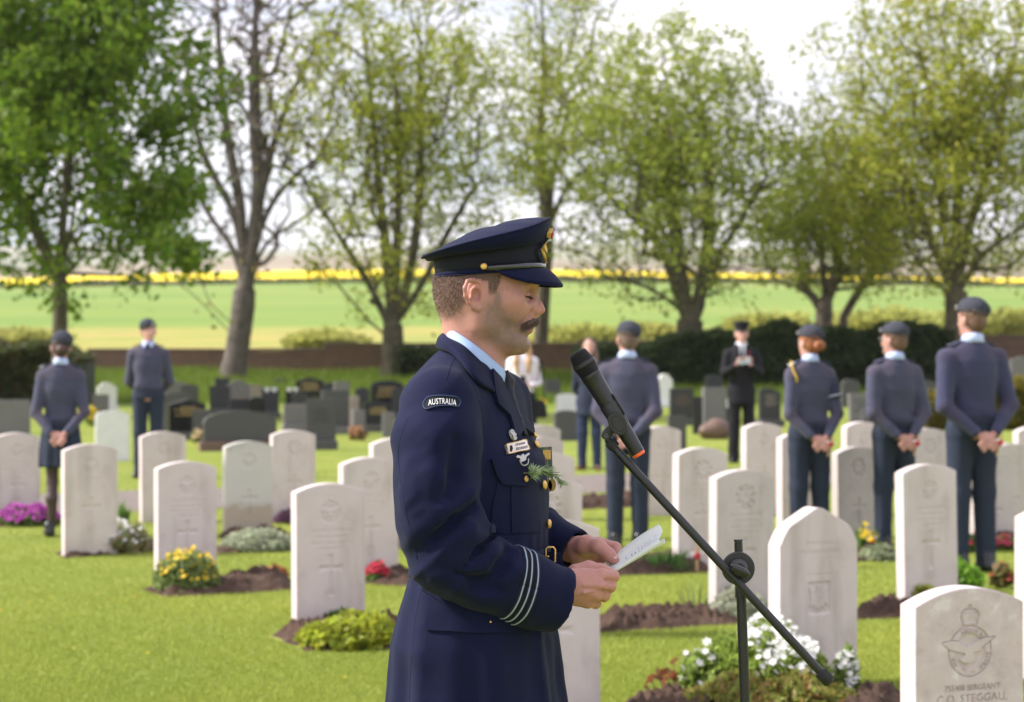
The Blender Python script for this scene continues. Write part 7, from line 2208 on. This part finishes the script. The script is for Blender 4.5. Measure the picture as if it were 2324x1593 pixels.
# ================================================================ microphone on its boom stand
YM = 4.10
def MQ(px, py, dy=0.0): return np.array(P(px, py, YM + dy))
M_mic = mat('black_plastic', (.016, .016, .018), rough=.38, noise=(400, .2), bump=.05, bscale=900)
M_mic_matte = mat('matte_black_plastic', (.020, .020, .022), rough=.55)
M_pole = mat('black_painted_tube', (.014, .014, .015), rough=.42, noise=(200, .3), rvar=.08)
M_mesh_in = mat('grille_core', (.004, .004, .004), rough=.9)
M_wire = mat('grille_wire', (.028, .028, .030), rough=.35, metal=.5)
M_orange = mat('orange_cap', (.85, .13, .03), rough=.45)
stand = empty('microphone_stand', (MQ(1733, 2600)[0], YM, 0)); tag(stand, 'black boom microphone stand angled up towards the speaker', 'stand')
mic = empty('microphone', MQ(1380, 915)); tag(mic, 'black handheld microphone with orange end cap clipped to the boom', 'microphone')
A, B = MQ(1308, 797), MQ(1450.5, 1032)
ax = B - A; LM = np.linalg.norm(ax); ax /= LM
def lathe(name, prof_, a, axis, material, parent, n=28, smooth=True):
    axis = axis / np.linalg.norm(axis)
    u = np.cross(axis, [0, 1.0, 0] if abs(axis[1]) < .9 else [1.0, 0, 0]); u /= np.linalg.norm(u); w = np.cross(axis, u)
    V = []; m = len(prof_)
    for t, r in prof_:
        for k in range(n):
            b = 2 * math.pi * k / n; V.append(a + axis * t + (u * math.cos(b) + w * math.sin(b)) * max(r, 1e-5))
    F = [(i * n + k, (i + 1) * n + k, (i + 1) * n + (k + 1) % n, i * n + (k + 1) % n) for i in range(m - 1) for k in range(n)]
    me = mesh_np(name, V, F, smooth); me.set_sharp_from_angle(angle=R(35))
    bmx = bmesh.new(); bmx.from_mesh(me); bmesh.ops.recalc_face_normals(bmx, faces=bmx.faces[:]); bmx.to_mesh(me); bmx.free()
    return link(name, me, material, parent)
px1 = 1 / FPX * YM
lathe('handle', [(60 * px1, 0), (60 * px1, 24 * px1), (66 * px1, 24.6 * px1), (67 * px1, 24 * px1), (90 * px1, 22.6 * px1), (150 * px1, 20.2 * px1), (215 * px1, 18 * px1), (262 * px1, 16.4 * px1), (269 * px1, 16.2 * px1), (269.5 * px1, 15.6 * px1)], A, ax, M_mic, mic)
lathe('end_cap', [(269 * px1, 15.7 * px1), (275 * px1, 15.2 * px1), (277 * px1, 13.5 * px1), (277 * px1, 0)], A, ax, M_orange, mic)
core = [(1 * px1, 0), (2 * px1, 16 * px1), (5 * px1, 19.5 * px1), (32 * px1, 25 * px1), (36 * px1, 25.5 * px1), (60 * px1, 22 * px1)]
lathe('grille_core', core, A, ax, M_mesh_in, mic)
mb = MB()
u_ = np.cross(ax, [0, 1.0, 0]); u_ /= np.linalg.norm(u_); w_ = np.cross(ax, u_)
def gr(t): return np.interp(t, [2, 5, 32, 36, 60], [16.5, 20.2, 25.7, 26.1, 22.8]) * px1
for k in range(46):      # woven wires, two crossing spirals
    for sgn in (-1, 1):
        ts = np.linspace(2.5, 60, 16); an = 2 * math.pi * k / 46 + sgn * ts * .018
        mb.tube([A + ax * t * px1 + (u_ * math.cos(a) + w_ * math.sin(a)) * gr(t) for t, a in zip(ts, an)], .00042, 3, cap=False)
for rr in np.linspace(2, 16, 8):
    mb.tube([A + ax * 1.8 * px1 + (u_ * math.cos(a) + w_ * math.sin(a)) * rr * px1 for a in np.linspace(0, 2 * math.pi, 24, endpoint=False)], .0005, 3, closed=True)
link('grille', mb.mesh('grille'), M_wire, mic)
lathe('grille_band', [(29 * px1, 26 * px1), (29.5 * px1, 27.2 * px1), (37.5 * px1, 27.6 * px1), (38 * px1, 26 * px1)], A, ax, M_mic_matte, mic, n=12, smooth=False)
# switch plate on the side facing up
c = A + ax * 152 * px1 + u_ * 0
rotm = Matrix((tuple(ax), tuple(u_), tuple(w_))).transposed()
side = u_ if u_[0] > 0 else -u_
bm = bmesh.new(); bm_box(bm, c + side * 20.0 * px1 + np.array([0, -.006, 0]), (.046, .003, .012), rot=rotm, bev=.001); link('switch_plate', bm_mesh('switch_plate', bm), M_mic_matte, mic)
bm = bmesh.new(); bm_box(bm, c + ax * .006 + side * 21.4 * px1 + np.array([0, -.006, 0]), (.014, .003, .007), rot=rotm, bev=.001); link('switch', bm_mesh('switch', bm), M_mic, mic)
# clip: oval cradle on the near side
CC = MQ(1401, 960)
ov = []
for nm, ra, rb, th, y, m_ in (('clip_cradle', 29, 20.5, .006, -.0195, M_mic_matte), ('clip_oval', 20, 12.5, .003, -.0235, M_mic)):
    bm = bmesh.new(); bmesh.ops.create_cone(bm, cap_ends=True, segments=32, radius1=1, radius2=.94, depth=1)
    for v in bm.verts:
        q = CC + ax * v.co.x * ra * px1 + side * v.co.y * rb * px1
        v.co = Vector((q[0], q[1] + y - v.co.z * th, q[2]))
    bmesh.ops.recalc_face_normals(bm, faces=bm.faces[:])
    bmesh.ops.bevel(bm, geom=[e for e in bm.edges if len(e.link_faces) == 2 and e.calc_face_angle(0) > 1], offset=.001, segments=2, affect='EDGES')
    link(nm, bm_mesh(nm, bm), m_, stand)
lathe('clip_sleeve', [(140 * px1, 21.6 * px1), (141 * px1, 22.2 * px1), (196 * px1, 20.0 * px1), (197 * px1, 19 * px1)], A, ax, M_mic_matte, stand)
f = Field(MQ(1355, 1010) - [.0, .04, 0], MQ(1420, 950) + [0, .04, 0], .0012)
f.cone(MQ(1392, 968), MQ(1376, 985), .009, .0075, k=.004); f.cone(MQ(1384, 978), MQ(1375, 988), .009, .0085, k=.004)
V, F = f.mesh(); link('clip_neck', mesh_np('clip_neck', V, F), M_mic_matte, stand)
pv = MQ(1374.5, 988)
lathe('pivot', [(-.013, 0), (-.013, .0078), (.013, .0078), (.013, 0)], pv, np.array([0, 1.0, 0]), M_mic_matte, stand)
lathe('pivot_screw', [(-.0145, 0), (-.0145, .0042), (-.012, .0046)], pv, np.array([0, 1.0, 0]), mat('steel_screw', (.08, .08, .085), rough=.3, metal=.9), stand, n=16)
b0, b1 = MQ(1391, 1013), MQ(1884, 1549)
bd_ = b1 - b0; LB = np.linalg.norm(bd_); bd_ /= LB
# knurled collar and boom
nut0 = MQ(1377, 995)
lathe('boom_collar', [(0, .0055), (.004, .0075), (.020, .0105), (.024, .0105), (.0245, .008)], nut0, bd_, M_mic_matte, stand, n=20, smooth=False)
mb = MB()
for k in range(14):
    a = 2 * math.pi * k / 14; uu = np.cross(bd_, [0, 1.0, 0]); uu /= np.linalg.norm(uu); ww = np.cross(bd_, uu)
    q = nut0 + (uu * math.cos(a) + ww * math.sin(a)) * .0100
    mb.tube([q + bd_ * .008, q + bd_ * .0235], .0014, 4)
link('collar_ribs', mb.mesh('collar_ribs'), M_mic_matte, stand)
lathe('boom', [(-.004, .0062), (0, .0078), (.03, .0078), (.031, .0083), (LB - .028, .0083)], b0, bd_, M_pole, stand)
lathe('boom_end_grip', [(LB - .030, .0085), (LB - .029, .0112), (LB - .002, .0118), (LB, .0105), (LB, 0)], b0, bd_, M_mic_matte, stand)
mb = MB()
for k in range(24):
    a = 2 * math.pi * k / 24; q = b0 + (uu * math.cos(a) + ww * math.sin(a)) * .0116
    mb.tube([q + bd_ * (LB - .027), q + bd_ * (LB - .003)], .0008, 4)
link('grip_ribs', mb.mesh('grip_ribs'), M_mic_matte, stand)
# clutch with wing knob, in front of the pole
cl = MQ(1677, 1291)
lathe('clutch_plate', [(-.006, 0), (-.006, .0305), (-.004, .0318), (.006, .0318), (.008, .030), (.008, 0)], cl + np.array([0, .012, 0]), np.array([0, 1.0, 0]), M_mic_matte, stand, n=40)
lathe('clutch_plate', [(-.014, 0), (-.014, .012), (-.004, .020), (.002, .021)], cl + np.array([0, .004, 0]), np.array([0, 1.0, 0]), M_mic, stand, n=30)
bm = bmesh.new(); bmesh.ops.create_uvsphere(bm, u_segments=20, v_segments=10, radius=1)
kd = np.array(P(1703, 1304, YM)) - np.array(P(1653, 1279, YM)); kd /= np.linalg.norm(kd); ku = np.cross(kd, [0, 1.0, 0])
for v in bm.verts: v.co = Vector(cl + np.array([0, -.020, 0]) + kd * v.co.x * .0215 + ku * v.co.z * .0085 + np.array([0, v.co.y * .011, 0]))
link('wing_knob', bm_mesh('wing_knob', bm, True), M_mic, stand)
# upright, leaning slightly as in the picture, with lock screw, on a tripod base
t0, t1 = MQ(1675.5, 1224, .028), MQ(1682, 1345, .028)
ud = MQ(1690.5, 1593, .028) - MQ(1682, 1345, .028); ud /= np.linalg.norm(ud)
foot = t1 + ud * ((t1[2] - .10) / -ud[2])
lathe('upper_tube', [(0, 0), (0, .0085), (.004, .0088), (.0045, .0075), (.0065, .0075), (.007, .0082), (.11, .0080)], t0, ud, M_pole, stand)
lathe('lower_tube', [(0, .0080), (.001, .0098), (np.linalg.norm(foot - t1) + .02, .0098)], t1 - ud * .012, ud, M_pole, stand)
lathe('lock_collar', [(-.004, .010), (0, .0118), (.020, .0118), (.022, .010)], t1 - ud * .012, ud, M_mic_matte, stand)
lathe('lock_screw', [(-.022, 0), (-.022, .0065), (-.012, .0068), (-.010, .003), (0, .003)], MQ(1686, 1336, .018), np.array([0, 1.0, 0]), M_mic_matte, stand, n=14)
lathe('hub', [(0, .012), (.004, .022), (.055, .022), (.065, .012)], foot - ud * .05, ud, M_mic_matte, stand)
for k in range(3):
    a = k * 2 * math.pi / 3 + .4; q = foot + np.array([math.cos(a), math.sin(a), 0]) * .30; q[2] = .012
    V, F = tube_np([foot, foot * .5 + q * .5 + [0, 0, .012], q], .009, 8); link('leg', mesh_np('leg', V, F), M_pole, stand)
    V, F = tube_np([q - (q - foot) * .06, q + (q - foot) * .02], .012, 8); link('rubber_foot', mesh_np('rubber_foot', V, F), M_mic_matte, stand)
print('mic', round(time.time() - T0, 1))

# ================================================================ plants on the graves
def plant(name, label, cat, x0, x1, yt, yb, leafcol_, nleaf, leaf, flower=None, nflow=0, fsize=.02, hue=None, seed=1, upright=0.0, ftop=True, stems=20, aspect=1.6, fy=None, depth=None):
    """low plant: stems, leaves, flower heads, spread over its footprint on the ground"""
    leafcol = tuple(min(.5, c * 2.1) for c in leafcol_); hue = tuple(min(.5, c * 1.5) for c in hue) if hue else None
    Y = FPX * CAMZ / (yb - HOR) ; s = Y / FPX
    Yc = Y + .08
    cx = ((x0 + x1) / 2 - W / 2) * s; rx = (x1 - x0) / 2 * s; h = max(.05, (yb - yt) * s * .92); ry = depth or min(rx, .28)
    Yc = Y + ry * .8
    e = empty(name, (cx, Yc, 0)); tag(e, label, cat)
    r = np.random.default_rng(seed)
    a = r.uniform(0, 2 * np.pi, nleaf); q = np.sqrt(r.random(nleaf)); lx, ly = q * np.cos(a), q * np.sin(a)
    dome = np.sqrt(np.clip(1 - .85 * q ** 2, 0, 1)) * (1 + .25 * vnoise(np.c_[lx * 3, ly * 3, lx * 0], seed))
    z = h * dome * np.clip(r.random(nleaf) ** .55, .05, 1)
    p = np.stack([lx * rx, ly * ry, z], 1)
    if upright:
        n = nleaf; L = h * r.uniform(.7, 1.2, n) * dome; b = np.stack([lx * rx * .6, ly * ry * .6, np.zeros(n)], 1); t = b + np.stack([lx * rx * .6 + r.normal(0, .02, n), ly * ry * .6 + r.normal(0, .02, n), L], 1)
        sd = np.stack([np.cos(a), np.sin(a), a * 0], 1) * leaf * .5; m = b * .45 + t * .55 + np.array([0, 0, 1]) * (L * .12)[:, None]
        V = np.stack([b - sd, b + sd, m + sd * .8, m - sd * .8, t], 1).reshape(-1, 3); ix = np.arange(n)[:, None] * 5
        F = np.concatenate([ix + [0, 1, 2], ix + [0, 2, 3], ix + [3, 2, 4]]); C = np.repeat(np.array(leafcol) * r.uniform(.6, 1.4, (n, 1)), 5, 0)
    else: V, F, C = leaf_cloud(p, leaf, leafcol, .4, seed=seed, hue=hue, aspect=aspect)
    me = mesh_np('foliage', V, F, False); vcol(me, 'col', C); link('foliage', me, M_leaf, e, loc=(0, 0, 0))['kind'] = 'stuff'
    mb = MB()
    for k in range(stems):
        i = r.integers(nleaf); t = np.array([p[i, 0], p[i, 1], p[i, 2] * .95]); mb.tube([(t[0] * .5, t[1] * .5, 0), (t[0] * .8, t[1] * .8, t[2] * .5), t], [.003, .0025, .0015], 4)
    link('stems', mb.mesh('stems'), mat('green_stem', (.10, .12, .03), rough=.8), e, loc=(0, 0, 0))['kind'] = 'stuff'
    if flower:
        a = r.uniform(0, 2 * np.pi, nflow); q = np.sqrt(r.random(nflow)); lx, ly = q * np.cos(a), q * np.sin(a)
        z = h * np.sqrt(np.clip(1 - .8 * q ** 2, 0, 1)) * (1 + .25 * vnoise(np.c_[lx * 3, ly * 3, lx * 0], seed)) * (r.uniform(.85, 1.12, nflow) if ftop else r.uniform(.4, 1.05, nflow))
        c = np.stack([lx * rx, ly * ry - .01, z], 1)
        if fy is not None: c = c[(c[:, 0] / rx > fy[0]) & (c[:, 0] / rx < fy[1])]
        Vs, Fs, Cs = [], [], []; m = 6
        for i, o in enumerate(c):
            nrm = np.array([r.normal(0, .35), -.5 + r.normal(0, .35), .8]); nrm /= np.linalg.norm(nrm); u = np.cross(nrm, [1, 0, 0.01]); u /= np.linalg.norm(u); w = np.cross(nrm, u); sz = fsize * r.uniform(.7, 1.2)
            ring_ = [o + (u * math.cos(t) + w * math.sin(t)) * sz * (.62 if j % 2 else 1) - nrm * sz * (.05 if j % 2 else -.12) for j, t in enumerate(np.linspace(0, 2 * np.pi, m * 2, endpoint=False))]
            b = len(Vs); Vs += [o - nrm * sz * .15] + ring_
            for j in range(m * 2): Fs.append((b, b + 1 + j, b + 1 + (j + 1) % (m * 2)))
            Cs += [np.array(flower) * r.uniform(.8, 1.1)] * (m * 2 + 1)
        me = mesh_np('flowers', np.array(Vs), np.array(Fs), False); vcol(me, 'col', np.array(Cs)); link('flowers', me, MATS.get('petals') or mat('petals', (.5, .5, .5), rough=.7, attr='col', trans=.3), e, loc=(0, 0, 0))['kind'] = 'stuff'
    return e
WHITE, YEL = (.80, .79, .76), (.75, .52, .02)
plant('flowering_shrub', 'bushy plant with yellow daisy flowers in front of a war grave', 'plant', 340, 490, 1255, 1350, (.11, .14, .05), 1700, .022, YEL, 110, .019, seed=41, aspect=3)
plant('flowering_plant', 'white-flowered plant at the foot of the grave beside the skirted cadet', 'plant', 190, 330, 1188, 1258, (.12, .14, .06), 1600, .035, WHITE, 170, .022, hue=(.25, .18, .1), seed=42)
plant('flowering_plant', 'mound of purple flowers at the left edge', 'plant', -15, 125, 1150, 1196, (.07, .10, .03), 900, .035, (.36, .03, .30), 420, .024, seed=43)
plant('flowering_plant', 'small clump of crimson flowers left of the speaker', 'plant', 830, 880, 1276, 1326, (.06, .11, .03), 500, .035, (.55, .02, .07), 150, .022, seed=44)
plant('ground_cover', 'mat of grey-green leaves below the stained headstone', 'plant', 495, 660, 1208, 1254, (.19, .21, .14), 2600, .040, seed=45, hue=(.26, .27, .20))
plant('low_shrub', 'low lime-green shrub in front of the largest war grave on the left', 'plant', 668, 900, 1402, 1478, (.15, .18, .02), 2200, .038, seed=46, hue=(.24, .23, .02))
plant('creeping_plant', 'dark green ivy sprigs against the foot of the largest war grave on the left', 'plant', 735, 820, 1392, 1436, (.05, .09, .02), 500, .045, seed=47)
plant('flowering_plant', 'large drift of white candytuft flowers before the pointed headstone', 'plant', 1600, 1900, 1418, 1612, (.12, .16, .03), 2300, .022, WHITE, 620, .018, seed=48, aspect=2.4, ftop=True, fy=(-.35, .75))
plant('flowering_plant', 'tall spray of white flowers in front of the carved eagle shield', 'plant', 1745, 1850, 1392, 1560, (.10, .15, .03), 900, .026, WHITE, 300, .018, seed=49, aspect=2.4)
plant('flowering_plant', 'thin white flower stems at the right of the pointed headstone', 'plant', 1895, 1950, 1480, 1600, (.10, .14, .03), 500, .026, WHITE, 45, .021, seed=50, aspect=2.4)
plant('flowering_plant', 'scattered white flower heads left of the microphone stand', 'plant', 1545, 1650, 1478, 1600, (.11, .15, .03), 700, .026, WHITE, 50, .022, seed=51, aspect=2.4)
plant('ground_cover', 'brownish-green heath carpet along the bottom edge behind the stand', 'plant', 1560, 1960, 1545, 1640, (.11, .13, .025), 4500, .024, seed=52, hue=(.20, .11, .04), aspect=2.6)
plant('rose_bush', 'young rose with red leaves in the soil left of the stand', 'plant', 1468, 1605, 1500, 1588, (.10, .03, .015), 45, .036, seed=53, hue=(.10, .09, .03))
plant('strappy_plant', 'clump of strap-shaped dark green leaves behind the paper', 'plant', 1452, 1572, 1248, 1302, (.05, .10, .025), 260, .022, seed=54, upright=1)
plant('ground_cover', 'silvery plant at the foot of the wreath-carved headstone', 'plant', 1615, 1750, 1340, 1412, (.22, .23, .17), 2200, .035, seed=55, hue=(.28, .29, .22))
plant('leafy_plant', 'bright green leafy plant right of the tall clean headstone', 'plant', 2105, 2235, 1272, 1350, (.10, .19, .02), 800, .055, seed=56)
plant('low_shrub', 'lime-green low growth at the foot of the tall clean headstone', 'plant', 2045, 2135, 1318, 1385, (.17, .19, .03), 900, .045, seed=57)
plant('rose_bush', 'red-tipped rose shoots by the right edge', 'plant', 2252, 2302, 1275, 1338, (.07, .06, .02), 90, .045, (.40, .06, .03), 12, .022, seed=58)
plant('flowering_plant', 'yellow tulips between the grey grave and the clean headstone', 'plant', 1938, 1998, 1188, 1262, (.07, .11, .03), 200, .020, YEL, 16, .032, seed=59, upright=1)
plant('ground_cover', 'grey-green plants beside the yellow tulips', 'plant', 1960, 2040, 1240, 1275, (.15, .17, .10), 800, .035, seed=60)
plant('flowering_plant', 'pinkish-red flowers between the legs of the tallest cadet and the next grave', 'plant', 2255, 2310, 1218, 1250, (.07, .11, .03), 500, .03, (.50, .04, .10), 80, .022, seed=61)
plant('flowering_plant', 'red flowers seen past the legs of the tallest cadet', 'plant', 2180, 2235, 1215, 1255, (.07, .11, .03), 500, .03, (.45, .05, .06), 30, .022, seed=62)
plant('ground_cover', 'dark purple leaves at the foot of the whitish wreath headstone', 'plant', 620, 690, 1160, 1190, (.06, .03, .05), 500, .035, seed=63)
plant('strappy_plant', 'upright daffodil leaves right of the white-flowered grave', 'plant', 264, 290, 1135, 1195, (.07, .12, .03), 120, .018, seed=64, upright=1)
plant('strappy_plant', 'thin grassy stems rising from the soil left of the wreath headstone', 'plant', 1535, 1625, 1310, 1400, (.13, .16, .05), 40, .010, seed=65, upright=1)
plant('leafy_plant', 'small weeds in the turned soil below the hands', 'plant', 1420, 1475, 1375, 1402, (.08, .06, .03), 60, .04, seed=66)
plant('leafy_plant', 'reddish seedlings in the soil left of the largest war grave', 'plant', 560, 650, 1285, 1310, (.20, .07, .03), 90, .04, seed=67, hue=(.12, .13, .03))
plant('flowering_plant', 'golden grave flowers in front of the grey memorial, left cluster', 'flowers', 490, 526, 903, 938, (.10, .12, .04), 150, .05, (.62, .34, .04), 40, .05, seed=68)
plant('flowering_plant', 'golden grave flowers in front of the grey memorial, right cluster', 'flowers', 535, 556, 903, 936, (.10, .12, .04), 100, .05, (.62, .34, .04), 24, .05, seed=69)
plant('flowering_plant', 'yellow bouquet in a dark vase right of the skirted cadet', 'flowers', 192, 220, 920, 968, (.10, .13, .02), 200, .05, YEL, 30, .05, seed=70)
plant('flowering_plant', 'cream flowers below the black peaked stone', 'flowers', 432, 468, 972, 1005, (.10, .12, .04), 150, .05, (.62, .45, .25), 26, .045, seed=71)
plant('flowering_plant', 'yellow flowers beside the dark upright stone near the navy-coated woman', 'flowers', 1304, 1324, 962, 985, (.10, .13, .02), 80, .05, YEL, 14, .05, seed=72)
plant('flowering_plant', 'yellow pot flowers right of the white blouse', 'flowers', 1222, 1240, 905, 935, (.10, .13, .02), 80, .05, YEL, 12, .05, seed=73)
plant('flowering_plant', 'orange flowers among the stones left of the speaker', 'flowers', 792, 830, 965, 1000, (.14, .09, .04), 150, .05, (.45, .22, .12), 16, .05, seed=74)
for lb, px_, py_ in (('poppy cross at the foot of the white-flowered grave', 196, 1258), ('poppy cross in front of the grave behind the boom pole', 1582, 1300), ('poppy cross beside the back of the speaker', 908, 1240), ('poppy cross among the yellow tulips', 1978, 1262)):
    g_ = G(px_, py_); poppy_cross(lb, (g_[0], g_[1], 0), .35)
# daisies scattered over the lawn
r = np.random.default_rng(77); bm = bmesh.new()
for k in range(15):
    px_, py_ = r.uniform(0, 900), r.uniform(1260, 1560); g_ = G(px_, py_)
    c = Vector((g_[0], g_[1], .032))
    vs = [bm.verts.new(c + Vector((.009 * math.cos(t), .009 * math.sin(t), .004 * (j % 2)))) for j, t in enumerate(np.linspace(0, 2 * math.pi, 10, endpoint=False))]; bm.faces.new(vs)
o = link('dandelions', bm_mesh('dandelions', bm), mat('dandelion', (.65, .45, .02), rough=.8)); tag(o, 'tiny yellow dandelion heads dotted over the lawn', 'flowers', kind='stuff')
print('plants', round(time.time() - T0, 1))

# ================================================================ air: light haze over the far fields
hz = bpy.data.materials.new('haze_air'); hz.use_nodes = True
hn, hl = hz.node_tree.nodes, hz.node_tree.links
for nd in list(hn):
    if nd.type == 'BSDF_PRINCIPLED': hn.remove(nd)
pvol = hn.new('ShaderNodeVolumePrincipled'); pvol.inputs['Density'].default_value = .00013; pvol.inputs['Color'].default_value = (.93, .94, .96, 1); pvol.inputs['Anisotropy'].default_value = .2
hl.new(pvol.outputs[0], hn['Material Output'].inputs['Volume'])
bm = bmesh.new(); bm_box(bm, (0, 2050, 105), (6400, 4400, 214)); o = link('haze', bm_mesh('haze', bm), hz); o['kind'] = 'stuff'; tag(o, 'thin pale haze over the distant fields', 'haze')
